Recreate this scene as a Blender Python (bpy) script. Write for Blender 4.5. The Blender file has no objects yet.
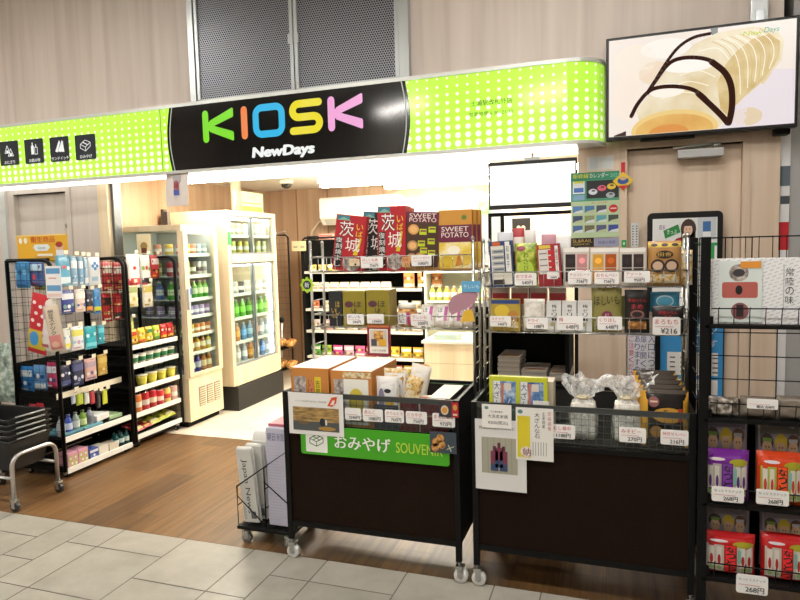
import bpy, bmesh, math, random
from mathutils import Vector, Matrix
R = random.Random(7)
PI = math.pi
C = bpy.context.scene.collection
# ------------------------------------------------------------------ camera
FOC = 626.97
MC = (Matrix.Rotation(math.radians(18.909), 3, 'Z') @ Matrix.Rotation(math.radians(90-4.732), 3, 'X')
      @ Matrix.Rotation(math.radians(-1.459), 3, 'Z'))
CAM = Vector((0, 0, 1.5))
cam = bpy.data.objects.new('camera', bpy.data.cameras.new('camera'))
C.objects.link(cam); cam.location = CAM; cam.rotation_euler = MC.to_euler()
cam.data.sensor_width = 36; cam.data.lens = FOC/800*36; cam.data.clip_start = .05
bpy.context.scene.camera = cam

def at(x, y, **k):
    """a point seen in the photograph, on the real plane X=, Y= or Z="""
    ax, v = list(k.items())[0]; a = 'XYZ'.index(ax)
    r = MC @ Vector((x-400, 300-y, -FOC)); t = (v-CAM[a])/r[a]
    return CAM + t*r
def RY(x0, y0, x1, y1, Y):
    xm, ym = (x0+x1)/2, (y0+y1)/2
    return at(x0, ym, Y=Y).x, at(x1, ym, Y=Y).x, at(xm, y1, Y=Y).z, at(xm, y0, Y=Y).z
def RX(x0, y0, x1, y1, X):
    xm, ym = (x0+x1)/2, (y0+y1)/2
    return at(x0, ym, X=X).y, at(x1, ym, X=X).y, at(xm, y1, X=X).z, at(xm, y0, X=X).z

# --------------------------------------------------------------- materials
def lin(h):
    h = h.lstrip('#'); out = []
    for i in (0, 2, 4):
        c = int(h[i:i+2], 16)/255
        out.append(c/12.92 if c <= .04045 else ((c+.055)/1.055)**2.4)
    return (*out, 1)
_m = {}
def M(h, rough=.5, metal=0., emit=0., coat=0., name=None):
    k = (h, rough, metal, emit, coat)
    if k in _m: return _m[k]
    m = bpy.data.materials.new(name or 'surface'); m.use_nodes = True
    b = m.node_tree.nodes['Principled BSDF']
    b.inputs['Base Color'].default_value = lin(h); b.inputs['Roughness'].default_value = rough
    b.inputs['Metallic'].default_value = metal
    if coat: b.inputs['Coat Weight'].default_value = coat; b.inputs['Coat Roughness'].default_value = .08
    if emit:
        b.inputs['Base Color'].default_value = [c*.12 for c in lin(h)[:3]]+[1]
        b.inputs['Emission Color'].default_value = lin(h); b.inputs['Emission Strength'].default_value = emit
    _m[k] = m; return m
def nt(name):
    m = bpy.data.materials.new(name); m.use_nodes = True
    t = m.node_tree; return m, t, t.nodes['Principled BSDF']
def N(t, ty, **kw):
    n = t.nodes.new(ty)
    for k, v in kw.items():
        if k.startswith('i_'): n.inputs[int(k[2:])].default_value = v
        else: setattr(n, k, v)
    return n
def ramp(t, fac, stops):
    r = N(t, 'ShaderNodeValToRGB'); e = r.color_ramp.elements
    while len(e) < len(stops): e.new(.5)
    for q, (p, h) in zip(e, stops): q.position = p; q.color = lin(h)
    t.links.new(fac, r.inputs[0]); return r.outputs[0]
def mat_laminate(name, a, b, c, horizontal='X', seam=.91, rough=.45):
    """vertical grain laminate with thin panel seams"""
    m, t, p = nt(name)
    tc = N(t, 'ShaderNodeTexCoord'); mp = N(t, 'ShaderNodeMapping')
    mp.inputs['Scale'].default_value = (5, 5, .22); t.links.new(tc.outputs['Object'], mp.inputs[0])
    n1 = N(t, 'ShaderNodeTexNoise'); n1.inputs['Scale'].default_value = 2.2; n1.inputs['Detail'].default_value = 6
    n1.inputs['Distortion'].default_value = .3
    t.links.new(mp.outputs[0], n1.inputs['Vector'])
    cr = ramp(t, n1.outputs[0], [(.3, a), (.5, b), (.72, c)])
    t.links.new(cr, p.inputs['Base Color']); p.inputs['Roughness'].default_value = rough
    return m
WALL = mat_laminate('pale_wood_laminate', '#c4b6ab', '#d2c5ba', '#dbcfc5')
WALL2 = mat_laminate('warm_wood_laminate', '#c9b39b', '#d8c4ae', '#e0cfbb')
DOORM = mat_laminate('grey_door_laminate', '#b9b1a7', '#c6beb4', '#cfc7be')
INW = mat_laminate('shop_wall_laminate', '#a3866a', '#b5987b', '#c3a78a')
CREAM = mat_laminate('cream_cabinet_laminate', '#d6c3a0', '#e0cfae', '#e6d7ba', rough=.35)
def mat_planks():
    m, t, p = nt('wood_plank_floor')
    tc = N(t, 'ShaderNodeTexCoord'); mp = N(t, 'ShaderNodeMapping')
    mp.inputs['Rotation'].default_value = (0, 0, PI/2); t.links.new(tc.outputs['Object'], mp.inputs[0])
    br = N(t, 'ShaderNodeTexBrick'); br.inputs['Scale'].default_value = 1
    br.inputs['Brick Width'].default_value = 1.2; br.inputs['Row Height'].default_value = .203
    br.inputs['Mortar Size'].default_value = .0016; br.inputs['Mortar Smooth'].default_value = .2
    br.inputs['Color1'].default_value = lin('#6a5036'); br.inputs['Color2'].default_value = lin('#8e6e48')
    br.inputs['Mortar'].default_value = lin('#4a3524'); br.inputs['Bias'].default_value = .0
    t.links.new(mp.outputs[0], br.inputs['Vector'])
    mp2 = N(t, 'ShaderNodeMapping'); mp2.inputs['Scale'].default_value = (9, .5, 1)
    t.links.new(tc.outputs['Object'], mp2.inputs[0])
    n = N(t, 'ShaderNodeTexNoise'); n.inputs['Scale'].default_value = 3.2; n.inputs['Detail'].default_value = 8
    n.inputs['Roughness'].default_value = .62; n.inputs['Distortion'].default_value = .5
    t.links.new(mp2.outputs[0], n.inputs['Vector'])
    g = ramp(t, n.outputs[0], [(.3, '#a89c90'), (.55, '#e3dacf'), (.78, '#ffffff')])
    mx = N(t, 'ShaderNodeMix', data_type='RGBA', blend_type='MULTIPLY'); mx.inputs[0].default_value = 1
    t.links.new(br.outputs[0], mx.inputs[6]); t.links.new(g, mx.inputs[7])
    t.links.new(mx.outputs[2], p.inputs['Base Color'])
    p.inputs['Roughness'].default_value = .38
    return m
def mat_tiles(name, lo, hi, rough):
    m, t, p = nt(name)
    a = N(t, 'ShaderNodeVertexColor'); a.layer_name = 'tone'
    tc = N(t, 'ShaderNodeTexCoord'); n = N(t, 'ShaderNodeTexNoise'); n.inputs['Scale'].default_value = 5
    n.inputs['Detail'].default_value = 7; n.inputs['Roughness'].default_value = .65
    t.links.new(tc.outputs['Object'], n.inputs['Vector'])
    c = ramp(t, n.outputs[0], [(.3, lo), (.7, hi)])
    mx = N(t, 'ShaderNodeMix', data_type='RGBA', blend_type='MULTIPLY'); mx.inputs[0].default_value = 1
    t.links.new(c, mx.inputs[6]); t.links.new(a.outputs[0], mx.inputs[7])
    t.links.new(mx.outputs[2], p.inputs['Base Color']); p.inputs['Roughness'].default_value = rough
    return m
def mat_cloth():
    m, t, p = nt('dark_brown_cloth')
    tc = N(t, 'ShaderNodeTexCoord'); n = N(t, 'ShaderNodeTexNoise'); n.inputs['Scale'].default_value = 240
    t.links.new(tc.outputs['Object'], n.inputs['Vector'])
    t.links.new(ramp(t, n.outputs[0], [(.3, '#190f0c'), (.7, '#25180f')]), p.inputs['Base Color'])
    p.inputs['Roughness'].default_value = .9; return m
def mat_steel(name='brushed_steel', h='#a9adb0', rough=.3):
    m, t, p = nt(name)
    tc = N(t, 'ShaderNodeTexCoord'); n = N(t, 'ShaderNodeTexNoise'); n.inputs['Scale'].default_value = 30
    t.links.new(tc.outputs['Object'], n.inputs['Vector'])
    r = N(t, 'ShaderNodeMapRange'); r.inputs[3].default_value = rough-.06; r.inputs[4].default_value = rough+.08
    t.links.new(n.outputs[0], r.inputs[0]); t.links.new(r.outputs[0], p.inputs['Roughness'])
    p.inputs['Base Color'].default_value = lin(h); p.inputs['Metallic'].default_value = 1; return m
def mat_perf():
    """perforated steel: round holes punched on a staggered grid (really open)"""
    m, t, p = nt('perforated_steel')
    p.inputs['Base Color'].default_value = lin('#8d9098'); p.inputs['Metallic'].default_value = .6
    p.inputs['Roughness'].default_value = .38
    tc = N(t, 'ShaderNodeTexCoord'); s = N(t, 'ShaderNodeSeparateXYZ'); t.links.new(tc.outputs['Object'], s.inputs[0])
    def mth(op, a, b=None):
        n = N(t, 'ShaderNodeMath', operation=op)
        for i, v in enumerate((a, b)):
            if v is None: continue
            if isinstance(v, (int, float)): n.inputs[i].default_value = v
            else: t.links.new(v, n.inputs[i])
        return n.outputs[0]
    P = .018
    u = mth('DIVIDE', s.outputs[0], P); v = mth('DIVIDE', s.outputs[2], P*.866)
    row = mth('FLOOR', v); odd = mth('MULTIPLY', mth('MODULO', mth('ABSOLUTE', row), 2), .5)
    fu = mth('SUBTRACT', mth('FRACT', mth('ADD', u, odd)), .5)
    fv = mth('MULTIPLY', mth('SUBTRACT', mth('FRACT', v), .5), .866)
    d = mth('SQRT', mth('ADD', mth('MULTIPLY', fu, fu), mth('MULTIPLY', fv, fv)))
    t.links.new(mth('GREATER_THAN', d, .36), p.inputs['Alpha'])
    return m
def mat_sign():
    """backlit lime face with printed white dots growing towards the bottom edge"""
    m, t, p = nt('backlit_lime_sign_face')
    uv = N(t, 'ShaderNodeUVMap'); uv.uv_map = 'UVMap'; s = N(t, 'ShaderNodeSeparateXYZ'); t.links.new(uv.outputs[0], s.inputs[0])
    def mth(op, a, b=None):
        n = N(t, 'ShaderNodeMath', operation=op)
        for i, v in enumerate((a, b)):
            if v is None: continue
            if isinstance(v, (int, float)): n.inputs[i].default_value = v
            else: t.links.new(v, n.inputs[i])
        return n.outputs[0]
    u = mth('DIVIDE', s.outputs[0], .0665); v = mth('DIVIDE', s.outputs[1], .052)
    fu = mth('MULTIPLY', mth('SUBTRACT', mth('FRACT', u), .5), .0665); fv = mth('MULTIPLY', mth('SUBTRACT', mth('FRACT', v), .5), .052)
    d = mth('SQRT', mth('ADD', mth('MULTIPLY', fu, fu), mth('MULTIPLY', fv, fv)))
    rad = mth('SUBTRACT', .0215, mth('MULTIPLY', mth('FLOOR', v), .00165))
    k = mth('MULTIPLY', mth('SUBTRACT', rad, d), 220); n = N(t, 'ShaderNodeClamp'); t.links.new(k, n.inputs[0])
    mx = N(t, 'ShaderNodeMix', data_type='RGBA'); t.links.new(n.outputs[0], mx.inputs[0])
    mx.inputs[6].default_value = lin('#a6dc45'); mx.inputs[7].default_value = lin('#f4fbd8')
    t.links.new(mx.outputs[2], p.inputs['Base Color']); t.links.new(mx.outputs[2], p.inputs['Emission Color'])
    p.inputs['Emission Strength'].default_value = .72; p.inputs['Roughness'].default_value = .12
    p.inputs['Base Color'].default_value = lin('#bfe63a')
    return m
def mat_glass(name='thin_glass', tint='#f4faf8', refl=.12):
    m = bpy.data.materials.new(name); m.use_nodes = True; t = m.node_tree
    t.nodes.remove(t.nodes['Principled BSDF']); o = t.nodes['Material Output']
    tr = N(t, 'ShaderNodeBsdfTransparent'); tr.inputs[0].default_value = lin(tint)
    gl = N(t, 'ShaderNodeBsdfGlossy'); gl.inputs['Roughness'].default_value = .04
    lw = N(t, 'ShaderNodeLayerWeight'); lw.inputs[0].default_value = .5
    pw = N(t, 'ShaderNodeMath', operation='POWER'); pw.inputs[1].default_value = 4; t.links.new(lw.outputs['Facing'], pw.inputs[0])
    ml = N(t, 'ShaderNodeMath', operation='MULTIPLY_ADD'); ml.inputs[1].default_value = .7; ml.inputs[2].default_value = .03; t.links.new(pw.outputs[0], ml.inputs[0])
    mx = N(t, 'ShaderNodeMixShader'); t.links.new(ml.outputs[0], mx.inputs[0])
    t.links.new(tr.outputs[0], mx.inputs[1]); t.links.new(gl.outputs[0], mx.inputs[2]); t.links.new(mx.outputs[0], o.inputs[0])
    return m
def mat_film(name='clear_film', h='#fbfcfc', op=.33):
    m, t, p = nt(name)
    p.inputs['Base Color'].default_value = lin(h); p.inputs['Roughness'].default_value = .12
    tc = N(t, 'ShaderNodeTexCoord'); n = N(t, 'ShaderNodeTexNoise'); n.inputs['Scale'].default_value = 45
    n.inputs['Detail'].default_value = 4; t.links.new(tc.outputs['Object'], n.inputs['Vector'])
    r = N(t, 'ShaderNodeMapRange'); r.inputs[1].default_value = .4; r.inputs[2].default_value = .65
    r.inputs[3].default_value = op*.6; r.inputs[4].default_value = min(1, op*1.7)
    t.links.new(n.outputs[0], r.inputs[0]); t.links.new(r.outputs[0], p.inputs['Alpha'])
    b = N(t, 'ShaderNodeBump'); b.inputs['Strength'].default_value = .35; b.inputs['Distance'].default_value = .01
    t.links.new(n.outputs[0], b.inputs['Height']); t.links.new(b.outputs[0], p.inputs['Normal'])
    return m
def mat_photo(name, stops, scale, seed=0., stretch=(1, 1, 1)):
    m, t, p = nt(name)
    tc = N(t, 'ShaderNodeTexCoord'); mp = N(t, 'ShaderNodeMapping'); mp.inputs['Scale'].default_value = stretch
    mp.inputs['Location'].default_value = (seed, seed, seed); t.links.new(tc.outputs['Object'], mp.inputs[0])
    n = N(t, 'ShaderNodeTexNoise'); n.inputs['Scale'].default_value = scale; n.inputs['Detail'].default_value = 5
    t.links.new(mp.outputs[0], n.inputs['Vector'])
    t.links.new(ramp(t, n.outputs[0], stops), p.inputs['Base Color']); p.inputs['Roughness'].default_value = .35
    return m
PLANK = mat_planks(); TILE = mat_tiles('concourse_stone_tile', '#938f84', '#a6a297', .32)
TILEIN = mat_tiles('shop_cream_tile', '#d8cdb8', '#e8dfcd', .25)
CLOTH = mat_cloth(); STEEL = mat_steel(); CHROME = mat_steel('chrome_wire', '#b9bab8', .28); PERF = mat_perf(); SIGN = mat_sign()
ALU = mat_steel('satin_aluminium', '#cfd2d4', .35)
GLASS = mat_glass(); FILM = mat_film(); ACRY = mat_glass('acrylic_panel', '#eef1f0')
BLK = M('#0d0d0d', .5, name='black_powder_coat'); BLKM = M('#121211', .7); WHT = M('#eeeae2', .5, name='white_enamel')
BLK.node_tree.nodes['Principled BSDF'].inputs['Specular IOR Level'].default_value = .2; BLKM.node_tree.nodes['Principled BSDF'].inputs['Specular IOR Level'].default_value = .15; CLOTH.node_tree.nodes['Principled BSDF'].inputs['Specular IOR Level'].default_value = .1
PAPER = M('#e9e8e4', .7, name='white_paper'); INK = M('#26262a', .6, name='printing_ink'); RED = M('#c2202a', .5); LCR = M('#ded8c4', .6)

# ------------------------------------------------------------ mesh builder
RAW = False
_txt = {}
def text2d(s):
    if s not in _txt:
        c = bpy.data.curves.new('t', 'FONT'); c.body = s; c.resolution_u = 3
        o = bpy.data.objects.new('t', c); me = o.to_mesh()
        v = [(q.co.x, q.co.y) for q in me.vertices]; f = [tuple(p.vertices) for p in me.polygons]
        o.to_mesh_clear(); bpy.data.objects.remove(o); bpy.data.curves.remove(c)
        if v:
            x0 = min(a for a, b in v); x1 = max(a for a, b in v); y0 = min(b for a, b in v); y1 = max(b for a, b in v)
            w = max(x1-x0, 1e-6); h = max(y1-y0, 1e-6)
            v = [((a-x0)/w, (b-y0)/h) for a, b in v]
        _txt[s] = (v, f, (w/h) if v else 1)
    return _txt[s]
class MB:
    def __init__(s): s.v = []; s.f = []; s.mi = []; s.m = []; s.sm = []; s.uv = None; s.tone = None
    def mat(s, m):
        if m not in s.m: s.m.append(m)
        return s.m.index(m)
    def add(s, vs, fs, m, smooth=False):
        b = len(s.v); s.v += [Vector(q) for q in vs]; i = s.mat(m)
        for f in fs: s.f.append(tuple(b+k for k in f)); s.mi.append(i); s.sm.append(smooth)
        return s
    def box(s, x0, x1, y0, y1, z0, z1, m, bev=0.):
        if bev:
            bm = bmesh.new(); bmesh.ops.create_cube(bm, size=1)
            for v in bm.verts: v.co = Vector(((x0+x1)/2+v.co.x*(x1-x0), (y0+y1)/2+v.co.y*(y1-y0), (z0+z1)/2+v.co.z*(z1-z0)))
            bmesh.ops.bevel(bm, geom=bm.edges[:], offset=bev, segments=2, affect='EDGES', profile=.6)
            bm.verts.index_update(); s.add([v.co.copy() for v in bm.verts], [[v.index for v in f.verts] for f in bm.faces], m, False); bm.free()
            return s
        vs = [(x, y, z) for z in (z0, z1) for y in (y0, y1) for x in (x0, x1)]
        return s.add(vs, [(0, 2, 3, 1), (4, 5, 7, 6), (0, 1, 5, 4), (2, 6, 7, 3), (0, 4, 6, 2), (1, 3, 7, 5)], m)
    def tube(s, pts, r, m, n=6, closed=False, cap=True):
        pts = [Vector(p) for p in pts]; k = len(pts); rings = []; ref = None
        for i, p in enumerate(pts):
            a = pts[i-1] if (i or closed) else p; b = pts[(i+1) % k] if (i < k-1 or closed) else p
            d = (b-a).normalized()
            if ref is None: ref = Vector((0, 0, 1)) if abs(d.z) < .9 else Vector((1, 0, 0))
            u = d.cross(ref).normalized(); w = u.cross(d).normalized(); ref = w
            rings.append([p+(u*math.cos(2*PI*j/n)+w*math.sin(2*PI*j/n))*r for j in range(n)])
        vs = [q for g in rings for q in g]; fs = []
        for i in range(k if closed else k-1):
            for j in range(n):
                a = i*n+j; b = i*n+(j+1) % n; c = ((i+1) % k)*n+(j+1) % n; d = ((i+1) % k)*n+j
                fs.append((a, b, c, d))
        if cap and not closed: fs += [tuple(range(n))[::-1], tuple((k-1)*n+j for j in range(n))]
        return s.add(vs, fs, m, n > 4)
    def lathe(s, prof, m, n=16, o=(0, 0, 0), caps=True, axis='Z'):
        vs = []; fs = []; o = Vector(o)
        for r, z in prof:
            for j in range(n):
                c, q = r*math.cos(2*PI*j/n), r*math.sin(2*PI*j/n)
                vs.append(o+(Vector((c, q, z)) if axis == 'Z' else Vector((c, z, q)) if axis == 'Y' else Vector((z, c, q))))
        for i in range(len(prof)-1):
            for j in range(n): fs.append((i*n+j, i*n+(j+1) % n, (i+1)*n+(j+1) % n, (i+1)*n+j))
        if caps: fs += [tuple(range(n))[::-1], tuple((len(prof)-1)*n+j for j in range(n))]
        return s.add(vs, fs, m, True)
    def build(s, name, parent=None, mat0=None):
        me = bpy.data.meshes.new(name); o = bpy.data.objects.new(name, me); C.objects.link(o)
        org = Vector((0, 0, 0))
        if parent is not None:
            p = parent
            while p is not None: org += p.location; p = p.parent
            o.parent = parent
        elif s.v and not RAW:
            xs = [v.x for v in s.v]; ys = [v.y for v in s.v]; zs = [v.z for v in s.v]
            org = Vector(((min(xs)+max(xs))/2, (min(ys)+max(ys))/2, min(zs))); o.location = org
        me.from_pydata([v-org for v in s.v], [], s.f)
        for m in s.m: me.materials.append(m)
        for p, i, q in zip(me.polygons, s.mi, s.sm): p.material_index = i; p.use_smooth = q
        if s.uv:
            l = me.uv_layers.new(name='UVMap')
            for lp in me.loops: l.data[lp.index].uv = s.uv[lp.vertex_index]
        if s.tone:
            a = me.color_attributes.new('tone', 'FLOAT_COLOR', 'POINT')
            for i, q in enumerate(s.tone): a.data[i].color = (q, q, q, 1)
        me.update(); return o
class FR:
    """a flat (or warped) printing surface: origin, right, up, outwards"""
    def __init__(s, o, U=(1, 0, 0), V=(0, 0, 1), W=(0, -1, 0), warp=None):
        s.o = Vector(o); s.U = Vector(U); s.V = Vector(V); s.W = Vector(W); s.warp = warp
    def p(s, u, v, l=0): 
        e = s.warp(u, v) if s.warp else 0
        return s.o+s.U*u+s.V*v+s.W*(l+e)
    def rect(s, b, u0, v0, u1, v1, m, l=1):
        n = 5 if s.warp else 1; l *= .0006
        vs = [s.p(u0+(u1-u0)*i/n, v0+(v1-v0)*j/n, l) for j in range(n+1) for i in range(n+1)]
        b.add(vs, [(j*(n+1)+i, j*(n+1)+i+1, (j+1)*(n+1)+i+1, (j+1)*(n+1)+i) for j in range(n) for i in range(n)], m)
    def poly(s, b, pts, m, l=1): b.add([s.p(u, v, l*.0006) for u, v in pts], [tuple(range(len(pts)))], m)
    def ell(s, b, cu, cv, ru, rv, m, l=1, n=16):
        vs = [s.p(cu, cv, l*.0006)]
        for r in (.5, 1): vs += [s.p(cu+ru*r*math.cos(2*PI*k/n), cv+rv*r*math.sin(2*PI*k/n), l*.0006) for k in range(n)]
        fs = [(0, 1+k, 1+(k+1) % n) for k in range(n)]+[(1+k, 1+n+k, 1+n+(k+1) % n, 1+(k+1) % n) for k in range(n)]
        b.add(vs, fs, m)
    def text(s, b, t, u0, v0, u1, v1, m, l=2, shear=0, fit=False, align='c', vert=False):
        if vert:
            n = len(t); h = (v1-v0)/n
            for i, ch in enumerate(t):
                if ch.strip(): s.text(b, ch, u0, v1-(i+1)*h+h*.08, u1, v1-i*h-h*.08, m, l)
            return
        v, f, asp = text2d(t)
        if not v: return
        w = u1-u0; h = v1-v0
        if fit:
            if asp*h < w: 
                nw = asp*h; u0 += (w-nw)/2 if align == 'c' else 0; w = nw
            else:
                nh = w/asp; v0 += (h-nh)/2; h = nh
        b.add([s.p(u0+w*a+shear*h*c, v0+h*c, l*.0006) for a, c in v], f, m)
    def stroke(s, b, pts, w, m, l=1, n=10):
        for (a, c), (d, e) in zip(pts, pts[1:]):
            q = Vector((d-a, e-c)).normalized()*w/2; nx, ny = -q.y, q.x
            s.poly(b, [(a+nx, c+ny), (a-nx, c-ny), (d-nx, e-ny), (d+nx, e+ny)], m, l)
        for a, c in pts: s.ell(b, a, c, w/2, w/2, m, l, n)
def rrect(u0, v0, u1, v1, r, n=4):
    out = []
    for cx, cy, a in ((u1-r, v1-r, 0), (u0+r, v1-r, 90), (u0+r, v0+r, 180), (u1-r, v0+r, 270)):
        for i in range(n+1):
            t = math.radians(a+90*i/n); out.append((cx+r*math.cos(t), cy+r*math.sin(t)))
    return out
# ----------------------------------------------------------------- objects
def tag(o, label, cat, group=None, kind=None):
    o['label'] = label; o['category'] = cat
    if group: o['group'] = group
    if kind: o['kind'] = kind
    return o
def thing(name, label, cat, loc=(0, 0, 0), group=None):
    o = bpy.data.objects.new(name, None); C.objects.link(o); o.location = loc; o.empty_display_size = .05
    return tag(o, label, cat, group)
def struct(name, mb):
    o = mb.build(name); o['kind'] = 'structure'; return o
def copy_tree(o, parent=None, pairs=None):
    c = o.copy(); C.objects.link(c); c.parent = parent
    for k in KID.get(o.name, []):
        q = copy_tree(k, c); KID.setdefault(c.name, []).append(q)
    return c
KID = {}
_build0 = MB.build
def _build1(s, name, parent=None):
    o = _build0(s, name, parent)
    if parent is not None: KID.setdefault(parent.name, []).append(o)
    return o
MB.build = _build1
LIB = {}
def make(key, fn, loc, rot, label, cat, group=None, tilt=(0, 0)):
    """first call builds the thing, later calls copy the thing with its parts"""
    global RAW
    if key not in LIB:
        RAW = True; o = fn(); RAW = False; LIB[key] = o
    else: o = copy_tree(LIB[key])
    o.location = loc; o.rotation_euler = (tilt[0], tilt[1], rot)
    return tag(o, label, cat, group)
ORD = ['leftmost', 'second from left', 'third from left', 'fourth from left', 'fifth from left', 'sixth from left', 'seventh from left', 'eighth from left', 'ninth from left', 'tenth from left']
def ordw(i, n):
    if n == 1: return 'alone'
    if i == n-1: return 'rightmost'
    if i == n-2 and n > 3: return 'second from right'
    return ORD[i]
# ------------------------------------------------------- makers (front = -Y)
def shade(h, k):
    h = h.lstrip('#'); return '#'+''.join('%02x' % max(0, min(255, int(int(h[i:i+2], 16)*k))) for i in (0, 2, 4))
def deco(b, f, w, h, cols, seed, words=None, base=0.):
    """a generic printed front: band, picture patches, dots and a word"""
    r = random.Random(seed); z = base
    c = [M(q, .4) for q in cols]
    k = r.random()
    f.rect(b, -w*.46, z+h*(.62 if k < .5 else .1), w*.46, z+h*(.88 if k < .5 else .3), c[0], 1)
    for i in range(3): f.ell(b, (-.3+.3*i)*w, z+h*(.32 if k < .5 else .62)+r.uniform(-.05, .05)*h, w*.13, min(w, h)*r.uniform(.1, .16), c[1+i % (len(c)-1)], 2, 10)
    f.rect(b, -w*.4, z+h*.08, w*r.uniform(0, .35), z+h*.14, c[-1], 3)
    if words: f.text(b, words, -w*.36, z+h*(.66 if k < .5 else .13), w*.36, z+h*(.84 if k < .5 else .27), M('#fbfaf4', .5), 3, fit=True)
def mk_box(name, w, d, h, col, printer=None, top=None, bev=.0015, rough=.5, pname='printed_front'):
    def fn():
        b = MB(); b.box(-w/2, w/2, -d/2, d/2, 0, h, M(col, rough), bev)
        if top: FR((0, 0, h), (1, 0, 0), (0, 1, 0), (0, 0, 1)).rect(b, -w/2+.002, -d/2+.002, w/2-.002, d/2-.002, M(top, .6))
        o = b.build(name)
        if printer:
            q = MB(); printer(q, FR((0, -d/2, 0)), w, h); q.build(pname, o)
        return o
    return fn
def thick(u, v, d, n=4):
    return d/2*max(0, 1-abs(u)**n)**.6*max(0, 1-abs(v)**6)**.6
def mk_bag(name, w, h, d, col, printer=None, crimp=None, paint=None, rough=.3, seed=0, mat=None, pname='printed_front'):
    """a filled pouch: pillow body, flat crimped ends"""
    def fn():
        r = random.Random(seed); b = MB(); nu, nv = 12, 16; mm = mat or M(col, rough); cm = M(crimp, rough) if crimp else mm
        ph = [r.uniform(0, 6) for _ in range(4)]
        def surf(u, v, s):
            e = .93
            t = thick(u, min(1, abs(v)/e), d) if abs(v) < e else 0
            t *= 1+.1*math.sin(5*u+ph[0])*math.sin(7*v+ph[1])
            nar = 1-.05*(1-abs(v)**4)*0-.03*math.cos(v*1.4)
            return Vector((w/2*u*nar, s*(t+.0008)+.0012*math.sin(22*u)*(abs(v) > .9), h/2+h/2*v))
        for s in (-1, 1):
            vs = [surf(-1+2*i/nu, -1+2*j/nv, s) for j in range(nv+1) for i in range(nu+1)]; 
            for j in range(nv):
                fs = []
                for i in range(nu):
                    q = (j*(nu+1)+i, j*(nu+1)+i+1, (j+1)*(nu+1)+i+1, (j+1)*(nu+1)+i); fs.append(q if s < 0 else q[::-1])
                m_ = cm if j in (0, nv-1) else mm
                if paint: m_ = paint((j+.5)/nv, s) or m_
                if j == 0: base = len(b.v); b.v += [Vector(q) for q in vs]
                k = b.mat(m_)
                for q in fs: b.f.append(tuple(base+x for x in q)); b.mi.append(k); b.sm.append(True)
        o = b.build(name)
        if printer:
            q = MB(); warp = lambda uu, vv: thick(max(-1, min(1, uu/(w/2))), min(1, abs((vv-h/2)/(h/2))/.93), d)*1.06+.0012
            printer(q, FR((0, 0, 0), warp=warp), w, h); q.build(pname, o)
        return o
    return fn
def mk_bottle(name, r, h, col, cap, band=None, n=14, parts=True):
    def fn():
        b = MB(); nk = r*.42
        b.lathe([(r*.9, 0), (r, r*.15), (r, h*.62), (r*.93, h*.68), (nk*1.15, h*.86), (nk, h*.9), (nk, h*.92)], M(col, .12, coat=.3), n)
        if not parts:
            b.lathe([(nk*1.25, h*.92), (nk*1.25, h)], M(cap, .4), 8)
            if band: b.lathe([(r*1.015, h*.25), (r*1.015, h*.58)], M(band, .4), n, caps=False)
            return b.build(name)
        o = b.build(name)
        MB().lathe([(nk*1.25, h*.92), (nk*1.3, h*.93), (nk*1.25, h)], M(cap, .4), 12).build('cap', o)
        if band: MB().lathe([(r*1.015, h*.25), (r*1.015, h*.58)], M(band, .4), n, caps=False).build('label_sleeve', o)
        return o
    return fn
def mk_can(name, r, h, col, band=None, lid='#c9ccce', n=14, parts=False):
    def fn():
        b = MB(); b.lathe([(r*.85, 0), (r, h*.05), (r, h*.93), (r*.88, h)], M(col, .3), n)
        if band: b.lathe([(r*1.012, h*.3), (r*1.012, h*.6)], M(band, .4), n, caps=False)
        if not parts: b.lathe([(r*.86, h), (r*.86, h*1.01)], M(lid, .25, .8), n); return b.build(name)
        o = b.build(name); MB().lathe([(r*1.03, h*.98), (r*1.03, h*1.05), (r*.97, h*1.06)], M(lid, .4), n).build('lid', o); return o
    return fn
def mk_cup(name, r, h, col, lid, band):
    def fn():
        b = MB(); b.lathe([(r*.74, 0), (r*.78, h*.04), (r, h*.94)], M(col, .5), 16)
        rr = lambda t: r*(.76+.24*t/.94)*1.015
        b.lathe([(rr(.2), h*.2), (rr(.7), h*.7)], M(band, .5), 16, caps=False)
        o = b.build(name); MB().lathe([(r*1.06, h*.93), (r*1.07, h*.97), (r*1.02, h)], M(lid, .3), 16).build('lid', o); return o
    return fn
def mk_stack(name, w, d, h, cols, cover, n):
    def fn():
        b = MB(); t = h/n; r = random.Random(3)
        for i in range(n):
            e = r.uniform(-.003, .003)
            b.box(-w/2+e, w/2+e, -d/2, d/2, i*t, (i+.9)*t, M(cols[i % len(cols)], .7))
        f = FR((0, 0, h-t*.1), (1, 0, 0), (0, 1, 0), (0, 0, 1)); deco(b, f, w*.9, d*.9, cover, 5, base=-d*.45)
        return b.build(name)
    return fn
def price_printer(txt, head='', hc='#c2202a'):
    def p(q, f, w, h):
        if head: f.text(q, head, -w*.42, h*.6, w*.42, h*.88, M(hc, .6), 1, fit=True, align='l')
        f.rect(q, -w*.42, h*.44, w*.25, h*.48, M('#d9a0a0', .6), 1)
        for k in (0, 1): f.text(q, txt, -w*.25+.0008*k, h*.08, w*.42+.0008*k, h*.38, INK, 1+k, fit=True)
    return p
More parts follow.
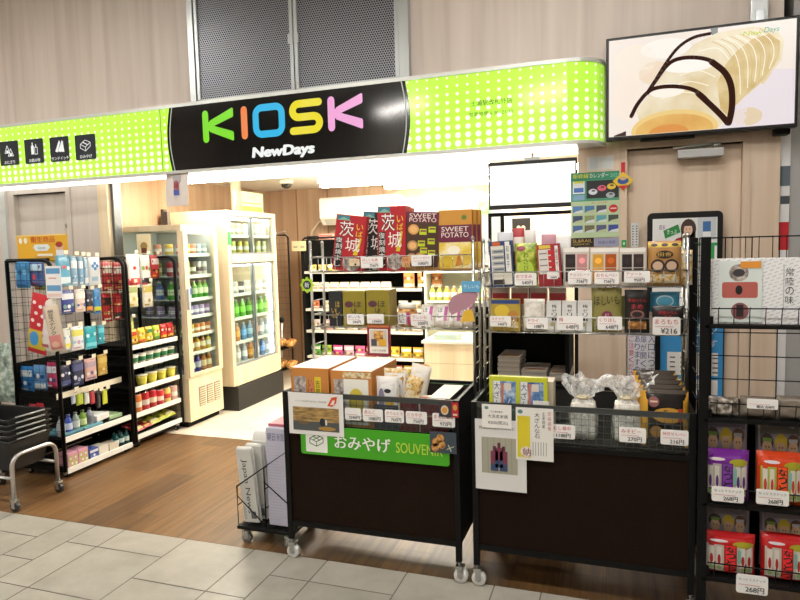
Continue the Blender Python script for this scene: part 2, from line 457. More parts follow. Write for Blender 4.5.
def price_tag(loc, w, h, label, txt, head='', group=None, rot=0, col='#efeeec', tilt=0, hc='#c2202a'):
    def fn():
        b = MB(); pts = rrect(-w/2, 0, w/2, h, min(w, h)*.12, 3)
        n = len(pts); t = .0015
        b.add([(u, -t, v) for u, v in pts]+[(u, 0, v) for u, v in pts], [tuple(range(n)), tuple(range(2*n-1, n-1, -1))]+[(i, i+n, (i+1) % n+n, (i+1) % n) for i in range(n)], M(col, .5))
        o = b.build('price_tag'); q = MB(); price_printer(txt, head, hc)(q, FR((0, -t, 0)), w, h); q.build('printed_text', o); return o
    return make(('pt', round(w, 3), round(h, 3), txt, head, col), fn, loc, rot, label, 'price tag', group, tilt=(tilt, 0))
def tag_px(x0, y0, x1, y1, Y, label, txt, head='', group=None, **k):
    a, b_, c, d = RY(x0, y0, x1, y1, Y)
    return price_tag(((a+b_)/2, Y, c), b_-a, d-c, label, txt, head, group, **k)
def grid(b, o, U, V, nu, nv, m, r=.0016, n=4):
    """wire grid: nu+1 wires along V and nv+1 along U"""
    o = Vector(o); U = Vector(U); V = Vector(V)
    for i in range(nu+1): b.tube([o+U*i/nu, o+U*i/nu+V], r, m, n, cap=False)
    for j in range(nv+1): b.tube([o+V*j/nv, o+V*j/nv+U], r, m, n, cap=False)
def caster(b, x, y, top, m=None, r=.032):
    w = m or M('#d6d6d4', .4); rr_ = r
    b.lathe([(r*.55, -.013), (r*.97, -.012), (r, -.009), (r, .009), (r*.97, .012), (r*.55, .013)], w, 20, (x+r*.25, y, r), axis='Y'); b.lathe([(r*.35, -.016), (r*.35, .016)], M('#8f9294', .4, .5), 12, (x+r*.25, y, r), axis='Y')
    b.box(x-.014, x+.022, y-.018, y+.018, r*2.05, r*2.5, CHROME, .002)
    for s in (-1, 1): b.box(x-.006, x+.018, y+s*.017-.0012, y+s*.017+.0012, r*.8, r*2.1, CHROME)
    b.tube([(x, y, r*2.3), (x, y, max(top, r*2.6))], .006, CHROME, 8)

# ------------------------------------------------------------------ setting
def tiles(name, x0, x1, y1, y0, mat, base, cell, seed, widths, offs='AB', run=.75):
    b = MB(); b.tone = []; r = random.Random(seed); g = .003
    b.add([(x0, y0, -.004), (x1, y0, -.004), (x1, y1, -.004), (x0, y1, -.004)], [(0, 1, 2, 3)], base); b.tone += [1]*4
    x = widths[0]; xs = [x]; k = 0
    while x < x1: x += widths[1][k % len(widths[1])]*cell; xs.append(x); k += 1
    for i in range(len(xs)-1):
        off = offs[i % len(offs)] == 'B'
        y = y1-(cell*2 if off else cell)
        ys = [y1, y]
        while y > y0+.001: y = max(y0, y-cell*(2 if r.random() < run else 1)); ys.append(y)
        for a, c in zip(ys, ys[1:]):
            t = r.uniform(.93, 1.04)
            b.add([(xs[i]+g, c+g, 0), (xs[i+1]-g, c+g, 0), (xs[i+1]-g, a-g, 0), (xs[i]+g, a-g, 0)], [(0, 1, 2, 3)], mat); b.tone += [t]*4
    struct(name, b)
YF = 2.648; YW = 4.25; YT = 4.245
# joints measured on the floor: the module is 0.203 m
tiles('floor', -7.4, 4.4, YF, -3, TILE, M('#6d675e', .8), .2033, 4, (-3.344-.2033*10, [2, 2, 2, 2, 2, 2, 1, 1, 2, 2, 1, 1, 2, 2, 1, 1, 2, 2, 1, 1, 2, 2, 2, 2, 2, 2]*2), 'ABABBABAABBAABABAAB', 1.1)
b = MB(); b.box(-7.4, 4.5, YF, YT, -.02, 0, PLANK); struct('floor', b)
b = MB(); b.box(.2, 4.5, YT, 8, -.02, 0, M('#8f8a80', .5)); b.box(-7.4, -4.3, YT, 8, -.02, 0, M('#8f8a80', .5)); struct('floor', b)
b = MB(); b.box(4.5, 4.6, -3, 8, 0, 3.9, WALL); struct('wall_right', b)
b = MB(); b.box(-7.5, 4.6, 8, 8.1, 0, 3.9, M('#a8a39b', .7)); struct('wall_back', b)
tiles('floor', -4.3, .2, 7.05, YT, TILEIN, M('#b9ad98', .8), .3, 6, (-4.3, [2]))
# front wall with its opening into the shop
xo0 = at(108, 187, Y=YW).x; xo1 = at(578, 150, Y=YW).x; HO = 2.13; xe = at(780, 180, Y=YW).x
dl0 = at(17, 230, Y=YW).x; dl1 = at(68, 220, Y=YW).x; dr0 = at(627, 180, Y=YW).x; dr1 = at(742, 180, Y=YW).x
b = MB(); w = WALL
b.box(-7.4, dl0-.03, YW, YW+.12, 0, HO, w); b.box(dl1+.02, xo0-.1, YW, YW+.12, 0, HO, DOORM); b.box(dl0-.03, dl1+.02, YW, YW+.12, 2.06, HO, DOORM)
b.box(-7.4, xe, YW, YW+.12, HO, 3.9, w)
b.box(xo1, dr0, YW, YW+.12, 0, HO, WALL2); b.box(dr0, dr1, YW, YW+.12, 2.08, HO, WALL2); b.box(dr1, xe, YW, YW+.12, 0, HO, WALL2)
b.box(xo1, xo1+.12, YW+.12, YW+.9, 0, HO, WALL2)
struct('wall_front', b)
b = MB(); b.box(xo0-.1, xo0+.0, YW-.02, YW+.14, 0, HO, CREAM); struct('trim_1', b)
b = MB(); b.box(xo0+.005, xo0+.03, YW+.02, YW+.10, 0, HO, M('#6b6f70', .4, .6)); struct('trim_2', b)
b = MB(); b.box(dl0-.16, dl0-.09, YW-.03, YW, 0, HO, M('#c9ccc9', .4)); struct('trim_3', b)
def door(n, x0, x1, z1, m, handle):
    b = MB(); b.box(x0+.0, x1-.0, YW+.035, YW+.08, .002, z1-.006, m); d = b.build(n); d['kind'] = 'structure'
    q = MB(); fr = m
    for a, c in ((x0-.045, x0), (x1, x1+.045)): q.box(a, c, YW-.012, YW+.1, 0, z1+.045, fr)
    q.box(x0, x1, YW-.012, YW+.1, z1, z1+.045, fr); q.build('door_frame', d)
    h = MB(); hx = x1-.06 if handle > 0 else x0+.06
    h.tube([(hx, YW+.035, 1.0), (hx, YW-.02, 1.0), (hx-.1*handle, YW-.02, 1.0)], .009, STEEL, 8); h.build('door_handle', d); return d
d = door('door_1', dl0, dl1, 2.06, DOORM, 1)
lk = at(67, 225, Y=YW+.03)
q = MB(); q.lathe([(.018, 0), (.018, -.012), (.012, -.014)], CHROME, 14, (lk.x, YW+.034, lk.z), axis='Y'); q.build('lock', d)
d = door('door_2', dr0, dr1, 2.08, WALL2, 1)
cl = at(702, 153, Y=YW-.03); q = MB()
q.box(cl.x-.135, cl.x+.115, YW-.05, YW+.034, cl.z-.025, cl.z+.025, M('#b9bbba', .4, .3), .004)
q.tube([(cl.x+.06, YW-.055, cl.z+.035), (cl.x+.1, YW-.04, cl.z+.05), (cl.x-.16, YW-.02, cl.z+.04)], .008, M('#c9c9c5', .4, .4), 8)
q.build('door_closer', d)
# concourse shell: side wall, back wall and ceiling with its lamps
b = MB(); b.box(-7.5, -7.4, -3, 8, 0, 3.9, WALL); struct('wall_left', b)
b = MB(); b.box(-7.5, 4.5, -3.1, 8, 3.9, 4.0, M('#c9c7c2', .8)); struct('ceiling', b)
b = MB(); b.box(-7.5, 4.5, -3.1, -3, 0, 3.9, M('#a8a39b', .7)); struct('wall_back', b)
LAMP = M('#fff9f2', .5, 0, 70, name='lamp_diffuser'); k = 0
for y, xs_ in ((-2.2, (-3.4, -.9)), (.7, (-5.6, -3.2, -.8, 1.6)), (2.2, (-4.6, -.2))):
    for x in xs_:
        def fn():
            q = MB(); q.box(-.62, .62, -.11, .11, -.05, 0, M('#d8d8d6', .5)); o = q.build('ceiling_light')
            MB().box(-.58, .58, -.08, .08, -.058, -.05, LAMP).build('diffuser', o); return o
        make('clight', fn, (x, y, 3.9), .55 if y < 0 else 0, 'long white ceiling light over the concourse in front of the kiosk', 'ceiling light', 'concourse ceiling lights'); k += 1
# shop interior
CH = 2.25
b = MB(); b.box(-4.25, -4.15, YW+.12, 7.0, 0, CH, INW); struct('wall_left', b)
b = MB(); b.box(-4.25, 1.6, 7.0, 7.1, 0, CH, INW)
struct('wall_back', b)
b = MB(); b.box(-4.25, 1.6, YW+.12, 7.0, CH, CH+.06, M('#f2ede2', .8)); struct('ceiling', b)
b = MB(); b.box(.55, .62, YW+.12, 7.0, 0, CH, INW); struct('wall_right', b)
for i, x in enumerate((-3.72, -3.3)):
    b = MB(); b.box(x, x+.012, 6.985, 7.0, 0, CH, M('#94704c', .6)); struct('trim_%d' % (4+i), b)
SL = M('#fff6e6', .5, 0, 62, name='shop_lamp_diffuser')
def shoplight(w, l):
    def fn():
        q = MB(); q.box(-w/2, w/2, -l/2, l/2, -.07, 0, M('#f4efe4', .5)); o = q.build('shop_ceiling_light')
        MB().box(-w/2+.02, w/2-.02, -l/2+.02, l/2-.02, -.11, -.07, SL).build('diffuser', o); return o
    return fn
make('sl1', shoplight(1.3, .16), (-3.1, 4.85, CH), 0, 'long bright light just inside the opening, above the glass drink case', 'ceiling light')
make('sl1', None, (-1.55, 4.85, CH), 0, 'long bright light just inside the opening, above the souvenir carts', 'ceiling light')
make('sl1', None, (-2.2, 5.9, CH), 0, 'long bright shop light midway to the wall air conditioner', 'ceiling light')
make('sl1', None, (-.5, 5.7, CH), 0, 'long bright shop light above the sales counter', 'ceiling light')
# upper hatch of perforated steel
hx0 = at(193, 50, Y=YW).x; hx1 = at(411, 40, Y=YW).x; hm = at(297, 50, Y=YW).x; zb = 2.62
h = thing('ventilation_hatch', 'pair of perforated steel hatch doors above the black kiosk sign', 'hatch', (hm, YW-.05, zb))
q = MB(); FRM = M('#aeb2b2', .35, .7)
for a, c in ((hx0, hx0+.05), (hx1-.07, hx1)): q.box(a, c, YW-.06, YW-.001, zb, 3.88, FRM)
q.box(hx0, hx1, YW-.06, YW-.001, zb-.002, zb+.03, FRM); q.build('frame', h)
q = MB(); q.box(hx0+.05, hx1-.07, YW-.004, YW-.001, zb, 3.88, M('#17171a', .8)); q.build('recess_shade_sheet', h)  # near-black sheet paints the unlit space behind the holes
for i, (a, c) in enumerate(((hx0+.055, hm-.004), (hm+.004, hx1-.075))):
    q = MB()
    for x0, x1 in ((a, a+.028), (c-.028, c)): q.box(x0, x1, YW-.05, YW-.03, zb+.035, 3.86, FRM, .002)
    q.box(a, c, YW-.05, YW-.03, zb+.035, zb+.06, FRM); dd = q.build('hatch_door', h)
    q = MB(); q.add([(a+.028, YW-.038, zb+.06), (c-.028, YW-.038, zb+.06), (c-.028, YW-.038, 3.84), (a+.028, YW-.038, 3.84)], [(0, 1, 2, 3)], PERF); q.build('perforated_panel', dd)
    q = MB(); x = (c-.04) if i == 0 else a; q.box(x, x+.04, YW-.056, YW-.05, 3.0, 3.07, FRM, .002); q.build('latch', dd)
# ------------------------------------------------------------ the shop sign
YS = 4.0; z0, z1 = 2.112, 2.6; rr = .21; xr = -.06
s = thing('kiosk_sign', 'long lime green dotted fascia sign with black KIOSK panel over the shop opening', 'sign', (-3.2, YS, z0))
path = [(-7.3, YS), (xr-rr, YS)]+[(xr-rr+rr*math.sin(t*PI/20), YS+rr-rr*math.cos(t*PI/20)) for t in range(1, 11)]+[(xr, YW-.002)]
q = MB(); q.uv = []; d = 0; L = [0]
for a, c in zip(path, path[1:]): d += math.hypot(c[0]-a[0], c[1]-a[1]); L.append(d)
vs = []
for (x, y), l in zip(path, L):
    for z in (z0+.012, z1-.012): vs.append((x, y, z)); q.uv.append((l, z-z0-.022))
q.add(vs, [(2*i, 2*i+2, 2*i+3, 2*i+1) for i in range(len(path)-1)], SIGN); q.build('lime_dotted_face', s)
q = MB()
for za, zc in ((z0-.008, z0+.012), (z1-.012, z1+.012)):
    n = len(path); vs = [(x, y, z) for z in (za, zc) for x, y in [(x+(.008 if i > 1 else 0), y-(.008 if i < 8 else 0)) for i, (x, y) in enumerate(path)]]
    back = [(x, YW-.001, z) for z in (za, zc) for x, y in path]
    fs = [(i, i+1, n+i+1, n+i) for i in range(n-1)]+[(i, 2*n+i, 2*n+i+1, i+1) for i in range(n-1)]+[(n+i, n+i+1, 3*n+i+1, 3*n+i) for i in range(n-1)]
    q.add(vs+back, fs, M('#d5d8d4', .35, .3))
q.build('edge_trim', s)
f = FR((0, YS, 0))
for px in (162, 406.5): 
    x = at(px, 150, Y=YS).x; q = MB(); f.rect(q, x-.004, z0+.012, x+.004, z1-.012, M('#86ab2c', .4), 1); q.build('panel_seam', s)
# black centre panel with bulging ends
xl = at(171.5, 140, Y=YS).x; xq = at(406, 120, Y=YS).x; zl, zh = z0+.012, z1-.012
def bulge(x, sgn, off): return [(x+sgn*(off+.03*math.sin(PI*i/12)), zl+(zh-zl)*i/12) for i in range(13)]
q = MB(); L_ = bulge(xl, -1, 0); R_ = bulge(xq, 1, 0); n = 13
q.add([(u, YS-.008, v) for u, v in L_+R_]+[(u, YS, v) for u, v in L_+R_], [(i, i+n, i+1+n, i+1) for i in range(n-1)]+[(i, i+1, i+1+2*n, i+2*n) for i in range(n-1)]+[(n+i+1, n+i, 3*n+i, 3*n+i+1) for i in range(n-1)]+[(0, 2*n, 3*n, n), (n-1, 2*n-1, 4*n-1, 3*n-1)], M('#0e0e10', .1, coat=.5))
pan = q.build('black_panel', s)
f = FR((0, YS-.008, 0)); wl = M('#dfe6da', .4, 0, .5)
for x, sg in ((xl, -1), (xq, 1)):
    q = MB(); P_ = bulge(x, sg, -.024); n = 13
    q.add([f.p(u-.004, v, .0008) for u, v in P_]+[f.p(u+.004, v, .0008) for u, v in P_], [(i, i+n, i+1+n, i+1) for i in range(n-1)], wl); q.build('white_arc_line', pan)
def lit(h, e=.85): return M(h, .3, 0, e)
zt = at(206, 110.7, Y=YS).z; zbt = at(206, 143.3, Y=YS).z; H = zt-zbt; W_ = .052
def X(px, py=120): return at(px, py, Y=YS).x
def letter(nm, col, fn):
    q = MB(); fn(q, lit(col)); o = q.build(nm, pan)
def Kf(a, c):
    def g(q, m):
        u = W_/2; f.stroke(q, [(a+u, zbt+u), (a+u, zt-u)], W_, m); mid = (zt+zbt)/2; j = a+W_*1.2
        f.poly(q, [(j, mid-.012), (c-.006, zt-.066), (c, zt-.055), (c, zt-.008), (c-.008, zt), (j, mid+.04)], m, 1)
        f.poly(q, [(j, mid+.012), (j, mid-.04), (c-.008, zbt), (c, zbt+.008), (c, zbt+.055), (c-.006, zbt+.066)], m, 2)
        f.stroke(q, [(j+.002, mid-.02), (j+.002, mid+.02)], .03, m)
    return g
letter('letter_k', '#7ee01f', Kf(X(203), X(234)))
letter('letter_i', '#f28a4e', lambda q, m: f.stroke(q, [(X(244.8), zbt+W_/2), (X(244.8), zt-W_/2)], W_, m))
def Of(q, m):
    a, c = X(253.3), X(285.5); o = rrect(a, zbt, c, zt, .075, 6); i = rrect(a+W_*.95, zbt+W_*.95, c-W_*.95, zt-W_*.95, .02, 6); n = len(o)
    q.add([f.p(u, v, .0006) for u, v in o+i], [(k, (k+1) % n, n+(k+1) % n, n+k) for k in range(n)], m)
letter('letter_o', '#27b9ea', Of)
def Sf(q, m):
    a, c = X(290), X(323.5); u = W_/2; mid = (zt+zbt)/2; r = (H/2-u)/2
    pts = [(c-u-.004, zt-u)]+[(a+u+r-r*math.sin(t*PI/8), zt-u-r+r*math.cos(t*PI/8)) for t in range(9)]
    pts += [(c-u-r+r*math.sin(t*PI/8), mid-r+r*math.cos(t*PI/8)) for t in range(9)]+[(a+u, zbt+u)]
    f.stroke(q, pts, W_, m, n=14)
letter('letter_s', '#f0e13c', Sf)
letter('letter_k', '#f4a9dc', Kf(X(328.5), X(363.5)))
q = MB(); a, c = X(251.5), X(312.5); nz0, nz1 = at(282, 157.8, Y=YS).z, at(282, 146.3, Y=YS).z
for k_ in range(9):
    f.text(q, 'NewDays', a+.0075*math.cos(k_*PI/4)*(k_ < 8), nz0-.004+.0045*math.sin(k_*PI/4)*(k_ < 8), c+.0075*math.cos(k_*PI/4)*(k_ < 8), nz1+.004+.0045*math.sin(k_*PI/4)*(k_ < 8), lit('#f1f3f0', .9), 1, shear=.14)
q.build('brand_lettering', pan)
# pictogram panels on the left part
names = ['おにぎり', 'お飲み物', 'サンドイッチ', 'おみやげ']
for i, (p0, p1) in enumerate(((.8, 19.5), (25.8, 44.6), (51.2, 70.2), (76.5, 97))):
    x0_, x1_, a_, b_ = RY(p0, 140-.5, p1, 165, YS); a_ = at((p0+p1)/2, 165.5-i*1.9, Y=YS).z; b_ = at((p0+p1)/2, 141.2-i*2.2, Y=YS).z
    q = MB(); f.poly(q, rrect(x0_, a_, x1_, b_, .012), M('#3b434c', .3, 0, .25), 2); o = q.build('pictogram_panel', s)
    q = MB(); wm = lit('#f0f2ee', .95); cx = (x0_+x1_)/2; cz = (a_+b_)/2+.02
    if i == 0:
        for ex, ez in ((-.018, .012), (.018, -.014)):
            f.stroke(q, [(cx+ex-.028, cz+ez-.03), (cx+ex, cz+ez+.03), (cx+ex+.028, cz+ez-.03), (cx+ex-.028, cz+ez-.03)], .006, wm, 3); f.rect(q, cx+ex-.012, cz+ez-.03, cx+ex+.014, cz+ez-.008, wm, 3)
    elif i == 1:
        f.rect(q, cx-.03, cz-.045, cx, cz+.025, wm, 3); f.rect(q, cx-.02, cz+.025, cx-.01, cz+.05, wm, 3)
        f.stroke(q, [(cx+.008, cz-.045), (cx+.008, cz+.01), (cx+.036, cz+.01), (cx+.036, cz-.045), (cx+.008, cz-.045)], .005, wm, 3); f.rect(q, cx+.018, cz+.01, cx+.026, cz+.035, wm, 3)
    elif i == 2:
        for e in (0, .03): f.poly(q, [(cx-.045+e, cz-.035), (cx-.02+e, cz-.045), (cx+.012+e, cz+.035), (cx+e, cz+.05)], wm, 3)
        f.poly(q, [(cx+.0, cz-.04), (cx+.05, cz-.045), (cx+.04, cz+.03)], wm, 3)
    else:
        P4 = [(-.05, .005), (0, .035), (.05, .015), (0, -.02)]; Q4 = [(u, v-.03) for u, v in P4]
        f.stroke(q, [(cx+u, cz+v) for u, v in P4+P4[:1]], .005, wm, 3); f.stroke(q, [(cx+u, cz+v) for u, v in (P4[0], Q4[0], Q4[3], Q4[2], P4[2])], .005, wm, 3)
        f.stroke(q, [(cx+P4[3][0], cz+P4[3][1]), (cx+Q4[3][0], cz+Q4[3][1])], .005, wm, 3); f.stroke(q, [(cx-.025, cz+.02), (cx+.025, cz-.004)], .007, wm, 3)
    [f.text(q, names[i], x0_+.008+e, a_+.012, x1_-.008+e, a_+.04, wm, 3+j, fit=True) for j, e in enumerate((0, .0015))]; q.build('pictogram', o)
q = MB(); g1 = M('#2f5512', .6)
x0_, x1_, a_, b_ = RY(470.5, 98, 512.5, 105, YS); f.text(q, '土浦駅改札外店', x0_, a_-.01, x1_, b_+.005, g1, 4, fit=True)
x0_, x1_, a_, b_ = RY(469, 110, 513, 116, YS); f2 = M('#5c8426', .6); f.text(q, '営業時間 6:30~21:30', x0_, a_, x1_, b_, f2, 4, fit=True); 
o = q.build('printed_text', s)
for v in o.data.vertices: v.co.y = -.002
q = MB(); q.box(-7.3, xr-.1, YS+.02, YW-.001, z0-.004, z0+.01, M('#efece4', .5)); q.build('soffit', s)
q = MB(); q.box(-7.3, xr-.16, YS+.03, YW-.01, z0-.012, z0-.004, M('#fff8ee', .5, 0, 2.6)); q.build('underside_light', s)
# ------------------------------------------------------------------- the TV
x0_, x1_, a_, b_ = RY(605.5, 88, 798.5, 80, 4.12); zT = at(700, 27, Y=4.12).z; zB = at(700, 134, Y=4.12).z
x0_ = at(606, 90, Y=4.12).x; x1_ = at(799, 70, Y=4.12).x
tv = thing('television', 'wide flat television showing a chocolate striped banana roll, mounted right of the lime sign', 'television', ((x0_+x1_)/2, 4.16, zB))
q = MB(); q.box(x0_, x1_, 4.12, 4.175, zB, zT, M('#101012', .35), .006); q.build('casing', tv)
q = MB(); f = FR((0, 4.12, 0)); SW = .017; sx0, sx1, sz0, sz1 = x0_+SW, x1_-SW, zB+SW+.004, zT-SW; w = sx1-sx0; h = sz1-sz0
E_ = lambda hx, e=.95: M(hx, .25, 0, e)
def EN(h1, h2, sc):
    m, t, p = nt('television_picture'); tc = N(t, 'ShaderNodeTexCoord'); n_ = N(t, 'ShaderNodeTexNoise'); n_.inputs['Scale'].default_value = sc; n_.inputs['Detail'].default_value = 4
    t.links.new(tc.outputs['Object'], n_.inputs['Vector']); c_ = ramp(t, n_.outputs[0], [(.35, h2), (.62, h1)]); t.links.new(c_, p.inputs['Emission Color']); p.inputs['Emission Strength'].default_value = .95
    p.inputs['Base Color'].default_value = (.05, .05, .05, 1); p.inputs['Roughness'].default_value = .25; return (m,)
def half(cu, cv, ru, rv, m, l): f.poly(q, [S(cu+ru*math.cos(a), max(.004, cv+rv*math.sin(a))) for a in [2*PI*k/40 for k in range(40)]], m, l)
def S(u, v): return (sx0+u*w, sz0+v*h)
def curve(pts, w0, m, l):
    v = [Vector((*S(*p), 0)) for p in pts]; out = []
    for i in range(len(v)-1):
        a, b_, c_, d_ = v[max(0, i-1)], v[i], v[i+1], v[min(len(v)-1, i+2)]
        for k in range(5):
            t = k/5; out.append(.5*((2*b_)+(c_-a)*t+(2*a-5*b_+4*c_-d_)*t*t+(3*b_-a-3*c_+d_)*t**3))
    out.append(v[-1]); f.stroke(q, [(p.x, p.y) for p in out], w0, m, l, 8)
def sp(pts, m, l): f.poly(q, [S(*p) for p in pts], m, l)
sp([(0, 0), (1, 0), (1, 1), (0, 1)], E_('#efe4da'), 1)
for u, v, ru, rv, c_ in ((.15, .76, .12, .18, '#f3e6d6'), (.32, .86, .14, .1, '#f8efe6'), (.11, .4, .09, .25, '#f2e4d6'), (.27, .62, .1, .12, '#ebd7bf')): f.ell(q, *S(u, v), ru*w, rv*h, E_(c_), 2)
sp([(.62, 0), (1, 0), (1, .52), (.86, .55), (.66, .12)], E_('#e6dce0'), 3)
sp([(.78, .48), (.84, .4), (.88, .5), (.86, .6), (.8, .55)], E_('#e3cc9c'), 4); f.ell(q, *S(.76, .1), .08*w, .09*h, E_('#dcc698'), 3)
# the roll: body then end face
sp([(.16, .25), (.22, .38), (.3, .55), (.38, .72), (.48, .87), (.6, .95), (.78, .97), (.9, .92), (.94, .8), (.93, .62), (.85, .45), (.75, .3), (.68, .18), (.62, .02), (.2, 0)], EN('#f1e4c6', '#dfc795', 5)[0], 5)
sp([(.6, .45), (.64, .62), (.7, .75), (.78, .85), (.86, .88), (.92, .8), (.92, .64), (.85, .47), (.75, .31), (.69, .2), (.66, .12), (.62, .2)], EN('#e3cd98', '#cfae6c', 9)[0], 6)
for i in range(11):
    t = i/11; curve(((.57+.27*t, .87+.08*t), (.645+.27*t, .78+.06*t), (.69+.245*t, .6+.12*t), (.705+.2*t, .3+.3*t)), .004, E_(('#d2b678', '#fbf2dc')[i % 2]), 8)
for i in range(5): curve(((.3+.05*i, .35+.11*i), (.4+.05*i, .4+.1*i), (.52+.035*i, .36+.08*i)), .005, E_('#f8f0dc'), 7)
half(.37, .03, .24, .2, E_('#e9c983'), 7); half(.37, .02, .215, .165, EN('#e8b75e', '#dba04a', 8)[0], 8); half(.34, .0, .11, .085, E_('#d9924a'), 9)
sp([(.12, 0), (.6, 0), (.6, .002), (.12, .002)], E_('#e0c080'), 9)
f.ell(q, *S(.45, .66), .14*w, .07*h, E_('#f9f3ea'), 8); f.ell(q, *S(.33, .43), .1*w, .07*h, E_('#f7efe2'), 8)
ch = E_('#3a2119', .9)
curve(((.13, .2), (.17, .33), (.24, .45), (.34, .47), (.45, .43), (.52, .35), (.58, .22), (.63, .12), (.66, .05)), .023, ch, 10); curve(((.5, .37), (.58, .22), (.63, .12), (.66, .05)), .032, ch, 13)
curve(((.22, .42), (.27, .55), (.34, .7), (.42, .74), (.53, .71), (.6, .63), (.66, .48), (.68, .3), (.68, .14), (.66, .05)), .023, ch, 11); curve(((.57, .67), (.64, .55), (.675, .4), (.68, .2), (.665, .05)), .034, ch, 14)
curve(((.25, .5), (.32, .7), (.39, .85), (.47, .93), (.56, .95)), .018, ch, 12)
sp([(.56, 1), (.6, 1), (.6, .95), (.57, .93)], E_('#a3a7a6', .6), 12)
sp([(.03, .01), (.1, .05), (.1, 0), (.03, 0)], ch, 12)
f.text(q, 'New', *S(.73, .885), *S(.83, .93), E_('#b9cc2a'), 12, shear=.2); f.text(q, 'Days', *S(.835, .88), *S(.91, .945), E_('#1fa59a'), 12, shear=.2)
q.build('screen', tv)
q = MB(); bx = at(758, 25, Y=4.2).x; q.box(bx-.05, bx+.05, 4.175, YW-.001, zT-.3, zT-.1, FRM); q.box(bx-.04, bx+.05, 4.19, 4.225, zT-.1, zT+.14, FRM, .003); q.box(bx-.015, bx+.03, 4.17, 4.2, zT-.02, zT+.07, STEEL, .003); q.build('wall_bracket', tv)
q = MB(); q.box(x1_-.1, x1_-.02, 4.17, 4.245, zB-.03, zB+.08, BLK, .01); q.box(x0_+.2, x0_+.5, 4.14, 4.18, zB-.014, zB+.01, BLK, .004); q.build('lower_bracket', tv)
# grey column at the right edge and the view past it
b = MB(); cx = at(789, 200, Y=4.3).x; b.box(cx, cx+.9, 4.3, 5.1, 0, 3.9, M('#a9a9a8', .5)); struct('trim_6', b)
b = MB(); b.box(xe+.001, cx-.001, 4.55, 4.6, 0, 3.9, M('#bcb9b4', .5)); 
struct('trim_7', b)
x0_, x1_, a_, b_ = RY(780, 145, 789, 222, 4.29)
t_ = thing('banner', 'white and red panel standing in for the outdoor view beside the grey column', 'banner', (x0_, 4.295, .3))  # made-up panel in place of the bright outdoor view through the gap
q = MB(); q.box(xe+.001, cx-.001, 4.285, 4.298, .3, 2.2, M('#e6e7e8', .5)); fb = q.build('panel', t_); q = MB(); f = FR((0, 4.285, 0)); zz = lambda y: at(785, y, Y=4.285).z; x0_ = xe+.012; x1_ = cx-.031
f.rect(q, x0_-.01, zz(250), x1_+.03, zz(222), RED); f.rect(q, x0_-.01, zz(186), x1_+.03, zz(166), M('#5d6a72', .5)); f.rect(q, x0_, zz(204), x1_+.03, zz(196), M('#454c52', .5)); q.build('printed_bands', fb)
# ---------------------------------------------------------- souvenir carts
YC = 2.62; YB = 3.04; CT = .83
def cart(name, x0, x1, label, cloth_label):
    t = thing(name, label, 'display cart', ((x0+x1)/2, (YC+YB)/2, 0)); p = .026
    for x in (x0, x1-p):
        for y in (YC, YB-p):
            MB().box(x, x+p, y, y+p, .095, CT, BLK, .002).build('corner_post', t)
            q = MB(); caster(q, x+p/2, y+p/2, .1); q.build('caster', t)
    q = MB()
    for y in (YC+.003, YB-p): q.box(x0+p, x1-p, y, y+.02, .165, .19, BLK)
    for x in (x0+.003, x1-p): q.box(x, x+.02, YC+p, YB-p, .165, .19, BLK)
    q.build('lower_frame', t)
    q = MB()
    for z in (.645, .815):
        q.box(x0+p, x1-p, YB-.02, YB-.006, z, z+.015, BLK)
        for x in (x0+.004, x1-.018): q.box(x, x+.014, YC+p, YB-p, z, z+.015, BLK)
    q.box(x0+p, x1-p, YC+.003, YC+.018, .64, .66, BLK); q.box(x0+p, x1-p, YC+.003, YC+.01, CT-.022, CT, M('#3a3d3c', .35)); q.build('upper_frame', t)
    q = MB(); q.box(x0+p, x1-p, YC+.024, YB-.012, .168, .18, BLKM); q.build('bottom_shade_board', t)  # bottom board added to shade the floor beneath the cart
    q = MB(); q.box(x0+p, x1-p, YC+p, YB-.022, .655, .665, BLKM)
    q.build('tray', t)
    q = MB(); q.box(x0+.006, x0+.01, YC+p, YB-p, .19, .815, M('#1d1b1a', .7)); q.box(x1-.01, x1-.006, YC+p, YB-p, .19, .815, M('#1d1b1a', .7)); q.box(x0+p, x1-p, YB-.01, YB-.006, .19, .81, M('#1d1b1a', .7)); q.build('side_panel', t)
    q = MB(); grid(q, (x0+p, YC+.022, .672), (x1-x0-2*p, 0, 0), (0, 0, .13), int((x1-x0)/.03), 5, M('#5f6264', .4, .5), .0011); q.build('wire_front', t)
    q = MB(); q.box(x0+p, x1-p, YC+.004, YC+.007, .665, CT-.022, ACRY); q.build('clear_front_panel', t)
    # cloth
    q = MB(); nx, nz = 40, 30; r = random.Random(len(name)+int(x1*10)); fold = [(r.uniform(x0, x1), r.uniform(10, 30), r.uniform(.001, .004)) for _ in range(5)]
    vs = [(x0+p+(x1-x0-2*p)*i/nx, YC+.012-.003*math.sin(PI*i/nx)-sum(a*math.exp(-((x0+(x1-x0)*i/nx-c-.05*(j/nz))*k)**2) for c, k, a in fold)*(1-j/nz*.3), .185+.455*j/nz) for j in range(nz+1) for i in range(nx+1)]
    q.add(vs, [(j*(nx+1)+i, j*(nx+1)+i+1, (j+1)*(nx+1)+i+1, (j+1)*(nx+1)+i) for j in range(nz) for i in range(nx)], CLOTH, True)
    o = q.build('cloth_panel', t); o['label'] = cloth_label
    return t
AX0, AX1, BX0, BX1 = -1.508, -.64, -.585, .305
cart('display_cart', AX0, AX1, 'black display cart with brown cloth front and a green souvenir sign', 'dark brown cloth stretched over the front')
cart('display_cart', BX0, BX1, 'black display cart with brown cloth front, right one with a bottle picture sheet', 'dark brown cloth stretched over the front')
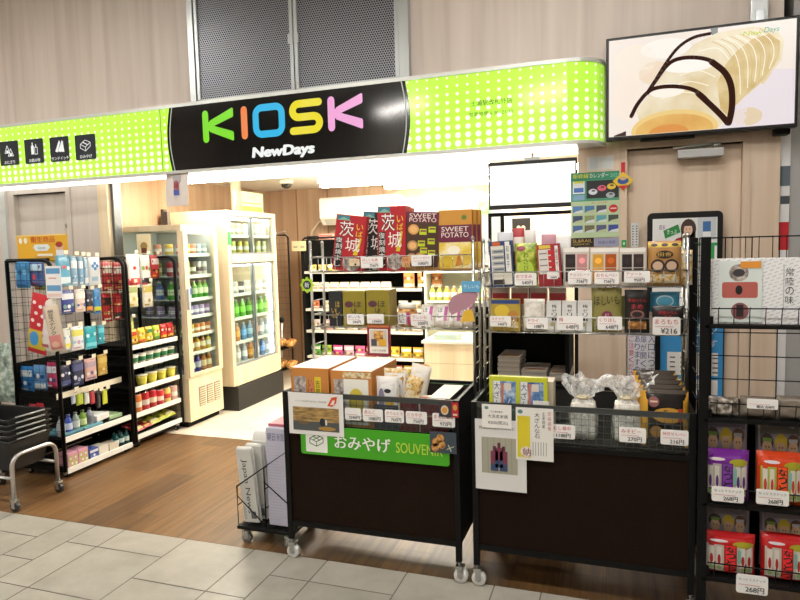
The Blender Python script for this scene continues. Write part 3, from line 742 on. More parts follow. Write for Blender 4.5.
# side lean boards of the trays: chrome racks standing on the carts
def chrome_rack(x0, x1, label, top, sh, rails):
    t = thing('wire_display_rack', label, 'wire rack', ((x0+x1)/2, 2.98, CT-.17)); y0, y1 = 2.88, 3.16 if False else 3.02
    zb = .667
    for x in (x0, x1):
        for y in (y0, y1):
            q = MB(); q.tube([(x, y, zb), (x, y, top+.02)], .0075, CHROME, 8); q.lathe([(.0085, 0), (.0085, .012), (.003, .02)], CHROME, 8, (x, y, top+.02)); q.build('post', t)
        q = MB(); z = zb+.05
        while z < top: q.tube([(x, y0, z), (x, y1, z+.0)], .0028, CHROME, 6); z += .075
        q.build('side_rungs', t)
    for zs, zt_ in sh:
        q = MB()
        for z in (zs, zt_):
            q.tube([(x0+.002, y0-.012, z), (x1-.002, y0-.012, z), (x1-.002, y1, z), (x0+.002, y1, z)], .003, CHROME, 6, closed=True)
        n = int((x1-x0)/.045)
        for i in range(n+1):
            x = x0+.002+(x1-x0-.004)*i/n
            q.tube([(x, y0-.012, zt_), (x, y0-.012, zs), (x, y1, zs), (x, y1, zt_)], .0017, CHROME, 5)
        for k in range(1, 4): q.tube([(x0, y0-.012+(y1-y0)*k/4, zs), (x1, y0-.012+(y1-y0)*k/4, zs)], .0017, CHROME, 5)
        q.build('wire_basket', t)
    return t
chrome_rack(-1.462, -.622, 'chrome wire rack holding sweet potato and red souvenir boxes on the left cart', 1.51, ((1.388, 1.462), (1.11, 1.172)), 0)
chrome_rack(-.572, .292, 'chrome wire rack of snack packs standing on the right cart', 1.495, ((1.308, 1.378), (1.101, 1.172)), 0)

def place(key, fn, x0, x1, Yf, z, d, label, cat, group=None, tilt=0, roll=0):
    return make(key, fn, ((x0+x1)/2, Yf+d/2, z), 0, label, cat, group, tilt=(tilt, roll))
def px_item(kind, px, Y, z, d, label, cat, name, col, printer=None, group=None, tilt=0, roll=0, **k):
    x0, x1, a, b_ = RY(*px, Y); w = x1-x0; h = b_-z if z is not None else b_-a; z = z if z is not None else a
    fn = (mk_box if kind == 'box' else mk_bag)(name, w, d, h, col, printer, **k) if kind == 'box' else mk_bag(name, w, h, d, col, printer, **k)
    return place((name, px, label), fn, x0, x1, Y, z, d, label, cat, group, tilt, roll)
def cm(h, r=.45): return M(h, r)
# ---- upper basket of the left rack
def pr_ibaraki(dark):
    def p(q, f, w, h):
        f.rect(q, -w*.5, 0, w*.5, h, cm('#1e1b1d' if dark else '#b3202b'), 1)
        f.rect(q, -w*.46, h*.9, w*-.05, h*.985, cm('#3e7f92'), 2); f.poly(q, [(-w*.46, h*.9), (-w*.25, h*.96), (0, h*.9)], cm('#7fb0a0'), 3)
        for dx in (-.006, .006, 0): f.text(q, '茨', -w*.35+dx*.5, h*.62, w*.12+dx*.5, h*.88, cm('#f3f0ea') if dx == 0 else INK, 5 if dx == 0 else 4)
        f.text(q, '城', -w*.12, h*.36, w*.36, h*.6, cm('#f3f0ea'), 5)
        f.text(q, 'いば', w*.2, h*.62, w*.42, h*.86, cm('#f0d23c'), 5, vert=True)
        f.poly(q, [(w*.15, h*.3), (w*.34, h*.62), (w*.4, h*.6), (w*.3, h*.3)], cm('#d8bf2c'), 3)
        f.rect(q, -w*.46, h*.05, -w*.22, h*.6, cm('#17171a'), 3); f.text(q, '復刻焼まし', -w*.45, h*.06, -w*.23, h*.6, cm('#f2f2ee'), 5, vert=True)
        f.ell(q, w*.12, h*.14, w*.3, h*.13, mat_ph['grey'], 4)
    return p
mat_ph = {'grey': mat_photo('printed_stone_picture', [(.3, '#5b5350'), (.5, '#a39791'), (.7, '#d6cec8')], 60),
          'field': mat_photo('printed_field_picture', [(.25, '#4a4034'), (.5, '#9a7b4a'), (.7, '#c9a868')], 22, 1, (1, 1, 5)),
          'food': mat_photo('printed_food_picture', [(.3, '#5a2f18'), (.5, '#b87a3a'), (.7, '#e8c47a')], 50),
          'blue': mat_photo('printed_blue_picture', [(.3, '#23386e'), (.5, '#5d86b9'), (.7, '#c9d8e6')], 30),
          'green': mat_photo('printed_green_picture', [(.3, '#55661e'), (.5, '#9fb43a'), (.7, '#dfe27a')], 40),
          'mix': mat_photo('printed_mixed_picture', [(.3, '#7b3b2c'), (.45, '#d8b56a'), (.6, '#e9e2cf'), (.7, '#6d7f58')], 45),
          'clear': mat_photo('packed_white_sweets', [(.3, '#c4bbad'), (.5, '#e3ddd2'), (.7, '#f6f3ec')], 40),
          'potato': mat_photo('printed_sweet_potato_picture', [(.3, '#e0b62f'), (.5, '#edd46a'), (.65, '#f6ecc4'), (.8, '#6a2547')], 18)}
zU = 1.392; YU = 2.885
px_item('box', (331, 215, 361, 266), YU, zU, .09, 'red souvenir box with bold white characters, leaning, leftmost on the top wire shelf', 'souvenir box', 'souvenir_box', '#b3202b', pr_ibaraki(False), roll=.13)
px_item('box', (359, 212, 384, 266), YU+.035, zU, .06, 'dark souvenir box with white characters between the two red boxes', 'souvenir box', 'souvenir_box', '#1f1c1e', pr_ibaraki(True), roll=.1)
px_item('box', (377, 206, 405, 266), YU-.004, zU, .085, 'tall red souvenir box with bold white characters standing upright in front of more red boxes', 'souvenir box', 'souvenir_box', '#b3202b', pr_ibaraki(False), roll=.02)
px_item('box', (401, 208, 412, 262), YU+.085, zU, .05, 'plain red box side showing behind the tall upright red souvenir box', 'souvenir box', 'souvenir_box', '#bb2a30')
def pr_sp1(q, f, w, h):
    f.rect(q, -w*.5, h*.82, w*.5, h, cm('#6d2340'), 1); f.text(q, 'SWEET', -w*.42, h*.9, w*.42, h*.975, cm('#efe4d8'), 2); f.text(q, 'POTATO', -w*.42, h*.83, w*.42, h*.895, cm('#efe4d8'), 2)
    f.rect(q, -w*.5, h*.06, w*.5, h*.82, cm('#4a3124'), 1)
    for i, (u, v) in enumerate(((-.28, .7), (-.3, .42), (-.32, .2), (-.05, .22))): f.ell(q, u*w, v*h, w*.17, h*.09, cm('#d99b58') if i == 0 else cm('#b98a5b'), 2); f.ell(q, u*w, v*h, w*.12, h*.06, cm('#e5b777'), 3)
    for u, v in ((.02, .66), (.3, .7), (-.02, .46), (.28, .5), (.05, .34), (.3, .3)): f.rect(q, u*w-w*.11, v*h-h*.05, u*w+w*.11, v*h+h*.05, cm('#c3d32b'), 4); f.rect(q, u*w-w*.08, v*h, u*w+w*.1, v*h+h*.03, cm('#7d4a45'), 5)
def pr_sp2(q, f, w, h):
    f.rect(q, -w*.5, 0, w*.5, h, cm('#c9903c'), 1); f.rect(q, -w*.5, h*.02, w*.5, h*.46, mat_ph['potato'], 2); f.rect(q, -w*.5, h*.46, w*.5, h*.75, cm('#6d2340'), 3)
    f.text(q, 'SWEET', -w*.42, h*.64, w*.4, h*.72, cm('#f1e6dc'), 5); f.text(q, 'POTATO', -w*.42, h*.54, w*.4, h*.625, cm('#f1e6dc'), 5)
    f.ell(q, w*.27, h*.87, w*.08, h*.04, cm('#67803a'), 3); f.poly(q, [(-w*.02, h*.05), (w*.1, h*.3), (w*.2, h*.08)], cm('#c47e2c'), 4)
    f.ell(q, -w*.28, h*.14, w*.2, h*.1, cm('#ddbb3b'), 4); f.ell(q, w*.32, h*.2, w*.17, h*.13, cm('#e0c050'), 4); f.ell(q, -.05*w, h*.32, w*.2, h*.08, cm('#f8f1dc'), 4)
px_item('box', (405, 212, 437, 267), YU, zU, .05, 'sweet potato cake box with maroon top band and round cake pictures', 'souvenir box', 'souvenir_box', '#b98a4a', pr_sp1, roll=.05)
x0_, x1_, a_, b_ = RY(439, 210, 472, 267, YU)
for i, (dx, dy, lab) in enumerate(((0, 0, 'golden sweet potato box with maroon band, foremost of the stack'), (.014, .032, 'golden sweet potato box second in the stack of golden boxes'), (.028, .064, 'golden sweet potato box at the back of the stack of golden boxes'))):
    make('sp2', mk_box('souvenir_box', x1_-x0_, .028, b_-zU, '#c9903c', pr_sp2), ((x0_+x1_)/2+dx, YU+dy+.015, zU+.001), 0, lab, 'souvenir box', 'golden sweet potato boxes')
# price tags of the upper basket
YTg = 2.861
tag_px(361, 257, 383, 268, YTg, 'white price card under the dark and red souvenir boxes', '756円', 'ほしいも焼')
tag_px(349.5, 259, 359.5, 266, YTg, 'small cream card clipped under the first red souvenir box', '●', 'いばらき', col='#e3d3ae')
tag_px(411.5, 255, 431.5, 266, YTg, 'white price card on the sweet potato cake box', '1080円', 'スイートポテト')
tag_px(402, 257, 410, 267, YTg, 'small orange card beside the sweet potato cake box price', 'い', '名物', col='#d9a56a')
# ---- lower basket of the left rack
zL = 1.114; YL = 2.885
def pr_imo(dark):
    def p(q, f, w, h):
        if not dark: f.ell(q, -w*.22, h*.62, w*.2, h*.09, cm('#5b3340'), 1)
        f.text(q, 'ほし', w*.02, h*.32, w*.34, h*.72, INK if not dark else cm('#cfa83c'), 2, vert=True); f.text(q, 'いも', -w*.3 if dark else -w*.12, h*.22, w*.02 if dark else w*.12, h*.52, INK if not dark else cm('#cfa83c'), 2, vert=True)
    return p
px_item('box', (329, 291, 342, 329), YL, zL, .1, 'black gift box with gold characters at the left end of the lower wire shelf', 'gift box', 'gift_box', '#25272a', pr_imo(True))
px_item('box', (343, 291, 365, 328), YL, zL, .1, 'olive gold dried sweet potato box beside the black gift box', 'gift box', 'gift_box', '#8f8126', pr_imo(False))
px_item('box', (366.5, 290, 389, 326), YL, zL, .12, 'olive gold dried sweet potato box, right one of the pair', 'gift box', 'gift_box', '#8f8126', pr_imo(False))
def jar():
    q = MB(); q.lathe([(.045, 0), (.052, .02), (.054, .055), (.045, .085), (.038, .09)], mat_ph['food'], 16); o = q.build('sweets_jar')
    MB().lathe([(.042, .088), (.046, .092), (.044, .108), (.03, .112)], cm('#e5e0d2'), 16).build('lid', o)
    q = MB(); f = FR((0, -.058, 0)); f.rect(q, -.03, .015, .03, .07, PAPER); f.text(q, 'ほしいも', -.025, .02, .0, .068, INK, 2, vert=True); f.rect(q, .012, .015, .03, .07, cm('#b8327a'), 2); q.build('printed_label', o); return o
p0 = at(408, 315, Y=2.95); make('jar', jar, (p0.x, 2.945, zL), 0, 'small lidded jar of dried sweets with white label on the lower wire shelf', 'jar')
def pr_hoshi(q, f, w, h):
    f.rect(q, -w*.38, h*.2, w*.1, h*.85, PAPER, 1); f.text(q, 'ほし', -w*.3, h*.3, -w*.02, h*.8, INK, 2, vert=True); f.rect(q, w*.1, h*.2, w*.3, h*.85, cm('#b85a9a'), 2)
for i, (a, c_) in enumerate(((418, 434), (433, 449), (447, 462), (459, 473))):
    px_item('bag', (a, 303, c_, 326), YL+.012, zL+.004, .03, ['clear pack of dried sweet potato', 'clear pack of dried sweet potato', 'clear pack of dried sweet potato', 'clear pack of dried sweet potato'][i]+', '+ORD[i]+' of four on the lower wire shelf', 'snack pack', 'snack_pack', '#c9b48e', pr_hoshi, group='clear dried sweet potato packs', tilt=-.5, mat=mat_ph['clear'])
tag_px(347, 314, 364, 324.5, YTg, 'white price card in front of the left olive gold box', '594円', 'ほしいも', hc='#334a9a')
tag_px(367, 314, 384, 323.5, YTg, 'rounded price card in front of the right olive gold box', '1296円', '', hc='#334a9a')
tag_px(411, 314, 431, 326, YTg, 'white price card in front of the clear dried sweet potato packs', '500円', '干しいも')
# sweet potato shaped card (plain) with its blue banner, hung on the rack
t = thing('shelf_pop_card', 'purple sweet potato shaped card with blue banner on the rack post', 'pop card', (at(462, 300, Y=2.84).x, 2.84, at(462, 315, Y=2.84).z))
q = MB(); P = lambda x, y, Y=2.84: (at(x, y, Y=Y).x, at(x, y, Y=Y).z)
pts = [P(*c_) for c_ in ((449, 311), (448.5, 303), (453, 296), (460, 293), (468, 290), (477, 288), (478, 296), (474, 303), (466, 309), (457, 312.5), (452, 315))]
n = len(pts); q.add([(u, 2.838, v) for u, v in pts]+[(u, 2.841, v) for u, v in pts], [tuple(range(n)), tuple(range(2*n-1, n-1, -1))]+[(i, i+n, (i+1) % n+n, (i+1) % n) for i in range(n)], cm('#b08492')); q.build('potato_shape', t)
q = MB(); a = P(462, 292); c_ = P(481, 281); q.box(a[0], c_[0], 2.834, 2.837, a[1], c_[1], cm('#5fa6cf')); f = FR((0, 2.834, 0)); f.text(q, '干しいも', a[0]+.008, a[1]+.006, c_[0]-.008, c_[1]-.006, cm('#e9f3f7'), 1, fit=True); q.build('blue_banner', t)
q = MB(); pts = [P(*c_) for c_ in ((461, 322), (464, 311), (472, 309), (475, 321))]; q.add([(u, 2.836, v) for u, v in pts]+[(u, 2.838, v) for u, v in pts], [(0, 1, 2, 3), (7, 6, 5, 4), (0, 4, 5, 1), (1, 5, 6, 2), (2, 6, 7, 3), (3, 7, 4, 0)], cm('#e0b437')); q.build('yellow_piece', t)
# star shaped green tag on the left post
c0 = at(307, 285, Y=2.862); q = MB(); f = FR((c0.x, 2.865, c0.z))
pts = [((.036+.006*math.cos(8*a))*math.cos(a), (.036+.006*math.cos(8*a))*math.sin(a)) for a in [2*PI*i/48 for i in range(48)]]; n = 48
q.add([f.p(u, v, 0) for u, v in pts]+[f.p(u, v, .003) for u, v in pts], [tuple(range(n-1, -1, -1)), tuple(range(n, 2*n))]+[(i, (i+1) % n, (i+1) % n+n, i+n) for i in range(n)], cm('#a8cf2c')); o = q.build('flower_badge')
tag(o, 'lime green flower shaped badge clipped to the left post of the chrome rack', 'badge')
q = MB(); f = FR((c0.x, 2.862, c0.z)); f.ell(q, 0, 0, .023, .023, cm('#242b38'), 1); f.text(q, '新', -.013, -.013, .013, .013, cm('#e8ebee'), 2); q.build('printed_centre', o)
# framed photo hanging from the lower basket
x0_, x1_, a_, b_ = RY(367.5, 325, 390.5, 356, 2.855); q = MB(); q.box(x0_, x1_, 2.852, 2.862, a_, b_, cm('#7e1f30'), .001); o = q.build('framed_notice'); tag(o, 'maroon framed product photo hanging under the olive gold boxes', 'notice')
q = MB(); f = FR((0, 2.852, 0)); w = x1_-x0_; f.rect(q, x0_+w*.1, a_+w*.12, x1_-w*.1, b_-w*.16, cm('#e9e4da'), 1); f.rect(q, x0_+w*.14, a_+w*.38, x1_-w*.14, b_-w*.2, cm('#c9c0b4'), 2); f.rect(q, x0_+w*.3, a_+w*.6, x0_+w*.7, b_-w*.24, mat_ph['food'], 3); f.rect(q, x0_+w*.5, a_+w*.42, x0_+w*.82, a_+w*.7, cm('#d8a42c'), 4); f.rect(q, x0_+w*.18, a_+w*.42, x0_+w*.42, a_+w*.7, cm('#4b4650'), 4); f.rect(q, x0_+w*.03, b_-w*.1, x1_-w*.03, b_-w*.01, cm('#b86a3a'), 3); f.text(q, 'いばらきの味', x0_+w*.2, a_+w*.17, x1_-w*.2, a_+w*.3, INK, 3, fit=True); q.build('picture', o)
# ---- tray of the left cart
ZT = .667
def pr_orange(bear):
    def p(q, f, w, h):
        f.rect(q, -w*.42, h*.08, -w*.1 if not bear else w*-.12, h*.85, mat_ph['grey'], 1)
        if not bear:
            f.poly(q, [(-w*.25, h*.05), (-w*.05, h*.5), (w*.02, h*.75), (w*.1, h*.8), (w*.1, h*.05)], cm('#d98a62'), 2)
            f.rect(q, w*.13, h*.15, w*.3, h*.85, cm('#e6cf33'), 2); f.text(q, '吉原殿中', w*.16, h*.2, w*.27, h*.8, INK, 3, vert=True)
            f.text(q, 'いばらき', w*-.03, h*.25, w*.08, h*.8, cm('#a33b2a'), 3, vert=True)
        else:
            f.rect(q, -w*.2, h*.88, w*.48, h*.98, mat_ph['mix'], 2); f.rect(q, -w*.18, h*.05, w*.42, h*.86, cm('#efeee4'), 3)
            f.ell(q, w*.12, h*.46, w*.19, h*.24, cm('#d9c548'), 4); f.rect(q, -w*.05, h*.1, w*.3, h*.16, cm('#7c6a3a'), 5)
    return p
x0_, x1_, a_, b_ = RY(289, 368, 329, 395, 2.66); hO = b_-ZT
for i, lab in enumerate(('long orange cake box under white wrap, front left corner of the left cart', 'long orange cake box behind the front left orange box on the left cart')):
    make('orA', mk_box('cake_box', x1_-x0_-.014, .175, hO, '#c8843f', pr_orange(False), top='#e9e6e0'), ((x0_+x1_)/2+.006, 2.655+.0875+.002+.178*i, ZT), 0, lab, 'cake box', 'orange cake boxes')
x2_, x3_, a_, b_ = RY(331, 370, 372, 397, 2.66)
for i, lab in enumerate(('orange cake box with a plain yellow round picture, beside the front left orange box', 'orange cake box behind the one with the yellow round picture')):
    make('orB', mk_box('cake_box', x3_-x2_, .175, hO-.006, '#c8843f', pr_orange(True), top='#e9e6e0'), ((x2_+x3_)/2, 2.655+.0875+.002+.178*i, ZT), 0, lab, 'cake box', 'orange cake boxes')
def pr_hanzai(q, f, w, h):
    f.rect(q, -w*.42, h*.08, w*.42, h*.92, cm('#e9e8e6'), 1); f.ell(q, -w*.22, h*.5, w*.14, h*.24, cm('#8d86a0'), 2); f.ell(q, w*.14, h*.35, w*.2, h*.16, cm('#e2b93a'), 2); f.ell(q, w*.05, h*.68, w*.15, h*.05, INK, 2); f.rect(q, -w*.4, h*.1, w*.35, h*.2, cm('#5a74b8'), 3)
px_item('bag', (375, 377, 398, 397.5), 2.67, ZT+.04, .035, 'small white snack bag with purple and yellow print, foremost on the left cart', 'snack bag', 'snack_bag', '#dcd9d4', pr_hanzai)
px_item('bag', (383, 369, 407, 396), 2.72, ZT+.03, .035, 'orange topped snack bag behind the small white snack bag', 'snack bag', 'snack_bag', '#d98f4a', pr_hanzai, mat=mat_ph['mix'])
px_item('bag', (396, 375, 412, 398), 2.675, ZT+.03, .03, 'clear snack bag with red and yellow sweets leaning beside the white bag', 'snack bag', 'snack_bag', '#dfd6c6', None, mat=mat_ph['mix'], roll=.25)
px_item('bag', (400, 364, 420, 392), 2.77, ZT+.03, .04, 'white snack bag with yellow picture, rear one on the left cart', 'snack bag', 'snack_bag', '#e2ddd2', pr_hanzai, roll=.22)
px_item('bag', (411, 364, 424, 392), 2.83, ZT+.03, .03, 'tan snack bag at the back right of the snack bags', 'snack bag', 'snack_bag', '#b98f62', None, mat=mat_ph['food'], roll=.1)
x0_, x1_, a_, b_ = RY(405, 392, 433, 402, 2.66); make('fl', mk_box('sweets_box', x1_-x0_, .1, .146, '#e8e3d8', None, top='#e6dccb'), ((x0_+x1_)/2, 2.71, ZT), 0, 'low white sweets box with red lettering near the front of the left cart', 'sweets box')
q = MB(); f = FR(((x0_+x1_)/2, 2.71, ZT+.147), (1, 0, 0), (0, 1, 0), (0, 0, 1)); f.ell(q, 0, 0, .04, .012, cm('#b8452c'), 1); f.text(q, '焼いも', -.03, -.03, .03, -.015, RED, 1); q.build('printed_top', LIB['fl'])
def longbox():
    q = MB(); q.box(-.05, .05, -.14, .14, 0, .145, cm('#1a1918', .4), .002); FR((0, 0, .145), (1, 0, 0), (0, 1, 0), (0, 0, 1)).rect(q, -.048, -.138, .048, .138, cm('#a89a78'), 1); FR((0, -.14, 0)).rect(q, -.049, .06, .03, .144, cm('#cfcabd'), 1); return q.build('gift_box')
make('lb', longbox, (-.742, 2.81, ZT+.012), 0, 'long black sided gift box with cream lid at the right end of the left cart', 'gift box')
for i, (a, c_) in enumerate(((352, 372), (374, 398))):
    px_item('box', (a, 405, c_, 432), 2.665, ZT, .008, ['grey sweets tin', 'dark blue sweets tin'][i]+' standing behind the clear panel, below the cake boxes', 'sweets box', 'sweets_box', ['#8d8a84', '#343c52'][i])
for i, (a, c_) in enumerate(((400, 419), (420, 449))):
    x0_, x1_, a_, b_ = RY(a, 405, c_, 436, 2.65); make(('dr', i), mk_box('sweets_box', x1_-x0_-.004, .008, .135, '#7e1a2c', lambda q, f, w, h: f.rect(q, -w*.5, h*.55, w*.5, h*.62, cm('#b89a6a'), 1)), ((x0_+x1_)/2, 2.6535, ZT), 0, 'dark red sweets box behind the clear panel, '+['left one', 'right one'][i]+' above the green sign', 'sweets box', 'dark red boxes in the left cart')
YP = YC-.0005
for i, (px, tx) in enumerate((((345, 408, 361, 420), '3240円'), ((363, 409, 383, 421.5), '1080円'), ((385, 410, 404, 422.5), '760円'), ((406, 411.5, 427, 424), '756円'), ((432.5, 413.5, 455, 427), '972円'))):
    tag_px(*px, YP, 'white price card on the clear front of the left cart, '+ordw(i, 5)+' of five', tx, ['', 'あんこ', 'かりんとう', 'どらやき', 'まんじゅう'][i], 'price cards on the left cart')
def sheet(px, Y, name, label, cat, fn, col='#e6e5e2', th=.0015, ang=0):
    a, b_ = at(px[0], px[1], Y=Y), at(px[2], px[3], Y=Y); x0, x1 = a.x, b_.x; xm = (px[0]+px[2])/2
    zt_, zb_ = at(xm, px[1], Y=Y).z, at(xm, px[3], Y=Y).z
    x0, x1, zb_, zt_ = RY(*px, Y); w, h = x1-x0, zt_-zb_
    def mk():
        q = MB(); q.box(-w/2, w/2, -th, 0, 0, h, M(col, .6)); o = q.build(name); q = MB(); fn(q, FR((0, -th, 0)), w, h); q.build('printed_face', o); return o
    return make((name, px, label), mk, ((x0+x1)/2, Y, zb_), 0, label, cat, tilt=(0, ang))
def p_photo(q, f, w, h):
    f.rect(q, -w*.42, h*.1, w*.42, h*.66, mat_ph['field'], 1); f.rect(q, -w*.42, h*.1, w*.42, h*.32, cm('#4d5152'), 2); f.ell(q, w*.12, h*.32, w*.05, h*.1, cm('#23262e'), 3); f.ell(q, w*.2, h*.17, w*.16, h*.05, cm('#a8843f'), 3); f.ell(q, w*.19, h*.32, w*.02, h*.07, cm('#d8d6d0'), 4)
    f.ell(q, -w*.22, h*.28, w*.1, h*.04, cm('#6b5a3c'), 3); f.text(q, '一つ一つが大切で幸せな一日を伝承', -w*.38, h*.77, w*.2, h*.83, INK, 2, fit=True); f.poly(q, [(w*.22, h*.72), (w*.3, h*.92), (w*.4, h*.95), (w*.38, h*.8), (w*.3, h*.7)], cm('#d8502c'), 3); f.poly(q, [(w*.27, h*.74), (w*.32, h*.86), (w*.36, h*.86), (w*.34, h*.76)], cm('#f2e3d8'), 4)
sheet((289, 393.3, 343.5, 435), YC-.009, 'photo_sheet', 'white sheet with a lakeside photo taped to the front left of the left cart', 'notice', p_photo)
# green souvenir sign
gx0, gx1 = at(301.5, 440, Y=YC).x, at(449.5, 450, Y=YC).x; gz0, gz1 = at(375, 459, Y=YC).z-.002, at(375, 430, Y=YC).z
q = MB(); pts = rrect(gx0, gz0, gx1, gz1, .012); n = len(pts)
q.add([(u, YC-.006, v) for u, v in pts]+[(u, YC-.001, v) for u, v in pts], [tuple(range(n)), tuple(range(2*n-1, n-1, -1))]+[(i, i+n, (i+1) % n+n, (i+1) % n) for i in range(n)], cm('#43a51a', .35)); o = q.build('souvenir_sign')
tag(o, 'green sign with white Japanese letters and SOUVENIR on the left cart', 'sign'); q = MB(); f = FR((0, YC-.006, 0))
a = at(306.5, 440, Y=YC).x; c_ = at(328, 443, Y=YC).x; zl_, zh_ = gz0+.012, gz1-.012
f.poly(q, rrect(a, zl_, c_, zh_, .006), cm('#eef0ea'), 1); mx, mz = (a+c_)/2, (zl_+zh_)/2+.008
P4 = [(-.035, 0), (0, .02), (.035, .006), (0, -.014)]; Q4 = [(u, v-.022) for u, v in P4]; gm = cm('#2f6b2a')
for seq in (P4+P4[:1], [P4[0], Q4[0], Q4[3], Q4[2], P4[2]], [P4[3], Q4[3]], [(-.018, .012), (.018, -.006)], [(-.018, -.007), (.018, .012)]): f.stroke(q, [(mx+u, mz+v) for u, v in seq], .0035, gm, 3, 6)
x0_, x1_ = at(335.5, 445, Y=YC).x, at(391, 448, Y=YC).x
for j, e in enumerate((-.0018, 0, .0018)): f.text(q, 'おみやげ', x0_+e, (gz0+gz1)/2-.03, x1_+e, (gz0+gz1)/2+.034, cm('#f2f4ee'), 2+j)
x0_, x1_ = at(396.5, 450, Y=YC).x, at(443, 454, Y=YC).x; 
f.text(q, 'SOUVENIR', x0_, (gz0+gz1)/2-.026, x1_, (gz0+gz1)/2+.022, cm('#b9d94a'), 2); f.text(q, 'SOUVENIR', x0_+.001, (gz0+gz1)/2-.026, x1_+.001, (gz0+gz1)/2+.022, cm('#b9d94a'), 3); q.build('printed_text', o)
def p_choc(q, f, w, h):
    f.rect(q, -w*.5, 0, w*.5, h, cm('#3a4650'), 1)
    for u, v in ((-.28, .5), (-.1, .7), (-.05, .4), (-.3, .25)): f.ell(q, w*u, h*v, w*.14, h*.2, mat_ph['food'], 3)
    f.stroke(q, [(w*.15, h*.2), (w*.4, h*.35)], .004, cm('#b9c4a8'), 3); f.stroke(q, [(w*.2, h*.4), (w*.3, h*.12)], .004, cm('#cfd6c0'), 3)
sheet((430, 432, 456.5, 453), YC-.009, 'picture_card', 'dark picture card of brown sweets overlapping the right end of the green sign', 'picture card', p_choc, '#3a4650')
def p_red(q, f, w, h):
    f.rect(q, -w*.5, 0, w*.16, h, cm('#39333d'), 1); f.ell(q, -w*.2, h*.45, w*.2, h*.32, cm('#d8c9b0'), 2); f.ell(q, -w*.2, h*.45, w*.14, h*.2, cm('#d99a35'), 3); f.ell(q, w*.33, h*.66, w*.11, h*.2, cm('#d29a4a'), 2); f.rect(q, w*.22, h*.12, w*.44, h*.25, cm('#e8cfc0'), 2)
sheet((439, 402, 458.5, 417), YC-.006, 'picture_card', 'small red and dark food picture card at the top right corner of the left cart', 'picture card', p_red, '#b5242c')
# ---- tray of the right cart
def pr_navy(q, f, w, h):
    f.rect(q, -w*.42, h*.04, w*.44, h*.9, cm('#e0dccf'), 1)
    for i in range(4): f.rect(q, -w*.38, h*(.34+.13*i), w*.14, h*(.43+.13*i), cm('#a9adb0'), 2); f.rect(q, -w*.3, h*(.37+.13*i), w*.1, h*(.4+.13*i), cm('#5c6470'), 3)
    f.rect(q, w*.2, h*.3, w*.4, h*.98, cm('#e9e9e4'), 3); f.rect(q, w*.14, h*.3, w*.2, h*.98, cm('#203a64'), 3); f.text(q, '和菓子', w*.24, h*.4, w*.36, h*.9, INK, 4, vert=True); f.rect(q, -w*.35, h*.9, 0, h*.98, cm('#c9602c'), 3); f.rect(q, -w*.4, h*.05, w*.1, h*.16, cm('#3a3532'), 3)
def pr_rows(q, f, w, h):
    f.rect(q, -w*.44, h*.3, w*.1, h*.88, cm('#d9d6d0'), 1)
    for i in range(4): f.rect(q, -w*.02, h*(.33+.14*i), w*.24, h*(.44+.14*i), cm('#c22a30'), 2); f.rect(q, -w*.4, h*(.35+.14*i), -w*.06, h*(.38+.14*i), cm('#8a8480'), 2)
    f.rect(q, w*.28, h*.2, w*.42, h*.95, cm('#ece8e2'), 2); f.text(q, '納豆せん', w*.3, h*.3, w*.4, h*.9, INK, 3, vert=True); f.rect(q, -w*.4, h*.9, w*.1, h*.98, cm('#d9bf4a'), 2)
def pr_green(q, f, w, h):
    f.ell(q, -w*.2, h*.88, w*.2, h*.06, cm('#8f3c4a'), 1); f.ell(q, 0, h*.35, w*.35, h*.25, cm('#b5cc4a'), 1); f.text(q, 'わさび', -w*.1, h*.35, w*.12, h*.8, cm('#3f6a1d'), 2, vert=True); f.ell(q, w*.1, h*.1, w*.3, h*.06, cm('#d98c3a'), 2)
zU2 = 1.311; zL2 = 1.105
px_item('box', (491, 241, 514, 292), YU, zU2, .05, 'tall navy edged rice snack packet at the left end of the upper wire shelf', 'snack packet', 'snack_packet', '#27406b', pr_navy, roll=-.05)
px_item('bag', (515, 243, 538, 292), YU+.01, zU2, .04, 'light green snack bag on the upper wire shelf', 'snack bag', 'snack_bag', '#a2bb4c', pr_green, mat=mat_ph['green'], roll=-.02)
px_item('box', (539, 244, 562, 292), YU, zU2, .05, 'red and white packet with rows of lettering beside the green bag', 'snack packet', 'snack_packet', '#a32a36', pr_rows, roll=-.06)
for i, (a, c_, l) in enumerate(((563.5, 589, 'dark and pink'), (590.5, 618.5, 'golden and orange'), (620, 645.5, 'dark brown'))):
    cols = (('#2e2628', '#c78a8c'), ('#cf9a3c', '#a8541f'), ('#2b2326', '#3a2d2c'))[i]
    def pr(q, f, w, h, cols=cols):
        f.rect(q, -w*.46, h*.08, w*.46, h*.88, cm('#cfc8bd'), 1)
        for j in (0, 1):
            for k in (0, 1): f.rect(q, w*(-.42+.45*j), h*(.12+.37*k), w*(-.03+.45*j), h*(.47+.37*k), cm(cols[j], .3), 2); f.ell(q, w*(-.22+.45*j), h*(.3+.37*k), w*.12, h*.08, cm(shade(cols[j], 1.25)), 3)
        f.rect(q, -w*.5, h*.9, w*.5, h, cm('#efece6'), 2)
    px_item('box', (a, 248, c_, 289), YU, zU2, .07, 'white topped sweets case showing %s sweets, %s of three' % (l, ['left', 'middle', 'right'][i]), 'sweets case', 'sweets_case', '#d9d2c6', pr, top='#f0eee9', group='white topped sweets cases')
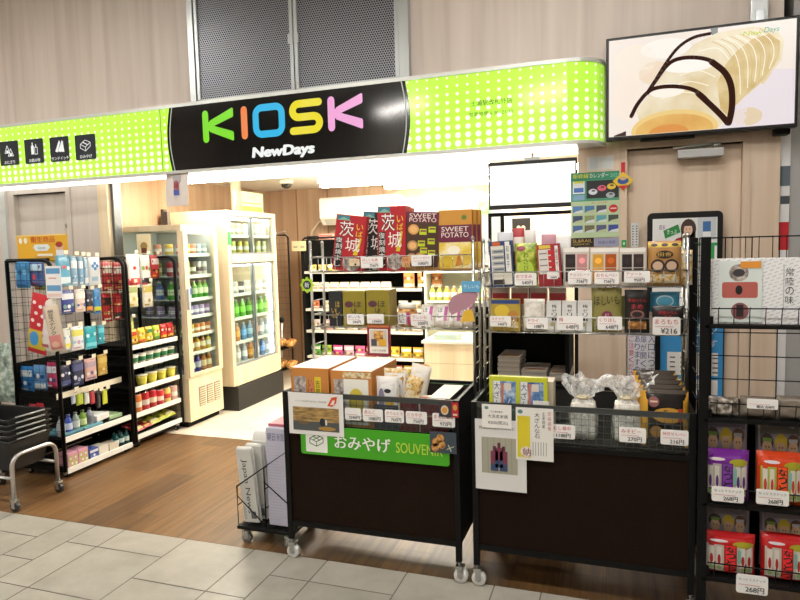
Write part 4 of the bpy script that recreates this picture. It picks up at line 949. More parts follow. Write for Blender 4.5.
def pr_sen(q, f, w, h):
    f.rect(q, -w*.48, h*.86, w*.48, h*.97, cm('#cdb343'), 1)
    for u in (-.3, 0, .3): f.ell(q, w*u, h*.915, w*.1, h*.035, cm('#3d2a1c'), 2)
    f.ell(q, 0, h*.7, w*.25, h*.09, cm('#33241c'), 2); f.text(q, '田舎', -w*.2, h*.66, w*.2, h*.75, cm('#d9b15a'), 3)
    for u in (-.2, .2): f.ell(q, w*u, h*.45, w*.21, h*.15, cm('#2f231f'), 2); f.ell(q, w*u, h*.45, w*.15, h*.1, cm('#c3a58c'), 3)
    f.rect(q, -w*.42, h*.06, w*.42, h*.26, mat_ph['mix'], 2)
px_item('bag', (647.5, 241, 682, 290), YU, zU2, .045, 'tan and brown rice cracker bag at the right of the upper wire shelf', 'snack bag', 'snack_bag', '#b0824a', pr_sen)
px_item('bag', (679, 250, 693, 286), YU+.045, zU2, .03, 'narrow cream snack bag squeezed beside the tan rice cracker bag', 'snack bag', 'snack_bag', '#d9cdb4', None, mat=mat_ph['mix'])
for i, (px, c_, l) in enumerate((((497, 232, 513, 260), '#cfd2d6', 'silver'), ((513, 228, 524, 262), '#b03a40', 'red'), ((524, 230, 536, 262), '#d8d4d0', 'white'), ((541, 234, 556, 262), '#b88a96', 'pink and yellow'), ((556, 236, 571, 262), '#d5d5d3', 'pale grey'))):
    px_item('bag', px, 2.955, zU2, .022, l+' snack packet standing in the back row behind the '+('navy edged packet', 'navy edged packet', 'green bag', 'red and white packet', 'sweets case')[i], 'snack packet', 'snack_packet', c_, (lambda q, f, w, h, s=i: deco(q, f, w, h*.96, (['#3b4a5e', '#e8e8e4', '#b5302f'], ['#efe6dc', '#1d1d1f', '#e0b83a'], ['#b5302f', '#2b2b30', '#d9c9a0'], ['#e3cf43', '#f0eee8', '#8a3a62'], ['#2b2b30', '#9aa0a4', '#c9c9c6'])[s], 20+s)))
tg = 'price cards on the upper wire shelf of the right cart'
for i, (px, tx, hd) in enumerate((((514.5, 273, 536.5, 285.5), '540円', 'おつまみ'), ((547, 272, 558, 279), '594円', ''), ((568, 271.5, 591.5, 284), '756円', 'チョコレート'), ((594.5, 272, 619, 284), '756円', 'おせんべい'), ((624, 271, 650, 282.5), '950円', 'アソート'))):
    tag_px(*px, YTg, 'white price card under the '+('green snack bag', 'red and white packet', 'dark and pink sweets case', 'golden and orange sweets case', 'dark brown sweets case')[i], tx, hd, tg)
# lower basket of the right rack
def pr_anime(q, f, w, h):
    f.rect(q, -w*.48, h*.85, w*.48, h*.97, cm('#2f4a8a'), 1); f.ell(q, -w*.12, h*.62, w*.26, h*.2, cm('#dcbf3e'), 2); f.ell(q, w*.25, h*.5, w*.18, h*.14, cm('#b9823c'), 2); f.ell(q, -w*.25, h*.35, w*.2, h*.12, cm('#8a3f7a'), 2); f.rect(q, w*.05, h*.1, w*.45, h*.4, mat_ph['mix'], 2)
px_item('box', (491, 299, 520, 331), YL, zL2, .03, 'colourful picture packet at the left end of the lower wire shelf', 'snack packet', 'snack_packet', '#b39a3a', pr_anime)
px_item('bag', (523.5, 299, 545, 332), YL, zL2, .03, 'clear pack of pale sweets beside the three white boxes', 'snack pack', 'snack_pack', '#d0c6b2', lambda q, f, w, h: (f.rect(q, -w*.4, h*.88, w*.4, h*.97, cm('#dcd8ce'), 1), f.rect(q, -w*.38, h*.05, w*.38, h*.12, cm('#3a3a3e'), 1)), mat=mat_ph['clear'])
for i in range(3):
    a = 546+15.5*i
    px_item('box', (a+.5, 301, a+15, 331), YL, zL2, .03, 'slim white plum sweets box with brush lettering, %s of three' % ['left', 'middle', 'right'][i], 'sweets box', 'sweets_box', '#dcdcd9', lambda q, f, w, h: (f.text(q, '梅ゼリー', -w*.14, h*.35, w*.2, h*.9, INK, 1, vert=True), f.ell(q, -w*.1, h*.25, w*.15, h*.07, cm('#b9a878'), 1)), group='white plum sweets boxes')
def pr_gold(q, f, w, h):
    for u in (-.1, .35): f.ell(q, w*u, h*.93, w*.03, h*.018, cm('#3a3420'), 1)
    f.text(q, 'ほし', -w*.4, h*.6, w*-.0, h*.8, cm('#2a2418'), 1); f.text(q, 'いも', w*.02, h*.63, w*.42, h*.82, cm('#2a2418'), 1); f.ell(q, w*.02, h*.38, w*.17, h*.1, cm('#7b2a48'), 1); f.text(q, '紅', -w*.05, h*.33, w*.1, h*.43, cm('#d9a8b4'), 2); f.rect(q, -w*.4, h*.05, w*.4, h*.25, cm('#a8a06a'), 1)
px_item('bag', (591, 287, 622, 333), YL-.002, zL2, .035, 'gold dried sweet potato pouch on the lower wire shelf', 'snack pouch', 'snack_pouch', '#8e874c', pr_gold, rough=.25)
def pr_blk(q, f, w, h):
    f.text(q, '黒糖かりん', -w*.36, h*.7, w*.36, h*.82, cm('#b8323c'), 1, fit=True); f.text(q, 'まめ', -w*.3, h*.56, w*.3, h*.68, cm('#b8323c'), 1, fit=True); f.ell(q, 0, h*.44, w*.28, h*.1, cm('#8a5a52'), 1); f.ell(q, 0, h*.44, w*.2, h*.065, cm('#2b2022'), 2); f.rect(q, -w*.36, h*.1, w*.36, h*.28, mat_ph['food'], 1)
px_item('bag', (624.5, 290, 650, 333), YL, zL2, .03, 'black snack pouch with red lettering right of the gold pouch', 'snack pouch', 'snack_pouch', '#23201f', pr_blk)
px_item('bag', (652, 306, 684, 333), YL, zL2, .03, 'black snack pouch with red lettering, low one by the right rack post', 'snack pouch', 'snack_pouch', '#23201f', pr_blk)
px_item('bag', (650, 292, 680, 312), YL+.06, None, .025, 'sky blue snack pouch peeking above the low black pouch', 'snack pouch', 'snack_pouch', '#3f97bd', lambda q, f, w, h: (f.ell(q, 0, h*.55, w*.3, h*.3, cm('#bfe0ea'), 1), f.ell(q, 0, h*.55, w*.26, h*.22, cm('#5aaccd'), 2)))
for i in range(4):
    a = 492+19*i; px_item('box', (a, 288, a+17, 300), YL+.065, zL2, .03, 'low red and white sweets carton in the back row, %s of four' % ORD[i], 'sweets carton', 'sweets_carton', '#c4b4a8', lambda q, f, w, h: deco(q, f, w, h, ['#b03434', '#d8cfc4', '#8a4a3c', '#e0d6ca'], 4), group='cartons in the back row')
px_item('bag', (618, 296, 627, 318), YL+.055, zL2+.02, .02, 'olive foil pouch edge behind the gold pouch', 'snack pouch', 'snack_pouch', '#8d9460')
tg = 'price cards on the lower wire shelf of the right cart'
for i, (px, tx, hd) in enumerate((((490, 316, 511, 326.5), '540円', 'スナック'), ((526.5, 317.5, 548, 329), '108円', 'ドライ'), ((557, 316, 583, 330), '648円', '梅'), ((597.5, 316.5, 622, 330), '648円', 'くりほし'))):
    tag_px(*px, YTg, 'white price card under the '+('colourful picture packet', 'clear pack of pale sweets', 'three slim white boxes', 'gold pouch')[i], tx, hd, tg)
tag_px(652.5, 317, 680.5, 335, YTg, 'larger white price card reading 216 yen at the right rack post', '¥216', 'まろもち')
# tray items of the right cart
x0_, x1_, a_, b_ = RY(492, 377, 550, 409, 2.665); w = x1_-x0_; hh = b_-ZT
def natto(q, f, w, h):
    f.poly(q, [(-w*.5, h*.02), (w*.5, h*.02), (w*.5, h), (-w*.5, h)], cm('#c3c832', .3), 1)
    for s in (-1, 1):
        c = s*w*.235; f.rect(q, c-w*.2, h*.1, c+w*.2, h*.93, mat_ph['blue'], 2); f.poly(q, [(c-w*.2, h*.4), (c+w*.2, h*.55), (c+w*.2, h*.3), (c-w*.1, h*.3)], cm('#5f8f78'), 3)
        f.rect(q, c-w*.19, h*.3, c-w*.07, h*.93, cm('#dfe2e0'), 3); f.text(q, '大ざん豆', c-w*.18, h*.35, c-w*.08, h*.92, cm('#1c2a5e'), 4, vert=True); f.rect(q, c-w*.055, h*.45, c-w*.015, h*.9, cm('#c9785a'), 3); f.rect(q, c+w*.0, h*.78, c+w*.12, h*.9, cm('#d9cfc4'), 3); f.stroke(q, [(c+w*.0, h*.45), (c+w*.1, h*.65)], .004, cm('#d5e2ea'), 4)
natkey = make('nat', mk_box('snack_case', w, .03, hh, '#c3c832', natto, rough=.3), ((x0_+x1_)/2-.01, 2.672, ZT), 0, 'yellow framed case with two blue bean snack packs at the left of the right cart', 'snack case')
make('natb', mk_box('snack_case', w*.93, .1, hh*.92, '#cfc3ad'), ((x0_+x1_)/2+.02, 2.745, ZT), 0, 'beige snack case stacked behind the yellow framed case', 'snack case')
def cello(w, h, d, seed):
    """clear bag of sweets with a gathered, spread cellophane top"""
    def fn():
        r = random.Random(seed); q = MB()
        q.box(-w*.4, w*.4, -d*.38, d*.38, 0, h*.6, mat_ph['clear'], .014); o = q.build('sweets_bag')
        q = MB(); n = 26; prof = [(.46, 0), (.5, .1), (.5, .42), (.4, .58), (.28, .66), (.38, .76), (.6, .88), (.78, 1)]; vs = []
        for k, (rr_, z) in enumerate(prof):
            for j in range(n):
                a = 2*PI*j/n; jit = 1+(.03 if k < 3 else .09+.12*(k > 4))*r.uniform(-1, 1)*(1.6 if j % 2 else .6); zz = h*z+(h*.07*r.uniform(-1, 1) if k > 4 else 0)
                sq = 1/max(abs(math.cos(a)), abs(math.sin(a)))**.6
                vs.append((w*rr_*jit*math.cos(a)*sq*.96, d*rr_*jit*math.sin(a)*sq*.8, max(.001, zz)))
        q.add(vs, [(i*n+j, i*n+(j+1) % n, (i+1)*n+(j+1) % n, (i+1)*n+j) for i in range(len(prof)-1) for j in range(n)], FILM, False); q.build('cellophane_wrap', o)
        q = MB(); q.lathe([(w*.27, h*.66), (w*.27, h*.69)], cm('#cdbf9a', .3), 14); q.build('tie', o); return o
    return fn
p0 = at(586, 400, Y=2.75); p1_ = at(624, 400, Y=2.75); hc = at(590, 378, Y=2.75).z-ZT
make('ce1', cello(.125, hc, .115, 3), (p0.x-.012, 2.76, ZT), 0, 'clear cellophane bag of sweets with gathered top, left of two on the right cart', 'sweets bag', 'cellophane sweets bags')
make('ce2', cello(.13, hc+.01, .12, 8), (p1_.x+.014, 2.765, ZT), 0, 'clear cellophane bag of sweets with gathered top, beside the black cracker bags', 'sweets bag', 'cellophane sweets bags')
def pr_senbei(q, f, w, h):
    f.rect(q, -w*.5, h*.04, -w*.39, h*.98, cm('#cf9a2c'), 1); f.rect(q, w*.38, h*.04, w*.5, h*.98, cm('#cf9a2c'), 1)
    f.ell(q, -w*.26, h*.8, w*.12, h*.09, cm('#8a5555'), 1); f.rect(q, -w*.34, h*.79, -w*.18, h*.82, cm('#e2c9b4'), 2)
    f.ell(q, w*.06, h*.58, w*.36, h*.13, cm('#cf9b3c'), 1); f.text(q, 'Em', w*-.04, h*.57, w*.2, h*.67, INK, 2); f.rect(q, w*.27, h*.48, w*.37, h*.7, cm('#b3402c'), 2); f.ell(q, -w*.2, h*.3, w*.14, h*.1, cm('#b9853a'), 2)
x0_, x1_, a_, b_ = RY(644, 388, 690, 440, 2.66); hh = at(667, 391, Y=2.66).z-ZT
for i in range(5):
    make('senb', mk_bag('cracker_bag', x1_-x0_, hh, .034, '#1f1b1a', pr_senbei, crimp='#4a423a', rough=.22), ((x0_+x1_)/2-.004-.008*i, 2.676+.045*i, ZT), 0, ['front', 'second', 'third', 'fourth', 'rear'][i]+' black and gold rice cracker bag of five filed at the right of the cart', 'cracker bag', 'black and gold cracker bags', tilt=(-.04, 0)).scale.z = 1+.045*i
for i, (px, tx, hd) in enumerate((((547, 424.5, 575, 438.5), '1188円', '田むし最中'), ((619, 427.5, 646, 442.5), '270円', 'みそピー'), ((660.5, 430, 688.5, 445), '216円', '納豆せんべい'))):
    tag_px(*px, YP, 'white price card on the right cart front below the '+('yellow framed case', 'cellophane bags', 'black cracker bags')[i], tx, hd)
def p300(q, f, w, h):
    f.ell(q, -w*.34, h*.85, w*.07, h*.07, cm('#5d8f86'), 1); f.text(q, 'お土産名産品', -w*.2, h*.66, w*.2, h*.74, INK, 1, fit=True); f.text(q, '大洗玄米焼', -w*.3, h*.42, w*.38, h*.58, INK, 1, fit=True); f.text(q, '¥300(税込)', -w*.3, h*.12, w*.38, h*.32, INK, 1, fit=True)
def pbott(q, f, w, h):
    f.text(q, '数量限定品お早めにどうぞ', -w*.42, h*.86, w*.42, h*.91, cm('#8a5a60'), 1, fit=True); f.rect(q, -w*.37, h*.24, w*.33, h*.75, cm('#a5a392'), 1)
    for i in range(6): f.rect(q, -w*.37+w*.7*i/6, h*.24, -w*.36+w*.7*i/6, h*.75, cm('#8b8977'), 2)
    for u in (-.12, .06, -.03): 
        v = .05 if u == -.03 else 0; f.rect(q, w*(u-.075), h*(.28+v), w*(u+.075), h*(.56+v), cm('#7b3850'), 3); f.rect(q, w*(u-.075), h*(.28+v), w*(u+.075), h*(.38+v), cm('#37486b'), 4); f.rect(q, w*(u-.03), h*(.56+v), w*(u+.03), h*(.63+v), cm('#5e2c3f'), 3)
def pleaf(q, f, w, h):
    f.ell(q, -w*.38, h*.92, w*.07, h*.04, cm('#5d8f86'), 1); f.rect(q, -w*.46, h*.05, -w*.12, h*.84, cm('#d9c92c'), 1); f.ell(q, -w*.22, h*.16, w*.16, h*.1, cm('#e9e0d6'), 2); f.text(q, '納', -w*.32, h*.08, -w*.1, h*.24, cm('#7b2350'), 3)
    f.text(q, '大ざんな石', 0, h*.42, w*.14, h*.92, INK, 1, vert=True); f.text(q, '土産銘菓', w*.2, h*.62, w*.28, h*.94, cm('#5a5a5a'), 1, vert=True); f.text(q, '茨城名物', w*.35, h*.58, w*.44, h*.95, cm('#c9505a'), 1, vert=True)
    for i in range(6): f.rect(q, w*(-.05+.07*i), h*.1, w*(-.03+.07*i), h*.36, cm('#9a9a96'), 1)
sheet((475.5, 420, 526.5, 490.5), YC-.004, 'bottle_picture_sheet', 'white sheet with a photo of three small bottles hanging low on the right cart', 'notice', pbott, '#dbdbd9')
sheet((482, 404.5, 511.5, 428), YC-.008, 'price_card', 'white card reading 300 yen clipped above the bottle picture sheet', 'price card', p300, '#eceae6')
sheet((516, 408, 553.5, 460.5), YC-.008, 'leaflet', 'white and yellow leaflet with vertical writing on the right cart front', 'leaflet', pleaf, '#e6e5e0')
sheet((533, 401, 549, 409.5), 2.648, 'price_card', 'half hidden white price card on the yellow framed snack case', 'price card', lambda q, f, w, h: f.text(q, '大洗玄米焼', -w*.4, h*.2, w*.4, h*.5, INK, 1, fit=True), '#eceae6')
# --------------------------------------------------------- newspaper stand
nx0, nx1, ny0, ny1 = -1.835, -1.518, 2.69, 2.97
t = thing('newspaper_stand', 'low black wire newspaper stand on casters left of the souvenir cart', 'newspaper stand', ((nx0+nx1)/2, (ny0+ny1)/2, 0))
for y in (ny0, ny1):
    q = MB(); q.tube([(nx0, y, .09), (nx0, y, .3), (nx1, y, .52), (nx1, y, .09)], .0045, BLK, 8, closed=True); xm = (nx0+nx1)/2+.0
    q.tube([(xm+.005, y, .09), (xm+.005, y, .41)], .004, BLK, 8); q.tube([(nx0, y, .25), (xm, y, .11)], .003, BLK, 6); q.tube([(xm, y, .34), (nx1, y, .22)], .003, BLK, 6); q.build('side_frame', t)
q = MB(); q.box(nx0-.006, nx1, ny0-.006, ny1+.006, .075, .092, BLK, .002); q.build('base_frame', t)
q = MB()
for k in range(9): x = nx0+.02+(nx1-nx0-.04)*k/8; q.tube([(x, ny0, .098), (x, ny1, .098)], .0022, BLK, 5)
for z, x in ((.3, nx0), (.2, nx0), (.41, xm+.005), (.3, xm+.005), (.2, xm+.005), (.52, nx1), (.35, nx1)): q.tube([(x, ny0, z), (x, ny1, z)], .0028, BLK, 5)
q.build('cross_wires', t)
for x in (nx0+.03, nx1-.04):
    for y in (ny0+.02, ny1-.03): q = MB(); caster(q, x, y, .075, M('#77797a', .5), .026); q.build('caster', t)
def paper(w, d, h, title, curl=False):
    def fn():
        q = MB(); r = random.Random(2); n = 7
        for i in range(n):
            y = -d/2+d*i/n; e = r.uniform(-.003, .003); q.box(-w/2+e, w/2+e, y, y+d/n*.86, 0, h-abs(i-3)*.0015, M('#d3d3cd', .8) if i % 3 else M('#c2c2bc', .8), 0)
        q.tube([(-w/2+.004, 0, h-.006), (w/2-.004, 0, h-.006)], d*.5, M('#d3d3cd', .8), 10); o = q.build('newspaper')
        q = MB(); f = FR((0, -d/2, 0)); fv = FR((0, -d/2, 0), U=(0, 0, -1), V=(1, 0, 0))
        if title: fv.text(q, title, -h*.86, -w*.22, -h*.12, w*.2, INK, 1)
        for i in range(9): f.rect(q, -w*.42, h*(.04+.02*i), -w*.25 if title else w*.4, h*(.048+.02*i), M('#8a8a88', .8), 1)
        f.rect(q, w*.05 if title else -w*.4, h*.05, w*.4, h*.15, M('#55565a', .8), 1); q.build('printed_text', o); return o
    return fn
make('jn', paper(.095, .03, .385, 'Japan News'), (-1.775, 2.735, .103), -.12, 'folded English newspaper reading Japan News standing at the left of the wire stand', 'newspaper', tilt=(0, -.1))
make('jn2', paper(.1, .028, .39, ''), (-1.76, 2.785, .103), -.12, 'folded newspaper standing just behind the one reading Japan News', 'newspaper', tilt=(0, -.06))
make('jn3', paper(.1, .028, .41, ''), (-1.77, 2.9, .103), -.2, 'folded newspaper with curled top at the back of the wire stand', 'newspaper', tilt=(-.12, -.04))
q = MB(); vs = []
for j in range(9):
    a = PI*j/8
    for x in (-.05, .05): vs.append((-1.765+x, 2.86-.04*math.cos(a), .505+.045*math.sin(a)+.0))
q.add(vs, [(2*i, 2*i+1, 2*i+3, 2*i+2) for i in range(8)], M('#cfcfca', .8), True); q.box(-1.815, -1.715, 2.815, 2.823, .103, .505, M('#cfcfca', .8)); q.box(-1.815, -1.715, 2.895, 2.9, .103, .505, M('#c6c6c1', .8)); tag(q.build('newspaper'), 'newspaper folded over in a loose curl, tallest on the left half of the stand', 'newspaper')
x0_, x1_, a_, b_ = RY(267, 428, 287, 511, 2.72); 
def pst(q, f, w, h):
    f.text(q, '朝日', -w*.42, h*.87, -w*.02, h*.95, M('#3a3a66', .7), 1); f.text(q, '新聞', w*.05, h*.87, w*.4, h*.95, M('#6a6a90', .7), 1)
    r = random.Random(1)
    for i in range(26): f.rect(q, -w*.44, h*(.06+.03*i), w*r.uniform(.1, .45), h*(.066+.03*i), M('#b4b4c4', .8), 1)
make('nst', mk_box('newspaper_bundle', x1_-x0_, .2, b_-.105, '#c3c2d4', pst, rough=.8, bev=.004), ((x0_+x1_)/2, 2.82, .103), 0, 'tall pale lilac bundle of newspapers beside the cart leg', 'newspaper bundle')
make('mgz', mk_box('magazine', x1_-x0_-.006, .17, .014, '#c4707c', None), ((x0_+x1_)/2, 2.83, b_-.002+.001), 0, 'pink covered magazine lying on top of the lilac newspaper bundle', 'magazine')
# ------------------------------------------------------ right black rack
rx0, rx1, ry0, ry1 = .325, 1.25, 2.6, 2.98
ZS = [.195, at(750, 506, Y=ry0).z, at(750, 420, Y=ry0).z, at(750, 325, Y=ry0).z]
t = thing('snack_rack', 'tall black wire snack rack at the right edge, beside the right souvenir cart', 'snack rack', ((rx0+rx1)/2, (ry0+ry1)/2, 0))
for x in (rx0, rx1):
    for y in (ry0+.0, ry1): q = MB(); q.box(x-.017, x+.017, y-.012, y+.012, .05, 1.512, BLK, .002); q.build('post', t)
    for y in (ry0+.0, ry1): q = MB(); caster(q, x, y, .06); q.build('caster', t)
q = MB()
for x in (rx0, rx1): q = MB(); grid(q, (x, ry0+.012, .2), (0, ry1-ry0-.024, 0), (0, 0, 1.29), 4, 12, BLK, .0018); q.build('side_grid', t)
zt_ = at(750, 237, Y=ry1-.02).z
q = MB(); grid(q, (rx0+.02, ry1-.02, .2), (.9, 0, 0), (0, 0, zt_-.2), 9, 13, BLK, .0022)
n = 18
for i in range(n): x = rx0+.02+.9*(i+.5)/n; q.tube([(x, ry1-.024, 1.36), (x, ry1-.024, zt_+.004)], .0016, BLK, 4)
q.tube([(rx0+.02, ry1-.024, zt_), (rx0+.92, ry1-.024, zt_)], .0032, BLK, 6); q.build('back_grid', t)
q = MB(); q.box(rx0+.02, rx1-.02, ry1-.016, ry1-.01, .15, ZS[2]-.01, BLKM); q.build('added_dark_back', t)  # black sheet added so the gap behind the lower shelves reads dark
for k, z in enumerate(ZS):
    q = MB(); q.box(rx0, rx1, ry0-.012, ry0+.004, z-.014, z+.0, BLK, .002); q.box(rx0+.018, rx1-.018, ry0, ry1-.03, z-.004, z-.001, BLKM)
    for x in (rx0+.018, rx1-.03): q.box(x, x+.012, ry0, ry1-.03, z-.014, z+.03, BLK)
    q.build('shelf', t); q = MB(); hgt = .062
    q.tube([(rx0+.02, ry0-.014, z+hgt), (rx1, ry0-.014, z+hgt)], .0026, BLK, 6)
    for i in range(17): x = rx0+.045+.052*i; q.tube([(x, ry0-.008, z-.004), (x, ry0-.014, z+hgt), (x+.004, ry0-.004, z+hgt+.003)], .0019, BLK, 5)
    q.build('wire_fence', t)
def px_bag(px, Y, z, d, label, col, printer, group=None, name='snack_bag', tilt=-.08, cat='snack bag', **k):
    return px_item('bag', px, Y, z, d, label, cat, name, col, printer, group, tilt, 0, **k)
def pr_natto(c1, c2, c3):
    def p(q, f, w, h):
        f.rect(q, -w*.47, h*.74, w*.47, h*.93, cm(c1, .25), 1); f.ell(q, w*.25, h*.78, w*.2, h*.07, cm('#a9a42c', .3), 2); f.ell(q, -w*.2, h*.83, w*.17, h*.03, cm('#eadbe4', .2), 2)
        f.rect(q, -w*.43, h*.1, w*.43, h*.74, cm(c3, .3), 1)
        for u in (-.34, -.2, .24, .36): f.rect(q, w*(u-.05), h*.13, w*(u+.045), h*.7, cm('#d9d4ca', .3), 2); f.ell(q, w*u, h*.4, w*.03, h*.12, cm(c2, .3), 3); f.ell(q, w*u, h*.2, w*.045, h*.05, cm('#8fae6a', .3), 3)
        f.rect(q, -w*.11, h*.08, w*.13, h*.76, cm(c2, .3), 3); f.rect(q, -w*.08, h*.1, w*.1, h*.74, cm(shade(c2, 1.5), .3), 4)
        f.text(q, 'なっとう', -w*.075, h*.125, w*.1, h*.735, INK, 6, vert=True); f.text(q, 'なっとう', -w*.065, h*.12, w*.11, h*.73, INK, 7, vert=True); f.rect(q, w*.14, h*.35, w*.21, h*.66, cm('#7fb3a6', .3), 4)
    return p
def pr_kids(c1, c2):
    def p(q, f, w, h):
        f.rect(q, -w*.45, h*.3, w*.45, h*.95, cm('#a9a2b4', .3), 1); f.rect(q, -w*.45, h*.05, w*.45, h*.5, cm(c1, .3), 2); f.poly(q, [(-w*.45, h*.95), (w*.45, h*.95), (w*.45, h*.86), (-w*.45, h*.9)], cm('#c9c4cf', .2), 2)
        for i, (u, cc) in enumerate(((-.28, '#4f86b5'), (0, '#8fae3a'), (.25, '#9a8f9a'))): f.ell(q, w*u, h*.66, w*.1, h*.11, cm('#e3bf9c', .4), 4); f.ell(q, w*u, h*.73, w*.13, h*.12, cm(('#4a3a30', '#e0c43a', '#6a4a3a')[i], .4), 3); f.rect(q, w*(u-.09), h*.74, w*(u+.09), h*.79, cm(('#7aa04a', '#e0c43a', '#c9c4cc')[i], .4), 5)
        for i, u in enumerate((-.28, 0, .25)): f.ell(q, w*(u-.03), h*.67, w*.012, h*.012, INK, 6); f.ell(q, w*(u+.03), h*.67, w*.012, h*.012, INK, 6); cc = ('#4f86b5', '#8fae3a', '#9a8f9a')[i]; f.rect(q, w*(u-.09), h*.38, w*(u+.09), h*.58, cm(cc, .4), 3)
        for u in (-.3, -.1, .15, .32): f.ell(q, w*u, h*.42, w*.05, h*.03, cm(c2, .3), 5)
    return p
PU, OR, RD = '#7b2a9a', '#d8461c', '#c31f22'
z3, z4 = ZS[1], ZS[0]
px_bag((703, 452, 751, 512), 2.615, z3, .07, 'purple natto snack bag in front on the third shelf of the right rack', PU, pr_natto(PU, '#5c2a78', '#b7b1a6'), tilt=-.05)
px_bag((758, 455, 806, 512), 2.615, z3, .07, 'orange natto snack bag in front, beside the purple one on the right rack', OR, pr_natto(OR, '#c4401c', '#b3b84a'), tilt=-.05)
px_bag((703, 417, 750, 470), 2.72, z3+.0, .07, 'purple trimmed snack bag with children picture behind the front purple bag', '#77717c', pr_kids(PU, '#e6dfe8'), tilt=-.04)
px_bag((757, 424, 806, 470), 2.72, z3+.0, .07, 'orange trimmed snack bag with children picture behind the orange one', '#77716c', pr_kids(OR, '#e0d24a'), tilt=-.04)
px_bag((703, 536, 757, 600), 2.615, z4, .07, 'red natto snack bag in front on the bottom shelf of the right rack', RD, pr_natto(RD, '#b02222', '#c4bdb2'), tilt=-.05)
px_bag((762, 538, 812, 600), 2.615, z4, .07, 'red natto snack bag in front at the right edge of the bottom shelf', RD, pr_natto(RD, '#b02222', '#c4bdb2'), tilt=-.05)
px_bag((705, 507, 752, 560), 2.72, z4, .07, 'red trimmed snack bag with children picture behind the front red bag', '#8a8087', pr_kids(RD, '#e0a23a'), tilt=-.04)
px_bag((761, 511, 808, 560), 2.72, z4, .07, 'red trimmed snack bag with children picture at the right edge, back row', '#8a8087', pr_kids(RD, '#e0a23a'), tilt=-.04)
for i, (a, c_) in enumerate(((702, 740), (741, 777), (778, 812))):
    px_bag((a, 398, c_, 420), 2.62, ZS[2], .05, 'clear bag of dark sweets on the second shelf of the right rack, '+ordw(i, 3), '#6f665c', None, 'clear bags of dark sweets', mat=mat_photo('dark_sweets_in_film', [(.35, '#3a332d'), (.5, '#857a6c'), (.68, '#d8d4cc')], 50) if i == 0 else M('#7d7367', .25))
# patterned gift box on top shelf
x0_, x1_, a_, b_ = RY(712, 258, 830, 320, 2.61); zz = ZS[3]
def mat_wrap():
    m, t_, p = nt('white_wrapping_paper_with_grey_dashes'); tc = N(t_, 'ShaderNodeTexCoord'); mp = N(t_, 'ShaderNodeMapping')
    mp.inputs['Scale'].default_value = (1, 1, 1); mp.inputs['Rotation'].default_value = (0, .35, 0); t_.links.new(tc.outputs['Object'], mp.inputs[0])
    s_ = N(t_, 'ShaderNodeSeparateXYZ'); t_.links.new(mp.outputs[0], s_.inputs[0]); c_ = N(t_, 'ShaderNodeCombineXYZ'); t_.links.new(s_.outputs[0], c_.inputs[0]); t_.links.new(s_.outputs[2], c_.inputs[1])
    br = N(t_, 'ShaderNodeTexBrick'); br.inputs['Scale'].default_value = 1; br.inputs['Brick Width'].default_value = .022; br.inputs['Row Height'].default_value = .012; br.inputs['Mortar Size'].default_value = .0045; br.inputs['Mortar Smooth'].default_value = .1
    br.inputs['Color1'].default_value = lin('#b9bcc0'); br.inputs['Color2'].default_value = lin('#c9ccd0'); br.inputs['Mortar'].default_value = lin('#e6e7e9'); t_.links.new(c_.outputs[0], br.inputs['Vector'])
    t_.links.new(br.outputs[0], p.inputs['Base Color']); p.inputs['Roughness'].default_value = .6; return m
WRAP = mat_wrap()
def giftb():
    q = MB(); w = x1_-x0_; h = b_-zz; q.box(-w/2, w/2, -.03, .03, 0, h, WRAP, .003); o = q.build('gift_box'); f = FR((0, -.03, 0)); q = MB()
    f.text(q, '常陸の味', w*.14, h*.3, w*.21, h*.85, INK, 1, vert=True); f.rect(q, w*.12, h*.22, w*.13, h*.9, cm('#b9bcc0'), 1); q.build('printed_text', o)
    q = MB(); a = -w/2+w*.06; c_ = -w/2+w*.44; q.box(a, c_, -.034, -.0305, h*.03, h*.96, cm('#d5dfdc')); f = FR((0, -.034, 0))
    f.ell(q, (a+c_)/2-.005, h*.78, .033, h*.13, mat_ph['grey'], 1); f.ell(q, (a+c_)/2-.005, h*.78, .02, h*.06, cm('#3b3a3e'), 2)
    f.poly(q, rrect(a+.012, h*.4, c_-.014, h*.64, .008), cm('#b45f57'), 1); f.ell(q, (a+c_)/2-.004, h*.52, .012, h*.07, cm('#1c1c1e'), 2); f.ell(q, (a+c_)/2, h*.2, .03, h*.13, cm('#8d5a5c'), 1); f.rect(q, (a+c_)/2-.012, h*.12, (a+c_)/2+.012, h*.3, cm('#2b2023'), 2)
    f.rect(q, (a+c_)/2+.0, h*.85, c_-.004, h*.95, cm('#e0953a'), 3); q.build('picture_card', o); return o
make('gb', giftb, ((x0_+x1_)/2, 2.645, zz), 0, 'white dash patterned gift box with pink food picture atop the right rack', 'gift box', tilt=(-.03, 0))
YR = ry0-.018
tag_px(747, 399, 778, 409, YR, 'long white price strip on the second shelf of the right rack', '税込 324円', '')
tag_px(711.5, 487, 744, 502, YR, 'white price card under the front purple snack bag', '268円', 'なっとうスナック', hc='#333333')
tag_px(756, 490, 789, 505, YR, 'white price card under the front orange snack bag', '268円', 'なっとうスナック', hc='#444444')
tag_px(736, 575, 768, 594, YR, 'white price card on the bottom shelf between the front red snack bags', '268円', 'なっとうスナック', hc='#555555', tilt=0)
